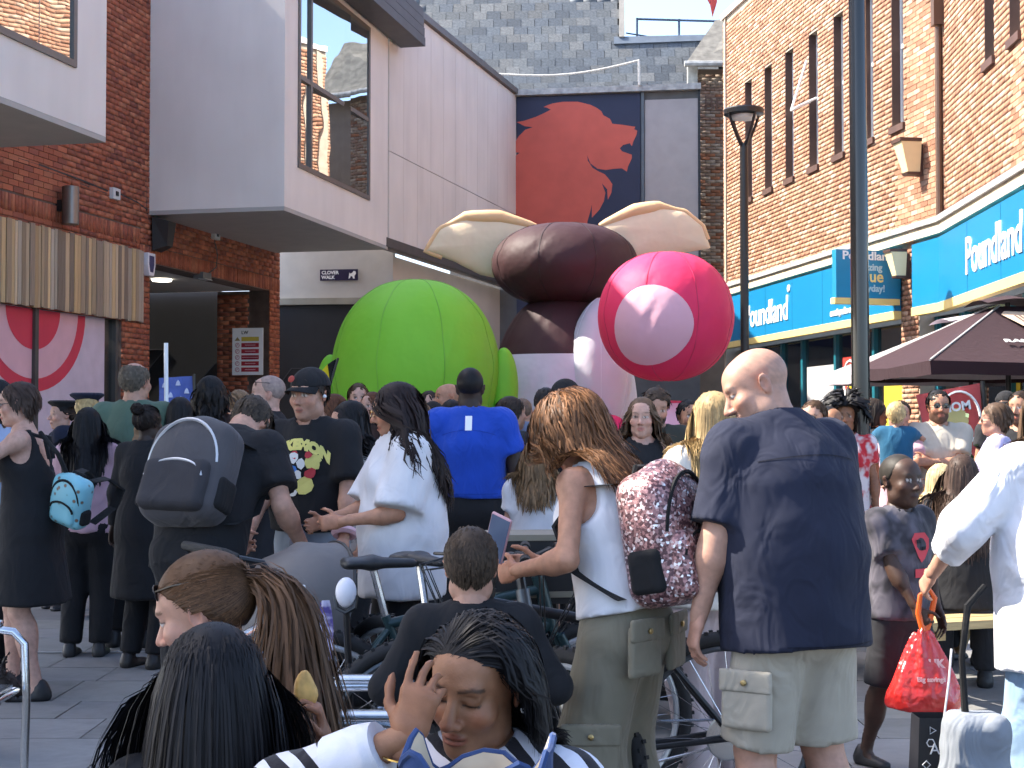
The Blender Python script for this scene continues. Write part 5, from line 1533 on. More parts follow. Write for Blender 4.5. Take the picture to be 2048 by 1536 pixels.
fl_ = MB(); q = [onR(1228, 92), onR(1450, 84), onR(1450, 73), onR(1228, 78)]; fl_.prism([p + en * .03 for p in q], en, .05); fl_.build('ridge_flashing', mat('ridge_grey', (.13, .16, .20), .6), rf)
ed = MB(); q = [onR(1238, -60), onR(1249, -60), onR(1249, 80), onR(1238, 80)]; ed.prism([p + en * .02 for p in q], en, .10); ed.build('verge', mat('verge_stone', (.30, .28, .25), .8), rf)
rl = MB(); R0 = lambda px, py: PX(px, py, 37.5) - Vector((0, 34.5, 8.9))
rl.tube([R0(1274, 38), R0(1452, 43)], .03, 6); rl.tube([R0(1252, 66), R0(1320, 77), R0(1452, 73)], .02, 6)
for a, b in ((1274, 38), (1358, 40), (1442, 42)): rl.tube([R0(a, b - 2), R0(a, 90)], .03, 6)
rl.build('railing', mat('rail_steel', (.09, .13, .19), .5), rf)
# white rope on the gutter
rp_ = MB(); rp_.tube([onM(1000 + k * 28, 152 + 14 * math.sin(k / 10 * math.pi) - 2.7 * k + .0 * k * k, .2) for k in range(11)], .022, 6); rp_.tube([onM(1279, 126, .2), onM(1280, 175, .2)], .03, 6)
o_ = rp_.build('rope', mat('rope_pale', (.62, .60, .55), .8, var=.2, vscale=30)); o_.location = mA; tag(o_, 'pale rope sagging along the gutter above the lion mural to a short post', 'rope')
# old brick building
ob = empty('old_building', (4.16, 33.4, 0), 0, 'narrow weathered brick wall with faded painted letters beside the mural', 'building')
OLD = [(.28, .20, .15), (.33, .25, .19), (.24, .15, .11), (.36, .29, .23), (.30, .13, .07)]
p = MB(); p.prism([Vector((0, 0, 0)), Vector((3, 0, 0)), Vector((3, 0, 9.5)), Vector((0, 0, 9.5))], (0, 1, 0), .3); p.build('wall', mat('mortar_old', (.22, .18, .15), .9), ob)
brick_wall(ob, Vector((4.16, 33.4, 0)), Vector((1, 0, 0)), Vector((0, -1, 0)), 2.0, 3.0, 9.4, [], OLD, 120)
ghost = mat('ghost_letters', (.13, .08, .06), .9)
lettering('BE', .45, Vector((.18, -.030, 8.55)), (1, 0, 0), (0, 0, 1), ghost, ob, extrude=.001)
p = MB(); p.prism([Vector((-.25, -.45, 9.55)), Vector((3, -.45, 9.55)), Vector((3, 1.0, 11.3)), Vector((.6, 1.0, 10.9))], (0, .3, -1), .06); p.build('roof', mat('old_roof', (.16, .15, .13), .8, var=.3, vscale=6), ob)
p = MB(); p.tube([(-.3, -.5, 9.5), (3, -.5, 9.5)], .07, 8); p.build('gutter', M_LEAD, ob)
p = MB(); p.box((-.08, -.12, 9.35), (.22, .18, .5)); p.tube([(-.12, -.1, 9.2), (-.12, -.1, 5.0)], .055, 8); p.build('downpipe', mat('pipe_pale', (.42, .42, .38), .7, var=.3, vscale=8), ob)
# ------------------------------------------------------------------ street furniture, parasols, inflatables
M_POST = mat('post_black', (.012, .012, .013), .35, var=.1, spec=.5)
lp_d = 20.0; lp = empty('street_lamp', (GX(1490, lp_d), lp_d, 0), 0, 'tall black street lamp with open bowl lantern beside the blue shop sign', 'street lamp')
zl = PX(1490, 222, lp_d).z; zn = PX(1490, 285, lp_d).z
MB().tube([(0, 0, 0), (0, 0, 1.0), (0, 0, zn - .02)], [.085, .06, .055], 14).build('pole', M_POST, lp, True)
m = MB(); m.lathe([(.25, zl - .06), (.27, zl - .05), (.275, zl + .01), (.26, zl + .03), (.05, zl + .045)], (0, 0, 0), 28); m.build('canopy', M_POST, lp, True)
for k in range(4):
    an = k * math.pi / 2 + .5; c_, s_ = math.cos(an), math.sin(an)
    MB().tube([(.03 * c_, .03 * s_, zn - .05), (.10 * c_, .10 * s_, zn + .06), (.20 * c_, .20 * s_, zl - .18), (.26 * c_, .26 * s_, zl - .02)], [.03, .025, .02, .018], 6).build('arm', M_POST, lp, True)
m = MB(); m.lathe([(.17, zl - .11), (.18, zl - .10), (.18, zl - .065), (.1, zl - .06)], (0, 0, 0), 20); m.build('lamp_disc', mat('lamp_glass', (.72, .66, .6), .3), lp, True)
bp_d = 10.0; bpx = empty('black_post', (GX(1722, bp_d), bp_d, 0), 0, 'thick glossy black post rising past the hanging blue sign', 'post')
MB().tube([(0, 0, 0), (0, 0, 1.25), (-.012, 0, 5.2)], [.062, .062, .056], 20).build('shaft', mat('post_gloss', (.010, .010, .011), .22, var=.05, coat=.3), bpx, True)
MB().lathe([(.09, 0), (.09, .06), (.066, .10)], (0, 0, 0), 20).build('foot', M_POST, bpx, True)
# parasols
def parasol(lab, x, d, half, zv, ztop, mtop, valance, rot, logo=False, mi=None):
    o = empty('parasol', (x, d, 0), rot, lab, 'parasol', 'cafe parasols')
    n = 4; seg = 8
    V, Fq = [], []
    def edge(i, t):
        a = (math.pi / 4 + i * math.pi / 2); b = a + math.pi / 2
        A = Vector((half * 1.414 * math.cos(a), half * 1.414 * math.sin(a), 0)); B = Vector((half * 1.414 * math.cos(b), half * 1.414 * math.sin(b), 0))
        return A.lerp(B, t)
    for i in range(n):
        pn = MB(); rows = 8
        base = len(pn.v)
        for r in range(rows + 1):
            f = r / rows
            for s_ in range(seg + 1):
                t = s_ / seg; e = edge(i, t) * (f * .88 + .12)
                sag = -.05 * math.sin(math.pi * f) * (1 - .9 * abs(2 * t - 1) ** 2) - .03 * (f ** 3) * (1 - abs(2 * t - 1))
                pn.v.append((e.x, e.y, ztop - (ztop - zv - valance) * f ** 1.05 + sag))
        for r in range(rows):
            for s_ in range(seg):
                a = base + r * (seg + 1) + s_; pn.f.append((a, a + 1, a + seg + 2, a + seg + 1))
        po = pn.build('canopy_panel', mtop, o, True)
        vl = MB()
        for s_ in range(seg + 1):
            p = edge(i, s_ / seg); zz = zv + valance - .03 * (1 - abs(2 * s_ / seg - 1))
            wv = 1 + .012 * math.sin(s_ * 2.1)
            vl.v += [(p.x, p.y, zz), (p.x * .985 * wv, p.y * .985 * wv, zv + .008 * math.sin(s_ * 1.7))]
        for s_ in range(seg): vl.f.append((2 * s_, 2 * s_ + 2, 2 * s_ + 3, 2 * s_ + 1))
        vl.build('valance', mi or mtop, o, True)
        MB().tube([edge(i, 0) * .12 + Vector((0, 0, ztop + .005)), edge(i, 0) + Vector((0, 0, zv + valance + .004))], .012, 6).build('rib', mat('rib_alu', (.5, .48, .46), .4), o)
    vt = MB(); vv = []
    for i in range(n):
        for s_ in range(5):
            p = edge(i, s_ / 5) * .27; vv.append((p.x, p.y, ztop + .02 + .05 * abs(math.sin(s_ / 5 * math.pi))))
    k = len(vv); vt.add(vv + [(0, 0, ztop + .13)], [(i, (i + 1) % k, k) for i in range(k)]); vt.build('vent_cap', mtop, o, True)
    MB().tube([(0, 0, 0), (0, 0, ztop + .05)], .028, 12).build('pole', M_POST, o, True)
    MB().box((0, 0, .05), (.6, .6, .1)).build('base', mat('parasol_base', (.05, .05, .05), .7), o)
    return o
M_MAROON = recolor(cloth('maroon', (.038, .019, .024), folds=.25), lambda N, L, tc: ramp(N, L, (lambda z: (L.new(tc.outputs['Object'], z.inputs[0]), z)[1])(N.new('ShaderNodeSeparateXYZ')).outputs[2], [(0, (.038, .019, .024)), (1, (.038, .019, .024))]))
pd_ = 15.5; zv_ = PX(1850, 757, pd_).z; zt2 = PX(2020, 612, pd_).z
par = parasol('maroon cafe parasol with white lettering and a woven basket print', GX(2030, pd_), pd_ + .2, 1.30, zv_, zt2, M_MAROON, .14, 0.06)
# print on the front panel (faces the camera)
po_y = lambda z: -(1.30) * max(0.0, min(1.0, (zt2 - z) / (zt2 - zv_ - .14))) * .88 - .12 * 1.30
zt_ = zv_ + .42
slope = Vector((0, -1.30 * .88, -(zt2 - zv_ - .14))).normalized()
def on_par(x, z, off=.035): return Vector((x, po_y(z) - off, z + .0))
lettering('RAISING WAVES', .088, on_par(-.42, zv_ + .34), (1, 0, 0), -slope, M_SIGNWHITE, par, extrude=.002, bold=.003, width=1.0)
lettering('Coffee & more', .045, on_par(-.10, zv_ + .285), (1, 0, 0), -slope, M_SIGNWHITE, par, extrude=.001)
M_BASK = mat('print_cream', (.55, .42, .31), .8, var=.15)
bk_ = MB(); pts = [(-.22, .66), (-.16, .70), (.30, .68), (.30, .56), (.02, .47), (-.08, .52)]
bk_.add([on_par(a, zv_ + b, .03) for a, b in pts], [tuple(range(len(pts)))]); bk_.build('basket_print', M_BASK, par)
M_BK2 = mat('print_dark', (.12, .07, .07), .8)
for k in range(7):
    q = MB(); q.add([on_par(-.10 + k * .05, zv_ + .655, .036), on_par(-.075 + k * .05, zv_ + .655, .036), on_par(-.01 + k * .04, zv_ + .54, .036), on_par(-.03 + k * .04, zv_ + .54, .036)], [(0, 1, 2, 3)]); q.build('weave_print', M_BK2, par)
M_PALE = cloth('pale_canvas', (.42, .38, .42), folds=.25)
p2d = 18.2
parasol('pale grey cafe parasol behind the maroon one', GX(1942, p2d), p2d, 1.45, PX(1800, 766, p2d).z, PX(1940, 650, p2d).z, M_PALE, .13, .05)

# inflatables: plain sewn shapes, gored like real ones
def gored(mb_c, r, gores, pinch=.028, seg_u=96, seg_v=40, squash=None, pole_axis='Z', power=1.0, rot=0.0):
    V, Fq = [], []
    for j in range(seg_v + 1):
        ph = math.pi * j / seg_v
        for i in range(seg_u):
            th = 2 * math.pi * i / seg_u + rot
            g = abs(math.cos(th * gores / 2))               # 0 at the seams
            k = 1 - pinch * (1 - g) ** 2 * math.sin(ph) ** .6
            k *= 1 + .006 * math.sin(th * gores * 3 + j * .9) * (1 - g) * 2
            sp = math.sin(ph) ** power
            p = Vector((r[0] * sp * math.cos(th) * k, r[1] * sp * math.sin(th) * k, r[2] * math.cos(ph)))
            if pole_axis == 'X': p = Vector((p.z * r[0] / r[2], p.y, p.x * r[2] / r[0]))
            V.append(p + Vector(mb_c))
    for j in range(seg_v):
        for i in range(seg_u):
            i2 = (i + 1) % seg_u; Fq.append((j * seg_u + i, (j + 1) * seg_u + i, (j + 1) * seg_u + i2, j * seg_u + i2))
    return V, Fq
def nylon(name, c):
    m = mat(name, c, .6, var=.05, vscale=1.6, bump=.45, bscale=5, spec=.3, dist=.03)
    b = m.node_tree.nodes['Principled BSDF']
    return m
N_GREEN = nylon('nylon_green', (.20, .52, .035)); N_BROWN = nylon('nylon_brown', (.050, .020, .022)); N_WHITE = nylon('nylon_white', (.62, .60, .66)); N_PEACH = nylon('nylon_peach', (.80, .50, .26)); N_CREAM = nylon('nylon_cream', (.80, .62, .42))
N_PINK = nylon('nylon_pink', (.78, .035, .12)); N_PALEP = nylon('nylon_palepink', (.78, .42, .50))
def seams(V, seg_u, seg_v, gores, name, m, parent, rot=0.0):
    for g in range(gores):
        i = int(round((((2 * g + 1) * math.pi / gores - rot) % (2 * math.pi)) / (2 * math.pi) * seg_u)) % seg_u
        MB().tube([V[j * seg_u + i] for j in range(1, seg_v)], .006, 4).build(name, m, parent)
# green globe
gd = 15.3; gi = empty('inflatable_globe', (GX(832, gd), gd, 0), 0, 'huge green inflatable globe with side fins above the crowd', 'inflatable')
gz0, gz1 = 1.02, PX(842, 560, gd).z; gr_ = (GX(842 + 168, gd) - GX(842, gd), .92, (gz1 - gz0) / 2)
V, Fq = gored((0, 0, (gz0 + gz1) / 2), gr_, 8, .007, power=.85, rot=.2); mk('globe', V, Fq, N_GREEN, gi, True); seams(V, 96, 40, 8, 'seam', mat('seam_green', (.16, .42, .03), .5), gi, rot=.2)
for s_, ph in ((-1, 0), (1, 0)):
    V, Fq = gored((s_ * (gr_[0] + .04), -.05 + .25 * (s_ < 0), gz0 + .78), (.15, .16, .42 if s_ > 0 else .36), 2, .10, 40, 24, rot=.4)
    fo = mk('fin', V, Fq, N_GREEN, gi, True); 
V, Fq = gored((0, .1, .55), (.62, .55, .62), 8, .03, 64, 24); mk('stand', V, Fq, N_GREEN, gi, True)
# brown and white one with two tan wings
bd_ = 16.6; bi_ = empty('inflatable_tower', (GX(1130, bd_), bd_, 0), 0, 'tall brown and white inflatable tower with tan side wings behind the other two', 'inflatable')
P_ = lambda px, py: PX(px, py, bd_) - bi_.location
V, Fq = gored((0, 0, P_(0, 530).z), (GX(1272, bd_) - GX(1125, bd_), .78, (P_(0, 445).z - P_(0, 610).z) / 2), 8, .012, power=.8); mk('upper_lobe', V, Fq, N_BROWN, bi_, True); seams(V, 96, 40, 8, 'seam', mat('seam_brown', (.03, .012, .013), .5), bi_)
zc_ = P_(0, 590).z / 2; zr_ = zc_
V, Fq = gored((-.02, 0, zc_), (.84, .72, zr_), 8, .012, power=.75)
Vn = np.array([tuple(v) for v in V]); zmid = P_(0, 720).z
Fb = [f for f in Fq if Vn[list(f)][:, 2].mean() >= zmid]; Fw = [f for f in Fq if Vn[list(f)][:, 2].mean() < zmid]
mk('brown_half', V, Fb, N_BROWN, bi_, True); mk('white_half', V, Fw, N_WHITE, bi_, True)
V, Fq = gored((.36, -.48, P_(0, 745).z), (.36, .32, .80), 6, .05, 60, 30, power=1.3); mk('front_lobe', V, Fq, N_WHITE, bi_, True); seams(V, 60, 30, 6, 'seam', mat('seam_white', (.75, .75, .8), .5), bi_)
for s_, pts in ((-1, [(1075, 452), (1000, 432), (930, 432), (878, 455), (850, 500), (905, 520), (960, 548), (1040, 565)]), (1, [(1200, 450), (1268, 420), (1320, 411), (1372, 420), (1408, 450), (1424, 495), (1360, 505), (1230, 530)])):
    c = [P_(*p) for p in pts]; ctr = sum(c, Vector()) / len(c); ctr.y = 0
    V = []; nU, nV = 28, 8
    poly = []
    for i in range(nU):
        t = i / nU * len(c); a = int(t) % len(c); b = (a + 1) % len(c); f = t - int(t); f = f * f * (3 - 2 * f)
        poly.append(c[a].lerp(c[b], f))
    for j in range(nV + 1):
        f = j / nV
        for i in range(nU):
            q = ctr.lerp(poly[i], math.sin(f * math.pi / 2)); V.append(Vector((q.x, -.10 * math.cos(f * math.pi / 2) + .10, q.z)))
    Fq = []
    for j in range(nV):
        for i in range(nU): Fq.append((j * nU + i, j * nU + (i + 1) % nU, (j + 1) * nU + (i + 1) % nU, (j + 1) * nU + i))
    n0 = len(V); V2 = [Vector((v.x, .20 - v.y, v.z)) for v in V]
    mk('wing', V + V2, Fq + [tuple(n0 + i for i in f[::-1]) for f in Fq], N_CREAM, bi_, True)
    MB().tube([Vector((p.x, .10, p.z)) for p in poly[:int(nU * .62)]], [.03 + .055 * math.sin(math.pi * min(1, i / 9)) for i in range(int(nU * .62))], 12).build('wing_rim', N_PEACH, bi_, True)
# pink globe on a body
kd = 14.4; ki = empty('inflatable_figure', (GX(1332, kd), kd, 0), 0, 'bright pink inflatable globe on a rounded pink body with pale panels', 'inflatable')
K_ = lambda px, py: PX(px, py, kd) - ki.location
V, Fq = gored((0, 0, (K_(0, 505).z + K_(0, 762).z) / 2), (GX(1466, kd) - GX(1330, kd), .72, (K_(0, 505).z - K_(0, 762).z) / 2), 8, .012, power=.85, rot=.3)
Vn = np.array([tuple(v) for v in V])
czk = (K_(0, 505).z + K_(0, 762).z) / 2
fm = lambda f: Vn[list(f)].mean(0)
mk('globe', V, Fq, N_PINK, ki, True)
tree_ = BVHTree.FromPolygons([Vector(v) for v in V], Fq); pv_ = []
for j in range(13):
    for i in range(40):
        t = 2 * math.pi * i / 40; x_ = -.17 + .36 * j / 12 * math.cos(t); z_ = czk - .12 + .37 * j / 12 * math.sin(t) * (1 - .12 * math.cos(t))
        h_ = tree_.ray_cast(Vector((x_, -3, z_)), Vector((0, 1, 0)))[0]
        pv_.append((x_, (h_.y if h_ else 0) - .014, z_))
mk('pale_panel', pv_, [(j * 40 + i, j * 40 + (i + 1) % 40, (j + 1) * 40 + (i + 1) % 40, (j + 1) * 40 + i) for j in range(12) for i in range(40)], N_PALEP, ki, True)
if True:
    seams(V, 96, 40, 8, 'seam', mat('seam_pink', (.62, .03, .10), .5), ki, rot=.3)
V, Fq = gored((.06, .05, .68), (.62, .52, .98), 8, .012, power=.8); Vn = np.array([tuple(v) for v in V])
pale = [f for f in Fq if fm(f)[1] < -.1 and abs(fm(f)[0] - .02) < .27]; ps_ = set(map(tuple, pale))
mk('lower_body', V, [f for f in Fq if tuple(f) not in ps_], N_PINK, ki, True); mk('belly_panel', V, pale, N_PALEP, ki, True)
for s_ in (-1, 1):
    V, Fq = gored((.06 + s_ * .60, -.12, 1.10), (.24, .24, .42), 6, .04, 40, 20); o_ = mk('side_lobe', V, Fq, N_PINK, ki, True)
# flag, banner, bunting, white rod
def cloth_sheet(name, A, B, C_, D_, m, parent, n=10, amp=.03):
    A, B, C_, D_ = map(Vector, (A, B, C_, D_)); V = []; nr = (B - A).cross(D_ - A).normalized()
    for j in range(n + 1):
        for i in range(n + 1):
            u, v = i / n, j / n; p = A.lerp(B, u).lerp(D_.lerp(C_, u), v)
            V.append(p + nr * amp * math.sin(u * 7 + v * 3))
    return mk(name, V, [(j * (n + 1) + i, j * (n + 1) + i + 1, (j + 1) * (n + 1) + i + 1, (j + 1) * (n + 1) + i) for j in range(n) for i in range(n)], m, parent, True)
fd = 11.0; fl0 = PX(640, 800, fd); fo = empty('flag', fl0, 0, 'yellow and black flag slanting up beside the green globe', 'flag')
q = lambda px, py: PX(px, py, fd) - fl0
cloth_sheet('yellow_band', q(628, 762), q(655, 728), q(660, 768), q(640, 800), cloth('flag_yellow', (.75, .55, .02)), fo, amp=.01); cloth_sheet('black_band', q(655, 728), q(672, 718), q(668, 748), q(660, 768), cloth('flag_black', (.012, .012, .012)), fo, amp=.01)
MB().tube([q(628, 880), q(676, 716)], .01, 6).build('stick', M_POST, fo)
bn0 = PX(355, 780, 11.5); bn = empty('banner', bn0, 0, 'blue banner printed with pale bell shapes behind the green shirt', 'banner')
q = lambda px, py: PX(px, py, 11.5) - bn0
cloth_sheet('sheet', q(318, 756), q(384, 752), q(386, 806), q(318, 812), cloth('banner_blue', (.10, .14, .40)), bn, amp=.01)
for i, (a, b) in enumerate(((330, 770), (357, 766), (374, 782), (342, 790), (362, 798))):
    m = MB(); m.prism([q(a - 5, b + 5), q(a + 5, b + 5), q(a + 3, b - 2), q(a, b - 6), q(a - 3, b - 2)], (0, -1, 0), .02); m.build('bell_print', mat('print_white', (.55, .58, .72), .7), bn)
MB().tube([q(388, 748), q(390, 1000)], .012, 6).build('stick', M_POST, bn)
rd = 9.6; r0 = PX(334, 810, rd); ro = MB().tube([Vector((0, 0, -.35)), PX(332, 686, rd) - r0], .014, 10).build('white_rod', mat('rod_white', (.85, .86, .88), .35, var=.02), None, True); ro.location = r0
tag(ro, 'plain white rod held upright beside the green T-shirt', 'rod')
bt = empty('bunting', PX(1425, 0, 28), 0, 'red bunting pennant hanging from a wire against the sky', 'bunting')
m = MB(); m.add([PX(*p, 28) - PX(1425, 0, 28) for p in ((1410, -8), (1435, -8), (1434, 5), (1425, 35), (1420, 10))], [(0, 1, 2, 3, 4)]); m.build('pennant', cloth('pennant_red', (.55, .10, .09)), bt)
m = MB(); m.tube([PX(1380, -14, 28) - PX(1425, 0, 28), PX(1470, -6, 28) - PX(1425, 0, 28)], .006, 4); m.build('wire', M_POST, bt)
# leaning red banner by the shop
rb_d = 13.2; rq = lambda px, py: PX(px, py, rb_d) - PX(1900, 850, rb_d)
rbn = empty('advert_banner', PX(1900, 850, rb_d), 0, 'leaning red advertising banner with a white ring behind the beige T-shirt', 'banner')
cloth_sheet('sheet', rq(1832, 790), rq(1960, 766), rq(1975, 960), rq(1880, 990), cloth('banner_red', (.52, .09, .09), folds=.1), rbn, amp=.012)
rr_ = [rq(1915 + 42 * math.cos(t), 838 + 55 * math.sin(t)) + Vector((0, -.05, 0)) for t in np.linspace(0, 6.283, 26)][:-1]
m = MB(); m.tube(rr_, .012, 4, closed=True); m.build('ring_print', M_PWHITE, rbn)
m = MB(); m.prism([rq(1912 + 22 * math.cos(t), 842 + 26 * math.sin(t)) + Vector((0, -.045, 0)) for t in np.linspace(0, 6.283, 18)[:-1]], (0, -1, 0), .004); m.build('yellow_print', mat('print_yellow', (.6, .5, .2), .7), rbn)
lettering('HOM', .11, rq(1882, 826) + Vector((0, -.06, 0)), (1, 0, .15), (-.15, 0, 1), M_PWHITE, rbn, extrude=.002, bold=.004); lettering('ver', .14, rq(1900, 925) + Vector((0, -.06, 0)), (1, 0, .15), (-.15, 0, 1), M_PWHITE, rbn, extrude=.002, bold=.004)
MB().tube([rq(1965, 762), rq(1978, 1010)], .02, 8).build('stand_pole', M_DARKMETAL, rbn)
# ------------------------------------------------------------------ people
K_BLACK = cloth('black', (.017, .017, .019)); K_NAVY = cloth('navy_polo', (.020, .023, .042), folds=.7); K_WHITE = cloth('white_tee', (.72, .71, .73), folds=.45); K_BEIGE = cloth('beige', (.42, .37, .29), folds=.7)
K_OLIVE = cloth('olive_drill', (.215, .19, .135), folds=.6); K_BLUE = cloth('royal_blue', (.015, .065, .42), folds=.7); K_GREEN = cloth('sage_green', (.085, .135, .098)); K_PINKS = cloth('pale_pink', (.56, .36, .42)); K_JEAN = cloth('pale_jean', (.26, .38, .52), folds=.6)
K_DENIM = cloth('light_denim', (.30, .44, .62), folds=.8); K_GREY = cloth('grey_tee', (.10, .10, .105)); K_BROWN = cloth('brown_jacket', (.045, .026, .022)); K_CHAR = cloth('charcoal', (.03, .03, .034)); K_LTBLUE = cloth('light_blue', (.38, .47, .66))
K_LILAC = cloth('lilac', (.42, .38, .58)); K_SAND = cloth('sand_tee', (.50, .45, .37)); K_TEALB = cloth('petrol_blue', (.018, .10, .19)); K_SLATE = cloth('slate_blue', (.13, .15, .22)); K_BLOUSE = cloth('cream_blouse', (.66, .63, .56), folds=.6); K_DKOL = cloth('dark_olive', (.05, .05, .04)); K_GREYD = cloth('grey_denim', (.22, .25, .29))
K_SHIRT = cloth('white_shirt', (.78, .78, .82), folds=.9); K_UNI = cloth('uniform_navy', (.016, .020, .040)); K_MAR = cloth('dull_pink', (.5, .42, .42))
def _stripe(N, L, tc):
    w = N.new('ShaderNodeTexWave'); w.wave_type = 'BANDS'; w.bands_direction = 'DIAGONAL'; w.inputs['Scale'].default_value = 9.5; w.inputs['Distortion'].default_value = 2.6; w.inputs['Detail'].default_value = 1; w.inputs['Detail Scale'].default_value = 1.2
    L.new(tc.outputs['Object'], w.inputs['Vector']); return ramp(N, L, w.outputs['Fac'], [(0, (.02, .018, .022)), (.52, (.66, .65, .70))], 'CONSTANT')
K_STRIPE = recolor(cloth('zebra_stripe', (.5, .5, .5)), _stripe)
def _patch(c1, c2, sc):
    def f(N, L, tc):
        v = N.new('ShaderNodeTexNoise'); v.inputs['Scale'].default_value = sc; v.inputs['Detail'].default_value = 2; L.new(tc.outputs['Object'], v.inputs['Vector']); return ramp(N, L, v.outputs['Fac'], [(.42, c1), (.55, c2)])
    return f
K_PRINT = recolor(cloth('grey_print', (.4, .4, .4)), _patch((.06, .06, .07), (.5, .5, .52), 16)); K_BOYTEE = recolor(cloth('boy_tee', (.1, .1, .1)), _patch((.035, .033, .04), (.11, .10, .12), 9)); K_REDW = recolor(cloth('red_white', (.4, .1, .1)), _patch((.5, .03, .04), (.65, .62, .62), 11))
T = lambda m, **k: dict(m=m, **k)
CR = 'people in the crowd'; FG = 'people by the bicycles'
# seated at the tables, nearest
p_girl = person('seated girl with very long straight black hair, seen from behind', 408, 2.42, 1.32, 178, 'f', skin='brown', hs=1.14, hip=.60, feet=((-.12, -.42), (.12, -.42)), lean=8, hpitch=8, hands=((-.175, -.16, .875), (.15, -.2, .75)), poles=((-.1, .1, -1), None), curl=(.75, .5), hair=dict(st='long', length=.62, n=6000, rad=.0012, volume=1.3, thick=.014, vary=.16, nocoll=True, steps=8), haircol='black', top=T(K_BLACK), bottom=T(K_BLACK), group=FG)
p_pony = person('seated woman with brown ponytail, sunglasses on her head, and light denim jacket', 556, 2.98, 1.64, -99, 'f', skin='fair', hip=.45, feet=((-.12, -.42), (.12, -.42)), lean=13, hpitch=16, hands=((-.2, -.42, .60), (.22, -.46, .52)), hair=dict(st='pony', length=.50, tie=(0, .128, .035), wave=.8, volume=1.5, n=3200, rad=.0014, vary=.3, steps=8), haircol=(.10, .050, .024), glasses='up', top=T(K_DENIM, sl=1.9, wr=.008, sr=.072), bottom=T(K_BLACK), group=FG)
p_strp = person('seated woman in zebra-striped top raising one hand to her brow', 1000, 2.52, 1.60, -22, 'f', skin='brown', hip=.425, feet=((-.12, -.42), (.12, -.42)), lean=10, hpitch=11, hyaw=-4, hroll=6, closed=True, hands=((-.035, -.285, .945), (.22, -.30, .60)), poles=((-.9, .2, -.5), None), palms=(((.30, .10, 1), (-.15, .95, .0)), None), curl=((.10, .42, .52, .62), .4), hair=dict(st='long', length=.25, n=5200, rad=.0011, part=-.03, volume=1.0, thick=.012, vary=.12, sweep=(.7, 2.2), steps=9), haircol='black', top=T(K_STRIPE, sl=1.55, cuff=.72, neck=.062), bottom=T(K_BLACK), group=FG, nose=1.12)
p_boy = person('boy with cropped brown hair in a black top, seen from behind', 942, 4.25, 1.30, 182, 'm', skin='fair', hs=1.2, hip=.655, feet=((-.1, -.12), (.1, -.1)), hands=((-.22, -.18, .62), (.22, -.18, .62)), hair=dict(st='short', length=.02, n=1300, rad=.0018), haircol=(.05, .032, .02), top=T(K_BLACK, sl=1.8), bottom=T(K_BLACK), group=FG)
p_red = person('woman with tousled auburn hair, white vest and olive cargo trousers looking down at a phone', 1252, 4.5, 1.57, -124, 'f', skin='tan', hip=.915, lean=16, hpitch=36, hands=((-.06, -.36, .98), (.20, -.27, .98)), poles=(None, (.5, .7, -.6)), curl=(.6, .6), hair=dict(st='long', length=.32, wave=.6, volume=1.7, n=3600, rad=.0016, steps=10, thick=.018, vary=.45, part=.01, wind=(-.3, .45, .05)), haircol=(.16, .072, .030), top=T(K_WHITE, sl=0, hem=.04, neck=.085), bottom=T(K_OLIVE, knee=.088, ankle=.105, off=.026, wr=.007), shoes=(.5, .5, .5), w=1.05, group=FG)
p_bald = person('bald man in navy polo shirt and beige shorts, looking down', 1590, 4.32, 1.66, -152, 'm', skin='fair', w=1.30, armw=1.08, lean=10, hyaw=60, hpitch=28, hip=.95, shave=.55, beard=.12, feet=((-.15, 0), (.15, -.05)), hands=(None, (.30, -.10, .76)), hair=None, haircol='grey', brow=(.22, .15, .11), top=T(K_NAVY, sl=.86, sr=.074, hem=-.13, collar=True, fit=1.0, wr=.012, wf=18, belly=0), bottom=T(K_BEIGE, len=.96, off=.018, knee=.072, name='shorts', wr=.008), belly=.035, shoes=(.3, .3, .3), group=FG, nose=1.1)
p_bag = person('boy with shaved head carrying a red plastic bag', 1796, 6.1, 1.27, 34, 'm', skin='dark', hs=1.22, feet=((-.08, .16), (.08, -.16)), hands=((-.10, -.19, .665), None), curl=(.95, .3), hair='buzz', haircol=(.03, .025, .02), top=T(K_BOYTEE, sl=.7, hem=-.06), bottom=T(K_CHAR, len=1.0, off=.025, name='shorts'), group=FG, hyaw=-8)
p_shirt = person('woman in loose white shirt and pale jeans at the frame edge, cut off', 2118, 4.75, 1.58, -158, 'f', skin='fair', w=1.2, lean=4, hands=(None, (.30, -.26, .93)), poles=(None, (1, .5, -.2)), hair=dict(st='long', length=.3), haircol='brown', top=T(K_SHIRT, sl=1.55, hem=-.22, sr=.092, fit=1.6, cuff=.66, wr=.011, off=.03, collar=True), bottom=T(K_JEAN, off=.02), group=FG)
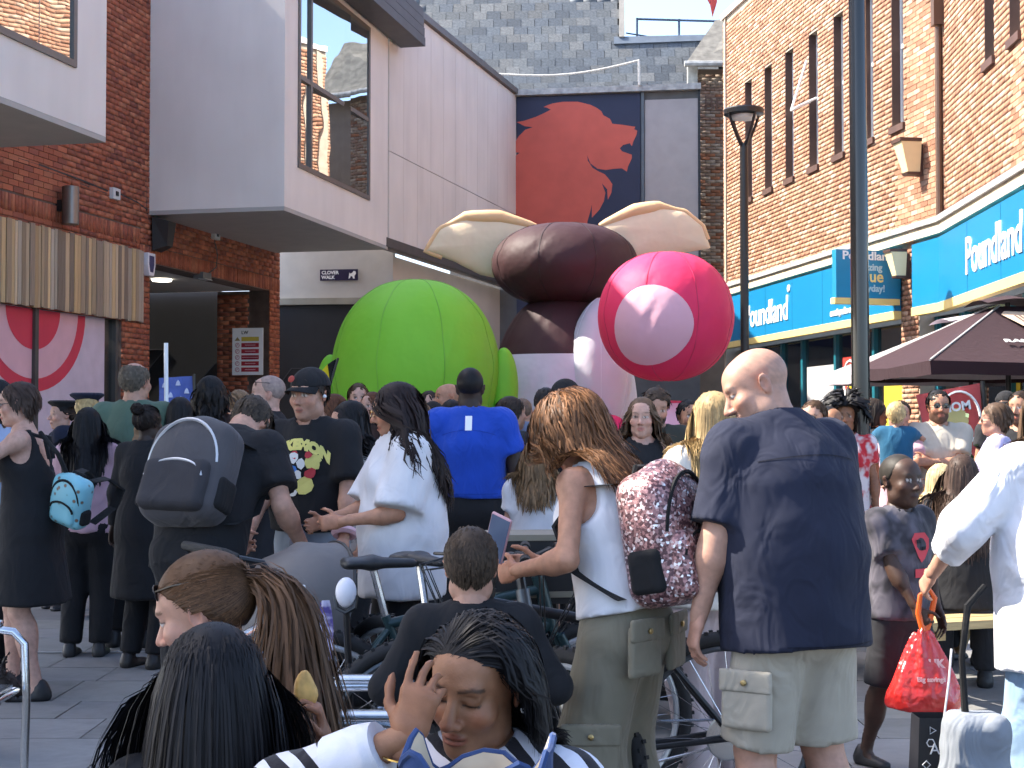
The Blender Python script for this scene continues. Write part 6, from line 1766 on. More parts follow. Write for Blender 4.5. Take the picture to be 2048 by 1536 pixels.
# left side of the crowd
p_dress = person('woman in black low-backed sundress and black clogs with a turquoise mini backpack', 66, 7.7, 1.66, -82, 'f', skin='pale', lean=6, hpitch=4, hands=((-.15, -.45, 1.12), (.26, -.50, 1.08)), feet=((-.10, -.14), (.10, .02)), hair=dict(st='short', length=.075), haircol=(.055, .034, .026), glasses='dark', top=T(K_BLACK, sl=0, neck=.10, lowback=True, hem=-.02, skirt=(.40, 1.30), name='dress', wr=.006), bottom=None, shoes=(.012, .012, .014))
person('person with black braids and pale blue shirt at the frame edge', -8, 8.2, 1.68, 78, 'f', skin='deep', hair=dict(st='braids', length=.45), haircol='black', hat=dict(kind='cap', m=K_BLACK, back=True), top=T(K_LTBLUE), bottom=T(K_BLACK))
person('person with long black braids and pale pink shirt, back turned', 176, 9.1, 1.54, 182, 'f', skin='deep', hair=dict(st='braids', length=.46, n=420, rad=.0075), haircol='black', top=T(K_PINKS, sl=1.75), bottom=T(K_BLACK, off=.024), hands=((-.26, -.2, .84), (.24, -.24, .88)))
person('officer in flat-topped dark cap with fair hair, back turned', 174, 10.9, 1.66, 196, 'm', skin='fair', hair=dict(st='short', length=.04), haircol='blond', hat=dict(kind='officer', m=K_UNI), top=T(K_UNI, sl=1.9), bottom=T(K_UNI), w=1.1)
person('officer in dark cap and navy jacket facing the shop window', 128, 11.4, 1.62, -52, 'f', skin='pale', hair=dict(st='bun'), haircol='dark', hat=dict(kind='officer', m=K_BLACK), top=T(K_UNI, sl=1.9), bottom=T(K_UNI))
p_grn = person('burly man in sage green T-shirt, back turned', 268, 9.5, 1.83, 176, 'm', skin='fair', w=1.22, armw=1.15, hair=dict(st='short', length=.02, bald=True), haircol=(.10, .08, .06), top=T(K_GREEN, sl=.62, hem=-.08, fit=1), bottom=T(K_BLACK), hyaw=-14)
person('person in long black tunic and sandals with braids coiled on the head', 294, 8.67, 1.55, 158, 'f', skin='deep', hair=dict(st='bun', tie=(0, .10, .10), n=260, rad=.007), haircol=(.020, .014, .012), top=T(K_BLACK, sl=1.9, skirt=(.46, 1.18), wr=.008), bottom=T(K_BLACK, off=.02), shoes=(.02, .017, .016), hands=((-.2, -.12, .72), (.28, -.05, .76)))
person('person in black hooded top with long black hair between the tunic and the brown jacket', 360, 9.4, 1.61, 184, 'f', skin='dark', hair=dict(st='long', length=.3), haircol='black', top=T(K_BLACK, sl=1.9), bottom=T(K_CHAR))
person('man with long curly black hair and cap in brown jacket', 421, 10.0, 1.75, 172, 'm', skin='dark', hair=dict(st='long', length=.24, wave=1.2), haircol=(.014, .011, .010), hat=dict(kind='cap', m=K_BLACK), top=T(K_BROWN, sl=1.9), bottom=T(K_BLACK), w=1.1)
person('woman with light brown hair tied in a knot, back to the crowd', 478, 10.4, 1.68, -150, 'f', skin='pale', hair=dict(st='bun', tie=(0, .12, .02)), haircol=(.21, .13, .07), top=T(K_CHAR, sl=1.5, neck=.09), bottom=T(K_BLACK))
person('stocky man with sunglasses pushed up on his shaved head, in profile', 540, 9.6, 1.75, -84, 'm', skin='pale', w=1.22, hair='buzz', haircol=(.30, .22, .19), glasses='up', top=T(K_BLACK, sl=.65), bottom=T(K_CHAR), beard=.25)
p_cap = person('man in black cap and black T-shirt with a colourful print', 624, 7.0, 1.69, -20, 'm', skin='fair', hyaw=-6, hpitch=4, hair=dict(st='short', length=.03), haircol='dark', hat=dict(kind='cap', m=K_BLACK), top=T(K_BLACK, sl=.85, sr=.078, hem=.03, fit=1.2, off=.022, name='shirt'), bottom=T(K_GREYD, off=.022), hands=((-.16, -.28, .95), (.27, -.20, .88)), beard=.15, w=1.05)
p_bend = person('man in black T-shirt bending forward under a grey backpack', 392, 6.0, 1.74, 160, 'm', skin='fair', lean=40, hpitch=58, hands=((-.32, -.34, .89), (.15, -.55, .92)), curl=(.85, .85), hair=dict(st='short', length=.035), haircol=(.045, .032, .022), top=T(K_BLACK, sl=.72, sr=.075, hem=-.10, fit=1, wr=.008), bottom=T(K_BLACK), w=1.08)
p_wht = person('woman with long dark wavy hair in oversized white T-shirt, in profile', 806, 6.2, 1.61, -72, 'f', skin='tan', hpitch=10, hyaw=-2, glasses='gold', hands=((-.05, -.33, 1.02), (.12, -.29, 1.03)), poles=(None, (.5, 1, -.25)), curl=(.6, .6), hair=dict(st='long', length=.52, wave=.7, n=1000, rad=.0034, thick=.014, part=-.01), haircol=(.022, .013, .012), top=T(K_WHITE, sl=.95, sr=.098, hem=-.16, fit=1.7, off=.034, wr=.009), bottom=T(K_BLACK), w=1.08)
person('woman with straight black hair and mottled grey top, half hidden', 714, 7.5, 1.56, -62, 'f', skin='fair', hair=dict(st='long', length=.48, n=700), haircol='black', top=T(K_PRINT, sl=.7), bottom=T(K_BLACK), hpitch=18)
p_blue = person('broad-shouldered man in royal blue T-shirt, back turned', 940, 8.8, 1.77, 178, 'm', skin='deep', w=1.20, armw=1.28, hair='buzz', haircol='black', top=T(K_BLUE, sl=.70, sr=.080, hem=.05, fit=.3, wr=.009), bottom=T(K_BLACK, off=.022), hands=((-.36, -.06, .86), (.34, -.06, .88)))
# the crowd before the inflatables
person('person with chestnut hair and blue bow in profile beside the green globe', 668, 10.8, 1.66, -86, 'f', skin='fair', hair=dict(st='long', length=.25), haircol='auburn', top=T(K_CHAR), bottom=T(K_BLACK))
person('man with short brown hair below the green globe, face to camera', 716, 12.6, 1.78, 10, 'm', skin='pale', hair=dict(st='short'), haircol='brown', top=T(K_SLATE), bottom=T(K_CHAR))
person('person with thick auburn hair looking aside before the green globe', 745, 11.9, 1.70, -30, 'f', skin='pale', hair=dict(st='long', length=.2), haircol='auburn', top=T(K_BROWN), bottom=T(K_CHAR))
person('man with dark fringe peering over caps below the green globe', 858, 13.2, 1.73, 0, 'm', skin='pale', hair=dict(st='short', length=.06, hl='fringe'), haircol='dark', top=T(K_GREY), bottom=T(K_CHAR))
person('bald man in profile beside the blue T-shirt', 898, 12.5, 1.78, -70, 'm', skin='tan', hair=None, top=T(K_CHAR), bottom=T(K_CHAR))
person('youth in black cap with light piping in the crowd', 866, 11.4, 1.60, -20, 'm', skin='fair', hair=dict(st='short'), haircol='dark', hat=dict(kind='cap', m=K_BLACK), top=T(K_PINKS), bottom=T(K_CHAR))
person('person with smooth black hair close behind the blue T-shirt', 903, 11.0, 1.62, 178, 'f', skin='fair', hair=dict(st='short', length=.08), haircol='black', top=T(K_BLACK), bottom=T(K_CHAR))
person('fair-haired person in the crowd left of the blue T-shirt', 838, 10.6, 1.60, 150, 'f', skin='fair', hair=dict(st='short', length=.07), haircol='light', top=T(K_PINKS), bottom=T(K_CHAR))
person('person lifting a bare arm beside the blue T-shirt', 1020, 9.7, 1.62, 120, 'f', skin='fair', hair=dict(st='short', length=.08), haircol='dark', top=T(K_CHAR, sl=.5), bottom=T(K_BLACK), hands=((-.20, -.26, 1.45), None), poles=((-.6, -.3, -1), None))
person('man with cropped hair in black vest facing the white inflatable', 1045, 11.6, 1.64, 176, 'm', skin='fair', hair='buzz', haircol=(.16, .10, .07), top=T(K_BLACK, sl=0), bottom=T(K_CHAR))
person('dark-haired man in slate blue T-shirt, back turned', 1092, 10.9, 1.70, 186, 'm', skin='pale', hair=dict(st='short'), haircol='black', top=T(K_SLATE), bottom=T(K_CHAR))
person('man in black cap and black T-shirt turning to the right', 1131, 9.7, 1.72, 168, 'm', skin='pale', w=1.12, hyaw=-25, hair=dict(st='short'), haircol='dark', beard=.8, hat=dict(kind='cap', m=K_BLACK), top=T(K_BLACK, sl=.7), bottom=T(K_BLACK))
person('girl with wavy fair hair in white T-shirt and grey shorts', 1074, 7.7, 1.34, 176, 'f', skin='fair', hs=1.12, hair=dict(st='long', length=.34, wave=.6), haircol='light', top=T(K_WHITE, hem=-.1), bottom=T(K_GREY, len=.45, name='shorts'))
p_mum = person('woman with long fair hair in black sleeveless top pushing a pushchair', 1284, 7.9, 1.58, 8, 'f', skin='pale', hyaw=-18, hair=dict(st='long', length=.42), haircol=(.14, .085, .05), top=T(K_BLACK, sl=0), bottom=T(K_BLACK), hands=((-.12, -.2, .98), (.24, -.32, .98)))
person('bearded man in grey-green top with rucksack straps, looking down', 1310, 9.7, 1.67, 4, 'm', skin='fair', beard=.95, hpitch=18, hair=dict(st='curly', length=.05), haircol=(.055, .035, .022), top=T(K_DKOL), bottom=T(K_CHAR))
person('man in plain white T-shirt and black trousers beside the pink inflatable', 1376, 10.4, 1.60, 14, 'm', skin='tan', hair=dict(st='short', length=.03), haircol='black', beard=.5, top=T(K_WHITE, hem=-.03), bottom=T(K_BLACK))
person('woman with long blond hair and cream blouse behind the navy polo', 1428, 5.7, 1.56, -158, 'f', skin='fair', hair=dict(st='long', length=.44, n=900, rad=.0034, part=.0), haircol=(.38, .26, .12), top=T(K_BLOUSE, sl=1.0, sr=.09, hem=-.12, fit=1.2), bottom=T(K_MAR, off=.03), near=2)
# right side
person('man with receding hair and sunglasses behind the navy polo', 1628, 8.7, 1.57, -30, 'm', skin='fair', hair=dict(st='short', length=.025), haircol='brown', glasses='dark', top=T(K_WHITE), bottom=T(K_CHAR))
person('person with brown skin and close-cropped hair between the sunglasses man and the red top', 1656, 9.6, 1.55, 30, 'm', skin='brown', hair='buzz', haircol='black', top=T(K_CHAR), bottom=T(K_CHAR))
person('woman with big curly black hair and red and white top beside the black post', 1690, 10.0, 1.60, -12, 'f', skin='brown', hair=dict(st='curly', length=.10, volume=2.6, n=500), haircol='black', top=T(K_REDW), bottom=T(K_CHAR))
person('dark-haired woman in profile just past the black post', 1744, 10.9, 1.63, 84, 'f', skin='brown', hair=dict(st='long', length=.25), haircol='dark', top=T(K_BLACK), bottom=T(K_CHAR))
person('woman in pale pink top carrying a small child', 1800, 10.7, 1.61, -10, 'f', skin='fair', hair=dict(st='bun'), haircol='dark', top=T(K_PINKS), bottom=T(K_CHAR), hands=((.06, -.34, 1.02), (.0, -.36, .98)), poles=((-1, .3, -.3), (1, .3, -.3)))
person('blond toddler in petrol blue T-shirt held in arms', 1792, 10.38, .90, 168, 'm', skin='fair', hs=1.45, hip=.80, feet=((-.16, -.28, .55), (.16, -.28, .55)), z0=.70, hands=((-.2, -.24, .62), (.2, -.24, .60)), hair=dict(st='short', length=.04), haircol='blond', top=T(K_TEALB, sl=.6), bottom=T(K_UNI), shoes=None)
person('man in sand T-shirt and sunglasses with folded arms', 1876, 10.7, 1.68, -4, 'm', skin='tan', w=1.06, hair=dict(st='short', length=.025), haircol='black', beard=.75, glasses='dark', top=T(K_SAND, sl=.75, sr=.078), bottom=T(K_SAND), hands=((.13, -.21, 1.10), (-.12, -.23, 1.16)), poles=((-1, .0, -.6), (1, .0, -.6)))
person('woman in lilac jumper with one hand on her hip', 1995, 9.7, 1.58, -112, 'f', skin='fair', hair=dict(st='short', length=.08), haircol=(.09, .055, .035), glasses='dark', top=T(K_LILAC, sl=1.6, sr=.08), bottom=T(K_GREYD), hands=((-.16, -.12, .95), (.22, -.16, .95)), poles=((-1, .4, 0), (1, .4, 0)))
person('man in black jacket at the frame edge beside the lilac jumper', 2042, 10.2, 1.66, -40, 'm', skin='tan', hair=dict(st='short'), haircol='dark', beard=.7, top=T(K_BLACK, sl=1.8), bottom=T(K_CHAR))
person('person in dark cap below the yellow shop poster', 2012, 12.2, 1.70, -20, 'm', skin='tan', hair=dict(st='short'), haircol='dark', hat=dict(kind='cap', m=K_BLACK), top=T(K_CHAR), bottom=T(K_CHAR))
p_sit1 = person('blond woman in dark olive jacket seated at the picnic table', 1850, 8.6, 1.62, 128, 'f', skin='fair', hip=.50, lean=14, hpitch=14, feet=((-.12, -.42), (.12, -.42)), hair=dict(st='long', length=.26, n=900, rad=.0036), haircol=(.55, .42, .22), top=T(K_DKOL, sl=1.8), bottom=T(K_BLACK), hands=((-.15, -.38, .78), (.15, -.38, .78)))
p_sit2 = person('woman with long brown hair seated at the picnic table nearer the white shirt', 1924, 7.7, 1.64, 164, 'f', skin='fair', hip=.55, lean=10, hpitch=4, feet=((-.12, -.42), (.12, -.42)), hair=dict(st='long', length=.50, n=1100, rad=.0032), haircol=(.06, .036, .026), top=T(K_BLACK, sl=.4, neck=.09), bottom=T(K_CHAR), hands=((-.15, -.3, .85), (.2, -.3, .85)))
# ------------------------------------------------------------------ bags, bicycles, chairs, pushchairs, tables
def rbox(c, half, r, R=None, k=.01, op='u'):
    c = np.asarray(c, float); half = np.asarray(half, float); R = np.eye(3) if R is None else np.asarray(R, float)
    b = half - r
    def f(X, Y, Z):
        x, y, z = X - c[0], Y - c[1], Z - c[2]
        l = [np.abs(x * R[0, i] + y * R[1, i] + z * R[2, i]) - b[i] for i in range(3)]
        o = np.sqrt(np.maximum(l[0], 0) ** 2 + np.maximum(l[1], 0) ** 2 + np.maximum(l[2], 0) ** 2)
        return o + np.minimum(np.maximum(np.maximum(l[0], l[1]), l[2]), 0) - r
    m = np.linalg.norm(half)
    return fun(f, c - m, c + m, k, op)
def sdf(name, prims, h, m, parent, post=None):
    V, Q = surface(prims, h, post); return mk(name, V, Q, m, parent, True)
M_STRAP = cloth('webbing_black', (.014, .014, .015)); M_ZIP = mat('zip_pale', (.55, .55, .56), .4, metal=.4, var=.1)
def backpack(lab, loc, rz, pitch, size, m, m2, pocket=True, cat='backpack', zipm=M_ZIP, seed=3, roll=0.0):
    """local: -Y is the outer face, +Y lies on the wearer's back"""
    o = empty('backpack', loc, rz, lab, cat, 'backpacks'); o.rotation_euler = (pitch, roll, rz)
    w, h, d = size
    sdf('main_body', [rbox((0, 0, 0), (w / 2, d / 2, h / 2), min(w, d) * .38), ell((0, -.02, h * .12), (w * .48, d * .52, h * .46), k=.03)], .011, m, o, wrinkle(seed, .006, 18))
    if pocket:
        sdf('front_pocket', [rbox((0, -d * .46, -h * .20), (w * .40, d * .22, h * .25), .035)], .010, m2, o, wrinkle(seed + 1, .005, 22))
        for s_ in (-1, 1): sdf('side_pocket', [rbox((s_ * w * .48, .0, -h * .22), (.02, d * .30, h * .16), .018)], .010, M_STRAP, o, wrinkle(seed + 2, .004, 30))
        MB().tube([(w * .36 * math.cos(t), -d * .62 - .008 * math.sin(t), -h * .16 + h * .18 * math.sin(t)) for t in np.linspace(.1, math.pi - .1, 14)], .006, 5).build('zip', zipm, o)
    MB().tube([(w * .43 * math.cos(t), -d * .50 * abs(math.cos(t * .5 - .785)) - .01, h * .02 + h * .44 * math.sin(t)) for t in np.linspace(.05, math.pi - .05, 20)], .007, 5).build('zip', zipm, o)
    MB().tube([(-.04, d * .3, h * .47), (-.035, d * .25, h * .55), (.035, d * .25, h * .55), (.04, d * .3, h * .47)], .010, 6).build('handle', M_STRAP, o)
    for s_ in (-1, 1):
        st = MB(); pts = [(s_ * w * .30, d * .45, h * .44), (s_ * w * .36, d * .45 + .10, h * .46), (s_ * w * .44, d * .45 + .20, h * .20), (s_ * w * .46, d * .45 + .16, -h * .15), (s_ * w * .44, d * .45 + .02, -h * .40)]
        V = [];
        for p in pts: V += [(p[0] - .026, p[1], p[2]), (p[0] + .026, p[1], p[2]), (p[0] + .026, p[1] + .01, p[2] + .004), (p[0] - .026, p[1] + .01, p[2] + .004)]
        st.add(V, [(i * 4 + c, i * 4 + (c + 1) % 4, i * 4 + 4 + (c + 1) % 4, i * 4 + 4 + c) for i in range(len(pts) - 1) for c in range(4)]); st.build('strap', M_STRAP, o, True)
    return o
def _sequin(N, L, tc):
    v = N.new('ShaderNodeTexVoronoi'); v.inputs['Scale'].default_value = 130; L.new(tc.outputs['Object'], v.inputs['Vector'])
    sp = N.new('ShaderNodeSeparateColor'); L.new(v.outputs['Color'], sp.inputs[0])
    return ramp(N, L, sp.outputs[0], [(0, (.10, .045, .05)), (.35, (.26, .13, .13)), (.6, (.42, .22, .21)), (.82, (.60, .46, .45)), (.95, (.9, .88, .9))], 'CONSTANT')
M_SEQ = recolor(mat('sequins', (.4, .25, .25), .32, metal=.35, var=0, bump=.5, bscale=160), _sequin)
M_GRBAG = cloth('bag_grey', (.075, .07, .075), folds=.4); M_GRBAG2 = cloth('bag_grey_dark', (.045, .042, .046), folds=.4)
def _mini(N, L, tc):
    v = N.new('ShaderNodeTexVoronoi'); v.inputs['Scale'].default_value = 26; L.new(tc.outputs['Object'], v.inputs['Vector'])
    return ramp(N, L, v.outputs['Distance'], [(.16, (.22, .10, .06)), (.24, (.10, .28, .30)), (.30, (.22, .52, .60))])
M_MINI = recolor(mat('mini_print', (.2, .5, .6), .4, var=.05), _mini)
def on_back(info, up_, out, side_=0.0):
    return local(info, info['che'] + info['up'] * up_ - info['fw'] * out + info['rt'] * side_)
def back_pitch(deg): return math.radians(deg)
# worn packs (yaw of the wearer; outer face points backwards = +Y of the wearer)
i = p_red; l_ = on_back(i, -.10, .20, .03)
backpack('sequinned dusky pink backpack on the auburn-haired woman', l_, i['root'].rotation_euler.z + math.pi, math.radians(-10), (.30, .40, .18), M_SEQ, M_SEQ, zipm=M_STRAP)
i = p_bend; l_ = on_back(i, -.16, .20, -.03)
backpack('slumped grey backpack with pale zips on the bending man', l_, i['root'].rotation_euler.z + math.pi, math.radians(-26), (.36, .42, .20), M_GRBAG, M_GRBAG2, seed=11)
i = p_dress; l_ = local(i, i['pel'] + np.array([.12, .26, .10])) 
mini = backpack('small turquoise printed backpack hanging at the black dress', l_ + Vector((-.03, -.05, .05)), math.radians(-25), .12, (.21, .26, .11), M_MINI, M_MINI, pocket=True, zipm=M_STRAP, seed=21, roll=.28)
st = MB(); a_ = on_back(p_dress, .16, .10, .10) - mini.location; st.tube([a_, (a_ + Vector((0, 0, .12))) * .45 + Vector((.02, -.06, .03)), Vector((-.02, -.02, .14))], .012, 6)
so = st.build('shoulder_strap', M_STRAP); so.location = mini.location; tag(so, 'thin black strap running from the bare shoulder to the turquoise backpack', 'strap')
for q in (-1, 1):
    i = p_dress
    MB().tube([i['che'] + i['up'] * .02 - i['fw'] * .125 + i['rt'] * q * .06, i['che'] + i['up'] * .13 - i['fw'] * .115 + i['rt'] * q * .085, i['nek'] - i['up'] * .012 - i['fw'] * .02 + i['rt'] * q * .095, i['che'] + i['up'] * .12 + i['fw'] * .10 + i['rt'] * q * .08], .011, 6).build('dress_strap', K_BLACK, i['root'], True)
# belt and pockets of the cargo trousers, shorts pockets
i = p_red; s = i['s']
MB().tube([i['pel'] + i['up'] * .085 * s + i['rt'] * .148 * math.cos(t) * s + i['fw'] * .118 * math.sin(t) * s for t in np.linspace(0, 6.283, 28)[:-1]], .016, 8, closed=True).build('belt', mat('belt_brown', (.05, .025, .018), .5), i['root'], True)
def on_leg(info, li, t, ang, rad):
    hp, K, an = info['legs'][li]; p = hp + (K - hp) * t
    return p + np.array([math.cos(ang), math.sin(ang), 0]) * rad
def pocket(info, li, t, ang, w, h, rad, m, nm):
    p = on_leg(info, li, t, ang, rad)
    R = Rz(ang + math.pi / 2)
    sdf(nm, [rbox(p, (w / 2, .012, h / 2), .010, R)], .009, m, info['bottom'], wrinkle(5, .003, 30))
    sdf(nm + '_flap', [rbox(p + np.array([math.cos(ang) * .010, math.sin(ang) * .010, h * .42]), (w / 2 + .006, .008, .034), .007, R)], .008, m, info['bottom'])
    MB().lathe([(.009, -.002), (.009, .004), (.004, .006)], tuple(p + np.array([math.cos(ang) * .022, math.sin(ang) * .022, h * .40])), 8, Matrix([list(r) for r in (R @ Rx(math.pi / 2))])).build('button', mat('brass', (.45, .32, .14), .35, metal=.9, var=.1), info['bottom'])
pocket(p_red, 1, 1.0, math.radians(35), .17, .20, .118, K_OLIVE, 'cargo_pocket')
pocket(p_red, 1, .12, math.radians(80), .14, .15, .128, K_OLIVE, 'back_pocket'); pocket(p_red, 0, .12, math.radians(100), .14, .15, .128, K_OLIVE, 'back_pocket')
pocket(p_bald, 1, .62, math.radians(30), .15, .15, .118, K_BEIGE, 'cargo_pocket')
# phone
def phone(lab, loc, rot, m): 
    o = empty('phone', loc, 0, lab, 'phone'); o.rotation_euler = rot
    sdf('case', [rbox((0, 0, 0), (.037, .005, .076), .0048)], .0035, m, o); MB().box((0, .0055, 0), (.066, .001, .14)).build('screen', mat('screen_dark', (.10, .13, .2), .1, var=.02), o); return o
hp_ = local(p_red, p_red['arms'][1][2])
phone('phone in a pink case held by the auburn-haired woman', hp_ + Vector((-.055, -.02, .10)), (math.radians(-12), math.radians(-22), math.radians(150)), mat('case_pink', (.52, .30, .33), .5))
# prints on shirts
rgd = np.random.RandomState(4)
PR = [('print_yellow2', (.70, .56, .04)), ('print_blue', (.04, .18, .55)), ('print_red2', (.42, .03, .04)), ('print_pale', (.62, .62, .60))]
c = (0.0, p_cap['che'][2] + .075)
decal(p_cap, 'shirt', text_polys('POKEMON', .062, arch=3.0, bold=.006), c, mat('print_yellow2', (.62, .56, .16), .7), 'lettering', off=.006)
def blob(u, v, r, n=9, sx=1.0): return [(u + r * sx * math.cos(t) * rgd.uniform(.75, 1.2), v + r * math.sin(t) * rgd.uniform(.75, 1.2)) for t in np.linspace(0, 6.283, n + 1)[:-1]]
for (nm, cc), items in zip(PR, ([(.075, -.055, .035), (-.085, -.045, .026), (.045, -.17, .045), (.085, -.075, .025), (-.075, -.095, .02)], [(-.02, -.10, .026), (-.018, -.135, .024), (-.015, -.165, .022), (-.05, -.075, .026)], [(.07, -.115, .026), (-.01, -.028, .020), (.055, -.028, .018)], [(-.015, -.045, .026), (.025, -.07, .024), (-.012, -.20, .024), (.012, -.12, .02), (-.055, -.125, .018)])):
    for q in items: decal(p_cap, 'shirt', [blob(*q)], c, mat(nm, cc, .7), 'colour_print', off=.006 + .001 * PR.index((nm, cc)))
cb_ = (0.0, p_bag['che'][2])
decal(p_bag, 'shirt', [[(-.05, .03), (-.03, .055), (.03, .055), (.055, .03), (.045, -.01), (.02, -.05), (0, -.065), (-.02, -.04)]], cb_, mat('print_red3', (.55, .045, .06), .7), 'red_print', off=.006); decal(p_bag, 'shirt', [[(-.035, -.09), (.035, -.09), (.035, -.125), (-.035, -.125)]], cb_, mat('print_red3', (.55, .045, .06)), 'red_print', off=.006)
decal(p_bag, 'shirt', [[(-.03, .028), (-.008, .028), (-.008, .014), (-.03, .014)], [(-.004, .0), (.02, .0), (.02, -.014), (-.004, -.014)]], cb_, K_BLACK, 'dark_print', off=.008)
ct_ = (0.0, p_blue['nek'][2] - .045)
decal(p_blue, 'shirt', [[(-.020, .03), (.020, .03), (.020, -.055), (-.020, -.055)]], ct_, M_PWHITE, 'neck_label', front=False, off=.005)
i = p_cap
MB().lathe([(.016, -.002), (.018, .0), (.010, .004)], tuple(i['C'] + i['R'] @ np.array([-.03, -.105, .085]) * i['hs']), 10, Matrix([list(r) for r in (i['R'] @ Rx(math.radians(65)))])).build('cap_badge', mat('badge_red', (.28, .03, .02), .6), i['root'])
tie_ = MB(); w0 = i['pel'] + i['up'] * .06
tie_.tube([w0 + i['rt'] * .168 * math.cos(t) + i['fw'] * .132 * math.sin(t) for t in np.linspace(0, 6.283, 26)[:-1]], .030, 8, closed=True)
tie_.tube([w0 + i['fw'] * .14, w0 + i['fw'] * .165 - i['up'] * .08 + i['rt'] * .02, w0 + i['fw'] * .16 - i['up'] * .24 + i['rt'] * .03], [.03, .045, .03], 8)
tie_.build('tied_shirt', cloth('tied_grey', (.15, .15, .19)), i['root'], True)
ar = i['arms'][1]
MB().tube([ar[2] + (ar[1] - ar[2]) * .14 + .045 * (math.cos(t) * nrm(np.cross(ar[2] - ar[1], (0, 1, 0))) + math.sin(t) * nrm(np.cross(ar[2] - ar[1], np.cross(ar[2] - ar[1], (0, 1, 0))))) for t in np.linspace(0, 6.283, 16)[:-1]], .018, 6, closed=True).build('wristband', mat('band_pink', (.70, .45, .50), .5), i['root'], True)
MB().lathe([(.009, -.006), (.011, 0), (.004, .008)], tuple(i['C'] + i['R'] @ np.array([.088, .0, -.005]) * i['hs']), 8).build('earbud', M_PWHITE, i['root'], True)
i = p_strp
for q in (-1, 1): MB().lathe([(.001, -.005), (.0045, 0), (.001, .005)], tuple(i['C'] + i['R'] @ np.array([q * .090, .004, -.034]) * i['hs']), 8).build('ear_stud', mat('pearl', (.8, .76, .7), .2), i['root'], True)
ar = i['arms'][0]; u_ = nrm(np.array([.14, .16, 1])); a_ = nrm(np.cross(u_, (1, 0, 0))); b2_ = np.cross(u_, a_)
MB().tube([ar[2] - u_ * .035 + .031 * math.cos(t) * a_ + .031 * math.sin(t) * b2_ for t in np.linspace(0, 6.283, 18)[:-1]], .002, 5, closed=True).build('bracelet', mat('gold', (.75, .50, .16), .25, metal=1, var=0), i['root'], True)
cf = MB(); cdir = nrm(ar[1] - ar[2])
cf.tube([ar[2] + cdir * .045, ar[2] + cdir * .075, ar[2] + cdir * .13], [.043, .050, .052], 16); cf.build('cuff', cloth('cuff_white', (.70, .70, .74)), i['root'], True)
def seam(info, z, w, m, front=False, hgt=.003, bow=0.0, on='shirt', off=.0035):
    n_ = 22; P = []
    for k in range(n_):
        a, b_ = -w + 2 * w * k / n_, -w + 2 * w * (k + 1) / n_
        za, zb = bow * (a / w) ** 2, bow * (b_ / w) ** 2
        P.append([(a, za), (b_, zb), (b_, zb + hgt), (a, za + hgt)])
    decal(info, on, P, (0, z), m, 'seam', front, off)
M_NSEAM = cloth('navy_seam', (.010, .011, .020)); M_WSEAM = cloth('white_seam', (.45, .44, .47)); M_BSEAM = cloth('blue_seam', (.008, .035, .24))
i = p_bald; seam(i, i['nek'][2] - .075, .17, M_NSEAM, bow=-.02); seam(i, i['pel'][2] - .10, .15, M_NSEAM)
i = p_blue; seam(i, i['nek'][2] - .10, .16, M_BSEAM, bow=-.03); seam(i, i['pel'][2] + .075, .17, M_BSEAM)
# red carrier bag
hb = local(p_bag, p_bag['arms'][0][2]) + Vector((.02, -.02, -.06))
rbag = empty('carrier_bag', hb, 0, 'bulging red plastic carrier bag with orange handles', 'bag')
M_REDP = mat('red_plastic', (.55, .022, .018), .25, var=.08, bump=.6, bscale=16, dist=.03, spec=.6, coat=.2)
def bagf(X, Y, Z):
    t = np.clip(-Z / .34, 0, 1); r = .012 + .175 * t ** .9
    r = np.where(t > .72, r - .05 * ((t - .72) / .28) ** 2, r)
    an = np.arctan2(Y * 1.7, X); rr = np.sqrt(X ** 2 + (Y * 1.7) ** 2)
    pl = .012 * np.sin(an * 9 + Z * 6) * (1 - t) + .006 * np.sin(an * 5 + Z * 20)
    return np.maximum((rr - r - pl) * .6, np.maximum(Z - .0, -.335 - Z + .10 * np.abs(X)))
sdf('sack', [fun(bagf, (-.2, -.14, -.36), (.2, .14, .02))], .0075, M_REDP, rbag)
MB().tube([(0, 0, -.02), (-.02, 0, .05), (-.012, 0, .12), (.02, 0, .15), (.045, 0, .11), (.03, 0, .04), (.01, 0, -.02)], [.014, .012, .010, .012, .012, .012, .014], 8).build('handle', mat('orange_plastic', (.75, .12, .02), .3), rbag, True)
lettering('UK', .045, (.005, -.052, -.155), (1, 0, 0), (0, .18, 1), mat('bag_print', (.8, .45, .42), .5), rbag, extrude=.001, bold=.002); lettering('Big savings', .026, (-.05, -.088, -.205), (1, 0, 0), (0, .2, 1), mat('bag_print', (.8, .45, .42)), rbag, extrude=.001, bold=.001)
# black gift bag with white doodles
gb = empty('gift_bag', PX(1868, 1560, 4.9), 0, 'black paper carrier bag with white doodles and a big letter', 'bag'); gb.location.z = PX(1868, 1430, 4.9).z - .34
m = MB(); m.add([(-.075, -.06, 0), (.075, -.06, 0), (.075, .06, 0), (-.075, .06, 0), (-.06, -.05, .34), (.075, -.05, .34), (.075, .05, .34), (-.06, .05, .34)], [(0, 3, 2, 1), (0, 1, 5, 4), (1, 2, 6, 5), (2, 3, 7, 6), (3, 0, 4, 7)]); m.build('bag_body', mat('bag_black', (.012, .012, .016), .5), gb)
wd = mat('doodle_white', (.7, .7, .72), .6)
lettering('k', .17, (.0, -.062, .10), (1, 0, 0), (0, .03, 1), wd, gb, extrude=.001, bold=.006); lettering('ABC', .05, (-.03, -.060, .225), (1, 0, 0), (0, .03, 1), wd, gb, extrude=.001)
dd = MB()
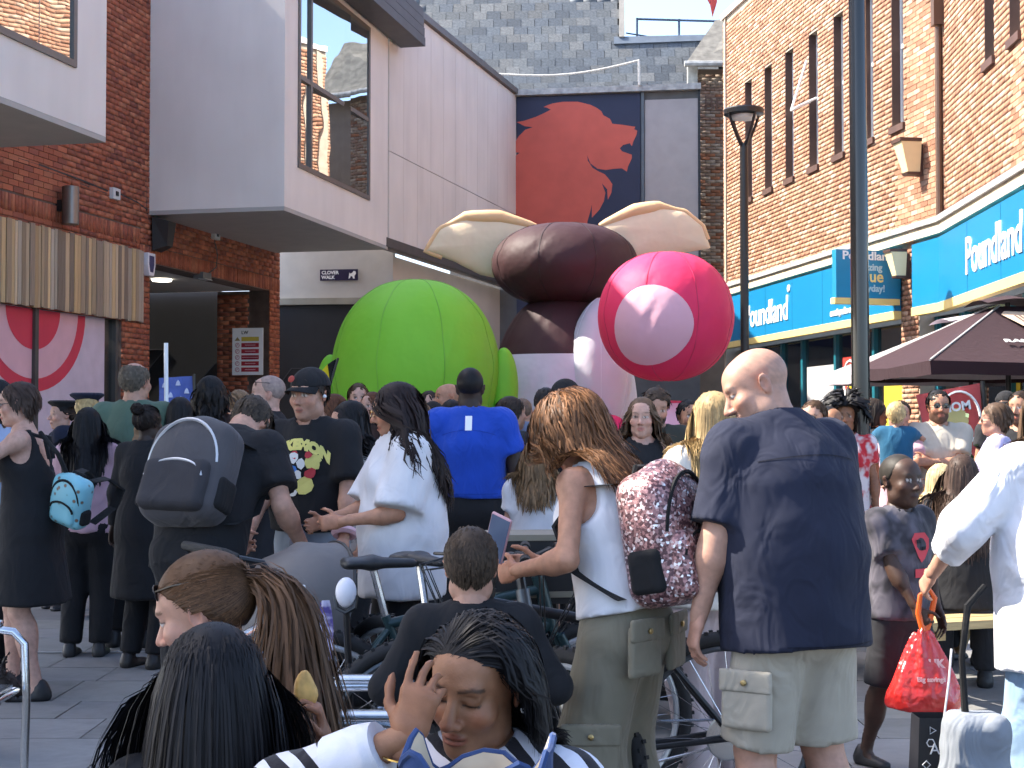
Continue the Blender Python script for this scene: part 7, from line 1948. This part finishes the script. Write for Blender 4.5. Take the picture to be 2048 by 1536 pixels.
for k, (a, b) in enumerate(((-.02, .30), (.03, .31), (.055, .30), (-.025, .26), (.02, .275), (.05, .27), (-.04, .19), (-.045, .12), (-.035, .06), (.06, .17), (-.05, .02), (.03, .03))):
    n_ = 3 + k % 5; dd.tube([(a + .013 * math.cos(t), -.0615 + b * .03, b + .013 * math.sin(t)) for t in np.linspace(0, 6.283, n_ + 1)[:-1]], .0022, 4, closed=True)
dd.build('doodles', wd, gb)
MB().tube([(.02, -.05, .34), (.04, -.04, .46), (.055, -.02, .56)], .004, 5).build('cord', mat('cord_clear', (.6, .6, .62), .3), gb)
# denim tote on the table edge
tt = empty('tote_bag', PX(955, 1530, 2.06), math.radians(-8), 'open dark denim tote bag with cream lining before the striped top', 'bag'); tt.location.z -= .238; tt.scale = (.86, .86, .9)
M_DD = cloth('dark_denim', (.028, .055, .15), folds=.5); M_LIN = mat('lining_cream', (.52, .44, .33), .85, var=.2, vscale=14)
def tote(inner, r):
    ring = []
    for k in range(36):
        t = 2 * math.pi * k / 36; x = (.118 - inner) * math.copysign(abs(math.cos(t)) ** .7, math.cos(t)); y = (.055 - inner) * math.copysign(abs(math.sin(t)) ** .7, math.sin(t))
        ring.append((x, y))
    V = []
    for j in range(9):
        f = j / 8
        for k, (x, y) in enumerate(ring):
            zz = .27 * f + (.022 * math.sin(k * .9) + .02 * math.cos(k * .35)) * f ** 3
            V.append((x * (1 + .05 * math.sin(k * .7) * f), y * (1 + .25 * f), zz))
    return V, [(j * 36 + k, j * 36 + (k + 1) % 36, (j + 1) * 36 + (k + 1) % 36, (j + 1) * 36 + k) for j in range(8) for k in range(36)]
V, Fq = tote(0, 0); mk('outer', V, Fq, M_DD, tt, True); V, Fq = tote(.006, 0); mk('lining', V, [f[::-1] for f in Fq], M_LIN, tt, True)
MB().tube([(0.118 * math.copysign(abs(math.cos(t)) ** .7, math.cos(t)) * (1 + .05 * math.sin(k * .7)), .055 * 1.25 * math.copysign(abs(math.sin(t)) ** .7, math.sin(t)), .27 + .022 * math.sin(k * .9) + .02 * math.cos(k * .35)) for k, t in enumerate(np.linspace(0, 6.283, 37)[:-1])], .006, 6, closed=True).build('hem', M_DD, tt, True)
sdf('wrapper', [ell((0, 0, .17), (.08, .035, .05), k=.01)], .008, mat('paper_food', (.62, .5, .36), .7, var=.25, vscale=20), tt, wrinkle(3, .012, 60))
# food in the girl's hand
fh = local(p_girl, p_girl['arms'][0][2]) + Vector((-.035, .0, .085))
fo_ = sdf('snack', [ell((0, 0, 0), (.02, .017, .034), k=.01)], .005, mat('bread_gold', (.62, .36, .10), .6, var=.3, vscale=40), None, wrinkle(8, .008, 90)); fo_.location = fh; tag(fo_, 'golden snack in the hand of the long-haired girl', 'food')
# black shopping bag with white letters by the green T-shirt
sb = empty('shopping_bag', PX(243, 920, 9.2) - Vector((0, 0, .17)), 0, 'black shopping bag with white lettering hanging by the sage T-shirt', 'bag')
MB().box((0, 0, .09), (.20, .08, .30)).build('bag_body', mat('bag_black', (.012, .012, .016)), sb); lettering('FFP. T& MP', .05, (-.085, -.042, .165), (1, 0, 0), (0, 0, 1), wd, sb, extrude=.001, width=.17); lettering('sports outlet', .03, (-.085, -.042, .125), (1, 0, 0), (0, 0, 1), wd, sb, extrude=.001, width=.17)
pb = empty('paper_bag', PX(285, 878, 9.0), 0, 'crumpled brown paper bag beside the coiled braids', 'bag'); sdf('bag_body', [rbox((0, 0, 0), (.055, .035, .075), .02)], .010, mat('kraft', (.26, .16, .09), .8, var=.3, vscale=20), pb, wrinkle(12, .012, 50))

# ---- bicycles
M_TYRE = mat('tyre_rubber', (.014, .014, .015), .75, var=.15, bump=.4, bscale=50); M_RIMW = mat('rim_alloy', (.62, .64, .66), .3, metal=.6, var=.05); M_STEEL = mat('steel', (.55, .56, .58), .25, metal=1, var=.05); M_GUNM = mat('frame_gunmetal', (.10, .11, .12), .35, metal=.5, var=.05); M_CABLE = mat('cable_sheath', (.02, .02, .021), .4, var=0)
def wheel(parent, c, rdir, R=.335, tw=.026, rim=M_RIMW, knob=True):
    """wheel in the bike's x-z plane at c"""
    c = Vector(c); n = 48
    w = MB(); w.tube([c + Vector((R * math.cos(t), 0, R * math.sin(t))) for t in np.linspace(0, 2 * math.pi, n + 1)[:-1]], tw, 10, closed=True)
    wo = w.build('wheel', M_TYRE, parent, True)
    if knob:
        kb = MB()
        for k in range(96):
            t = 2 * math.pi * k / 96; rr = R + tw - .001; M_ = Matrix.Rotation(-t + math.pi / 2, 3, 'Y')
            kb.box(tuple(c + Vector((rr * math.cos(t), (.010 if k % 2 else -.010), rr * math.sin(t)))), (.012, .014, .010), M=M_)
        kb.build('tread', M_TYRE, wo)
    rm = MB(); rm.tube([c + Vector(((R - tw - .008) * math.cos(t), 0, (R - tw - .008) * math.sin(t))) for t in np.linspace(0, 2 * math.pi, n + 1)[:-1]], .012, 8, closed=True); rm.build('rim', rim, wo, True)
    hb_ = MB(); hb_.tube([c + Vector((0, -.05, 0)), c + Vector((0, .05, 0))], .022, 10); hb_.build('hub', M_STEEL, wo, True)
    sp = MB()
    for k in range(28):
        t = 2 * math.pi * k / 28; sgn = 1 if k % 2 else -1
        sp.tube([c + Vector((.02 * math.cos(t + 1.2 * sgn), sgn * .03, .02 * math.sin(t + 1.2 * sgn))), c + Vector(((R - tw - .01) * math.cos(t), 0, (R - tw - .01) * math.sin(t)))], .0013, 3, caps=False)
    sp.build('spokes', M_STEEL, wo)
    dsk = MB(); dsk.lathe([(.075, -.001), (.08, 0), (.075, .001)], tuple(c + Vector((0, .04, 0))), 20, Matrix.Rotation(math.pi / 2, 3, 'X')); dsk.build('brake_disc', M_STEEL, wo)
def bicycle(lab, loc, rz, frame_m, rim=M_RIMW, fork_m=None, steer=0.0, lean=0.0, saddle_m=None):
    """front towards +x; wheel base 1.06"""
    o = empty('bicycle', loc, rz, lab, 'bicycle', 'parked bicycles'); o.rotation_euler = (lean, 0, rz)
    R = .345
    wheel(o, (-.46, 0, R), None, rim=rim); wheel(o, (.60, 0, R), None, rim=rim)
    bb = Vector((-.03, 0, .30)); st_ = Vector((-.20, 0, .74)); ht = Vector((.37, 0, .84)); hb2 = Vector((.41, 0, .70)); ra = Vector((-.46, 0, R))
    f = MB(); f.tube([bb, st_], .017, 10); f.tube([st_ + Vector((.01, 0, -.03)), ht + Vector((0, 0, -.02))], .019, 10); f.tube([bb, hb2], .023, 10); f.tube([ht + Vector((-.008, 0, .03)), hb2 + Vector((.008, 0, -.03))], .024, 12)
    for s_ in (-1, 1):
        f.tube([st_ + Vector((.01, s_ * .012, -.05)), ra + Vector((0, s_ * .055, .02))], .010, 8); f.tube([bb + Vector((0, s_ * .02, 0)), ra + Vector((0, s_ * .055, 0))], .011, 8)
    f.build('frame', frame_m, o, True)
    fk = MB(); cr = Vector((.43, 0, .64))
    fk.tube([hb2 + Vector((.008, 0, -.03)), cr], .02, 8); fk.tube([cr + Vector((0, -.06, 0)), cr + Vector((0, .06, 0))], .024, 8)
    for s_ in (-1, 1): fk.tube([cr + Vector((0, s_ * .06, .02)), cr.lerp(Vector((.60, 0, R)), .45) + Vector((0, s_ * .06, 0)), Vector((.60, s_ * .06, R))], [.018, .018, .021], 10)
    fk.build('fork', fork_m or frame_m, o, True)
    hd = MB(); top = ht + Vector((-.025, 0, .09)); stem = top + Vector((.07, 0, .03))
    hd.tube([ht, top], .016, 8); hd.tube([top, stem], .017, 8)
    c_, s2 = math.cos(steer), math.sin(steer)
    bar = [stem + Vector((-.06 * c_ - y * s2, y * c_ - .06 * s2 * 0, .03 + 0)) if abs(y) > .1 else stem + Vector((-y * s2, y * c_, 0)) for y in (-.33, -.16, -.06, 0, .06, .16, .33)]
    hd.tube(bar, .0125, 10); ho_ = hd.build('handlebar', M_POST, o, True)
    for a, b in ((bar[0], bar[1]), (bar[-1], bar[-2])):
        MB().tube([a, a.lerp(b, .72)], .0185, 12).build('grip', mat('grip_black', (.018, .018, .018), .8, bump=.6, bscale=150), ho_, True)
        MB().tube([a.lerp(b, .8) + Vector((.01, 0, -.01)), a.lerp(b, .55) + Vector((.07, 0, -.025)), a.lerp(b, .1) + Vector((.075, 0, -.03))], .006, 6).build('brake_lever', M_POST, ho_, True)
    cbm = MB()
    for s_ in (-1, 1):
        for w_ in (0, .02): cbm.tube([bar[1 if s_ < 0 else -2] + Vector((.02, 0, -.01)), stem + Vector((.16 + w_, s_ * .10, -.02)), ht + Vector((.13 + w_, s_ * .03, -.08)), hb2 + Vector((.03, s_ * .02, -.05)), cr + Vector((.02, s_ * .05, -.05))], .0028, 5)
    cbm.build('cables', M_CABLE, o, True)
    sp_ = MB(); sp_.tube([st_, st_ + Vector((-.045, 0, .17))], .014, 8); so_ = sp_.build('seat_post', M_STEEL, o, True)
    sq = st_ + Vector((-.05, 0, .19))
    sdf('saddle', [limb(np.array(sq) + (-.09, 0, 0), np.array(sq) + (.0, 0, 0), (.075, .022), (.05, .022), (0, 1, 0), k=.02), limb(np.array(sq) + (0, 0, 0), np.array(sq) + (.15, 0, -.005), (.045, .022), (.02, .016), (0, 1, 0), k=.03)], .009, saddle_m or mat('saddle_black', (.02, .02, .022), .45), o)
    ck = MB(); ck.lathe([(.09, -.003), (.095, 0), (.09, .003)], tuple(bb + Vector((0, -.045, 0))), 28, Matrix.Rotation(math.pi / 2, 3, 'X'))
    for s_, an in ((-1, .6), (1, .6 + math.pi)):
        e = bb + Vector((.17 * math.cos(an), s_ * .075, .17 * math.sin(an))); ck.tube([bb + Vector((0, s_ * .06, 0)), e], .010, 6); ck.box(tuple(e + Vector((0, s_ * .05, 0))), (.09, .09, .018))
    ck.build('crank', M_DARKMETAL, o)
    ch = MB(); ch.tube([bb + Vector((.0, -.045, .092)), ra + Vector((0, -.045, .045)), ra + Vector((-.045, -.045, 0)), ra + Vector((0, -.045, -.045)), bb + Vector((0, -.045, -.092))], .005, 5); ch.build('chain', M_STEEL, o)
    return o
# nearest bike: saddle behind the boy, handlebar by the auburn-haired woman
bicycle('mountain bike with silver fork and bare handlebar between the boy and the cargo trousers', (GX(985, 5.2) - .12, 5.25, 0), math.radians(-52), M_GUNM, fork_m=mat('fork_silver', (.55, .54, .50), .3, metal=.7, var=.15), steer=.9)
bicycle('dark bicycle with white rims and knobbly tyre behind the boy', (GX(880, 5.3), 5.35, 0), math.radians(14), mat('frame_teal', (.018, .045, .05), .35, metal=.2), steer=.2)
bicycle('black bicycle standing behind the beige shorts', (GX(1405, 5.0) - .36, 5.1, 0), math.radians(188), mat('frame_black', (.02, .02, .022), .35, metal=.2), rim=M_GUNM, steer=.3)
# aluminium cafe chairs
M_ALU = mat('aluminium', (.70, .71, .72), .22, metal=1, var=.06)
def chair(lab, loc, rz):
    o = empty('cafe_chair', loc, rz, lab, 'chair', 'aluminium cafe chairs')
    for s_ in (-1, 1):
        MB().tube([(s_ * .27, -.24, 0), (s_ * .27, -.25, .40), (s_ * .27, -.24, .60), (s_ * .27, -.20, .645), (s_ * .27, -.10, .66), (s_ * .265, .12, .655), (s_ * .25, .22, .69), (s_ * .22, .26, .82)], .0155, 10).build('arm_frame', M_ALU, o, True)
        MB().tube([(s_ * .24, .10, .45), (s_ * .25, .22, .2), (s_ * .26, .28, 0)], .0145, 10).build('leg', M_ALU, o, True)
        sdf('armrest', [rbox((s_ * .27, -.03, .678), (.028, .13, .012), .011)], .008, M_ALU, o)
    MB().tube([(-.25, -.22, .43), (.25, -.22, .43), (.25, .2, .43), (-.25, .2, .43)], .012, 8, closed=True).build('seat_frame', M_ALU, o, True)
    for k in range(6): MB().box((0, -.18 + k * .07, .447), (.48, .055, .012)).build('seat_slat', M_ALU, o)
    MB().tube([(-.22, .26, .82), (-.12, .29, .85), (.12, .29, .85), (.22, .26, .82)], .0155, 10).build('back_rail', M_ALU, o, True)
    for k in range(3): MB().tube([(-.24 + .01 * k, .235 + .012 * k, .56 + k * .085), (0, .27 + .012 * k, .56 + k * .085), (.24 - .01 * k, .235 + .012 * k, .56 + k * .085)], .010, 6).build('back_slat', M_ALU, o, True)
    return o
chair('polished aluminium chair between the ponytail and the raised hand', (GX(712, 4.05), 4.08, 0), math.radians(88))
chair('aluminium chair at the frame edge, only its curved arm showing', (-2.06, 5.3, 0), math.radians(92))
# small round table under the seated group (mostly out of frame)
# ---- pushchairs
def pushchair(lab, loc, rz, hood_m, scale=1.0):
    o = empty('pushchair', loc, rz, lab, 'pushchair', 'pushchairs'); o.scale = (scale,) * 3
    # front towards +y ; handle at -y
    for s_ in (-1, 1):
        MB().tube([(s_ * .25, -.52, 1.0), (s_ * .25, -.42, .98), (s_ * .25, -.20, .70), (s_ * .25, .35, .18)], .014, 8).build('side_tube', M_DARKMETAL, o, True)
        MB().tube([(s_ * .25, -.05, .56), (s_ * .25, -.38, .14)], .013, 8).build('rear_leg', M_DARKMETAL, o, True)
        for y in (.36, -.40):
            w = MB(); w.tube([(s_ * .26, y + .105 * math.cos(t), .125 + .105 * math.sin(t)) for t in np.linspace(0, 6.283, 25)[:-1]], .020, 8, closed=True); wo = w.build('wheel', M_TYRE, o, True)
            MB().tube([(s_ * .23, y, .125), (s_ * .29, y, .125)], .06, 14).build('hub_cap', mat('hub_grey', (.25, .25, .26), .5), wo, True)
    MB().tube([(-.25, -.52, 1.0), (-.22, -.56, 1.02), (.22, -.56, 1.02), (.25, -.52, 1.0)], .019, 10).build('handle', mat('grip_black', (.018, .018, .018)), o, True)
    V = []; nu, nv_ = 14, 10
    for j in range(nv_ + 1):
        a = math.radians(-15 + 120 * j / nv_)
        for k in range(nu + 1):
            b = math.pi * k / nu; rr = .40 * (1 + .018 * math.cos(j * math.pi))
            V.append((.27 * math.cos(b), -.08 - rr * math.sin(b) ** .6 * math.cos(a) * .95, .60 + rr * math.sin(b) ** .6 * math.sin(a) + .03))
    n0 = len(V); Fq = [(j * (nu + 1) + k, j * (nu + 1) + k + 1, (j + 1) * (nu + 1) + k + 1, (j + 1) * (nu + 1) + k) for j in range(nv_) for k in range(nu)]
    mk('hood', V, Fq, hood_m, o, True)
    for j in (0, 5, 10): MB().tube([V[j * (nu + 1) + k] for k in range(nu + 1)], .008, 6).build('hood_rib', M_DARKMETAL, o, True)
    sdf('seat', [rbox((0, -.12, .62), (.22, .05, .26), .04, Rx(math.radians(-20))), rbox((0, .08, .42), (.22, .20, .05), .04), rbox((0, .32, .32), (.20, .04, .12), .03, Rx(math.radians(25)))], .014, mat('seat_black', (.02, .02, .022), .8, var=.1), o)
    sdf('basket', [rbox((0, .0, .22), (.21, .28, .08), .05)], .016, mat('basket_mesh', (.03, .03, .033), .8), o)
    return o
M_HOOD = mat('hood_taupe', (.14, .125, .118), .55, var=.1, bump=.3, bscale=10, dist=.02)
pc = pushchair('taupe-hooded pushchair held by the bending man', (GX(655, 5.6), 5.8, 0), math.radians(-58), M_HOOD, .94)
pushchair('cream-hooded pushchair held by the black sleeveless top', (GX(1330, 7.2), 7.15, 0), math.radians(160), mat('hood_cream', (.55, .52, .48), .7))
bo = empty('water_bottle', PX(604, 1215, 5.42), 0, 'small clear water bottle in the taupe pushchair pocket', 'bottle'); m = MB(); m.lathe([(.026, -.08), (.027, .01), (.024, .03), (.011, .05), (.011, .062)], (0, 0, 0), 14); m.build('bottle_body', glass('bottle_clear', (.5, .52, .54), .15, .6), bo, True); MB().lathe([(.013, .062), (.013, .08), (.010, .082)], (0, 0, 0), 12).build('cap', M_PWHITE, bo, True)
pcl = cloth_sheet('cloth', PX(640, 1205, 5.1), PX(655, 1200, 5.05), PX(668, 1320, 5.05), PX(620, 1330, 5.1), recolor(cloth('purple_print', (.3, .3, .5)), _patch((.09, .07, .25), (.45, .44, .62), 22)), None, amp=.012); tag(pcl, 'purple patterned muslin cloth hanging from the pushchair', 'cloth')
wo_ = empty('bicycle_bell', PX(692, 1185, 5.0), 0, 'white egg-shaped shell in a black holder beside the white T-shirt', 'shell'); sdf('shell', [ell((0, 0, 0), (.036, .034, .052))], .008, mat('shell_white', (.72, .71, .76), .4, var=.04), wo_); MB().tube([(-.036, 0, -.01), (-.03, -.01, -.05), (0, -.01, -.066), (.03, -.01, -.05), (.036, 0, -.01)], .008, 6).build('holder', M_POST, wo_, True); MB().tube([(0, 0, -.06), (.01, .02, -.30), (.03, .05, -.95)], .012, 8).build('stem', M_POST, wo_, True); wo_.name = 'egg_shell'
# black crate on a carrier behind the boy
cr_ = empty('crate', (GX(1045, 5.6), 5.6, 0), math.radians(8), 'black crate with cream bands behind the handlebar', 'crate')
z0 = PX(1030, 1190, 5.6).z
MB().box((0, 0, z0 + .10), (.34, .26, .24)).build('crate_body', mat('crate_black', (.012, .012, .013), .6), cr_)
for z in (z0 + .015, z0 + .15, z0 + .225): MB().box((0, 0, z), (.352, .272, .022)).build('band', mat('band_cream', (.22, .20, .15), .6), cr_)
for sx in (-1, 1):
    for sy in (-1, 1): MB().tube([(sx * .14, sy * .1, 0), (sx * .14, sy * .1, z0)], .015, 6).build('leg', M_DARKMETAL, cr_)
# carrier bag of the white shirt woman, hung on a frame
gs = empty('sack', (GX(1955, 4.55), 4.6, 0), 0, 'grey cloth sack hanging beside the pale jeans', 'bag'); sdf('sack_body', [rbox((0, 0, .36), (.10, .08, .18), .06), ell((0, 0, .27), (.12, .09, .14), k=.04)], .012, cloth('sack_grey', (.22, .24, .27), folds=.9), gs, wrinkle(31, .012, 22)); MB().tube([(-.03, 0, .52), (-.04, 0, .70), (-.02, 0, .86), (.04, .02, .92)], [.012, .010, .012, .010], 8).build('sling', M_STRAP, gs, True)
# ---- picnic table
M_PINE = mat('pine', (.42, .30, .14), .7, var=.25, vscale=8, stretch=(1, 8, 8), bump=.2)
pt = empty('picnic_table', (GX(1880, 8.2), 8.2, 0), math.radians(20), 'wooden picnic table with bench behind the boy', 'table')
for k in range(5): MB().box((0, -.30 + k * .15, .74), (1.5, .135, .04)).build('plank', M_PINE, pt)
for s_ in (-1, 1):
    for k in range(2): MB().box((0, s_ * (.62 + k * .14), .44), (1.5, .125, .04)).build('bench_plank', M_PINE, pt)
    for q in (-1, 1): MB().tube([(s_ * .55, q * .25, .72), (s_ * .55, q * .62, 0)], .035, 4).build('leg', M_PINE, pt)
    MB().box((s_ * .55, 0, .40), (.05, 1.5, .08)).build('cross_beam', M_PINE, pt)
# planter greenery behind the seated women
ph = empty('planter', (GX(1790, 11.3) + .1, 11.6, 0), 0, 'dark planter with small green leaves behind the seated blond woman', 'planter')
MB().box((.25, 0, .42), (1.5, .35, .84)).build('trough', mat('trough_dark', (.03, .03, .03), .7), ph)
rgp = np.random.RandomState(2); V, Fq = [], []
for k in range(900):
    c_ = np.array([rgp.uniform(-.45, .95), rgp.uniform(-.2, .2), .86 + rgp.gamma(2, .06)]); a = nrm(rgp.normal(size=3)) * .035; b_ = nrm(np.cross(a, rgp.normal(size=3))) * .018; n0 = len(V)
    V += [c_ - a, c_ + b_, c_ + a, c_ - b_]; Fq.append((n0, n0 + 1, n0 + 2, n0 + 3))
lf = mk('leaves', V, np.array(Fq), mat('leaf_green', (.05, .11, .03), .6, var=.4, vscale=9), ph); tag(lf, kind='stuff')
# ---- dog at the frame edge
dg = empty('dog', (GX(-40, 6.3), 6.3, 0), math.radians(0), 'dark brown shaggy dog at the frame edge, ears up', 'dog')
gz = PX(20, 1395, 6.3).z
dp = [limb((-.34, .02, gz + .02), (-.02, 0, gz + .02), (.10, .12), (.085, .10), (0, 1, 0), k=.05), limb((-.02, 0, gz + .04), (.075, 0, gz + .05), .065, .055, k=.05), ell((.10, 0, gz + .055), (.062, .055, .055), k=.04), limb((.12, 0, gz + .045), (.185, 0, gz + .03), .034, .024, k=.03), ell((.195, 0, gz + .036), (.012, .014, .011), k=.006)]
for q in (-1, 1): dp += [limb((.075, q * .035, gz + .09), (.105, q * .05, gz + .165), (.022, .008), (.006, .005), (0, 1, 0), k=.015)]
for x_, hind in ((-.03, 0), (-.33, 1)):
    for q in (-1, 1):
        if hind: dp += [limb((x_, q * .06, gz - .0), (x_ + .05, q * .065, gz * .55), .06, .035, k=.03), limb((x_ + .05, q * .065, gz * .55), (x_ - .05, q * .065, .11), .032, .02, k=.02), limb((x_ - .05, q * .065, .11), (x_ - .03, q * .065, .02), .02, .019, k=.02), ell((x_ - .01, q * .065, .02), (.035, .024, .02), k=.01)]
        else: dp += [limb((x_, q * .055, gz), (x_ - .02, q * .06, gz * .55), .045, .03, k=.03), limb((x_ - .02, q * .06, gz * .55), (x_, q * .06, .03), .026, .019, k=.02), ell((x_ + .02, q * .06, .02), (.035, .024, .02), k=.01)]
dp.append(limb((-.42, .02, gz + .06), (-.55, .04, gz + .16), .03, .012, k=.03))
V, Q = surface(dp, .009, wrinkle(6, .008, 70)); dc = np.tile(np.array([.030, .021, .017]), (len(V), 1)); mk('body', V, Q, M_HAIR, dg, True, dc)
n_ = 2600; pick = rgp.choice(len(V), n_); Pn = V[pick]; ctr = np.array([-.1, .0, gz]); out_ = Pn - ctr; out_ /= np.linalg.norm(out_, axis=1, keepdims=True); L_ = rgp.uniform(.02, .045, (n_, 1))
pth = np.stack([Pn, Pn + out_ * L_ * .5 + np.array([-.006, 0, -.004]), Pn + out_ * L_ * .8 + np.array([-.016, 0, -.016])], axis=1)
v_, q_, c_ = locks(pth, np.full(n_, .0028), np.array([.030, .021, .017])[None] * rgp.uniform(.5, 1.7, (n_, 1))); mk('fur', v_, q_, M_HAIR, dg, True, c_)
# pale strip standing in for a thin line of sunlight on the paving
ml = MB(); ml.box((0, 0, .0175), (2.2, .035, .002)); lo_ = ml.build('sunlight_strip', mat('sunlight_strip_pale', (.55, .55, .56), .4, metal=.4), pv); lo_.location = (GX(130, 9.2), 9.2 - 4, 0)
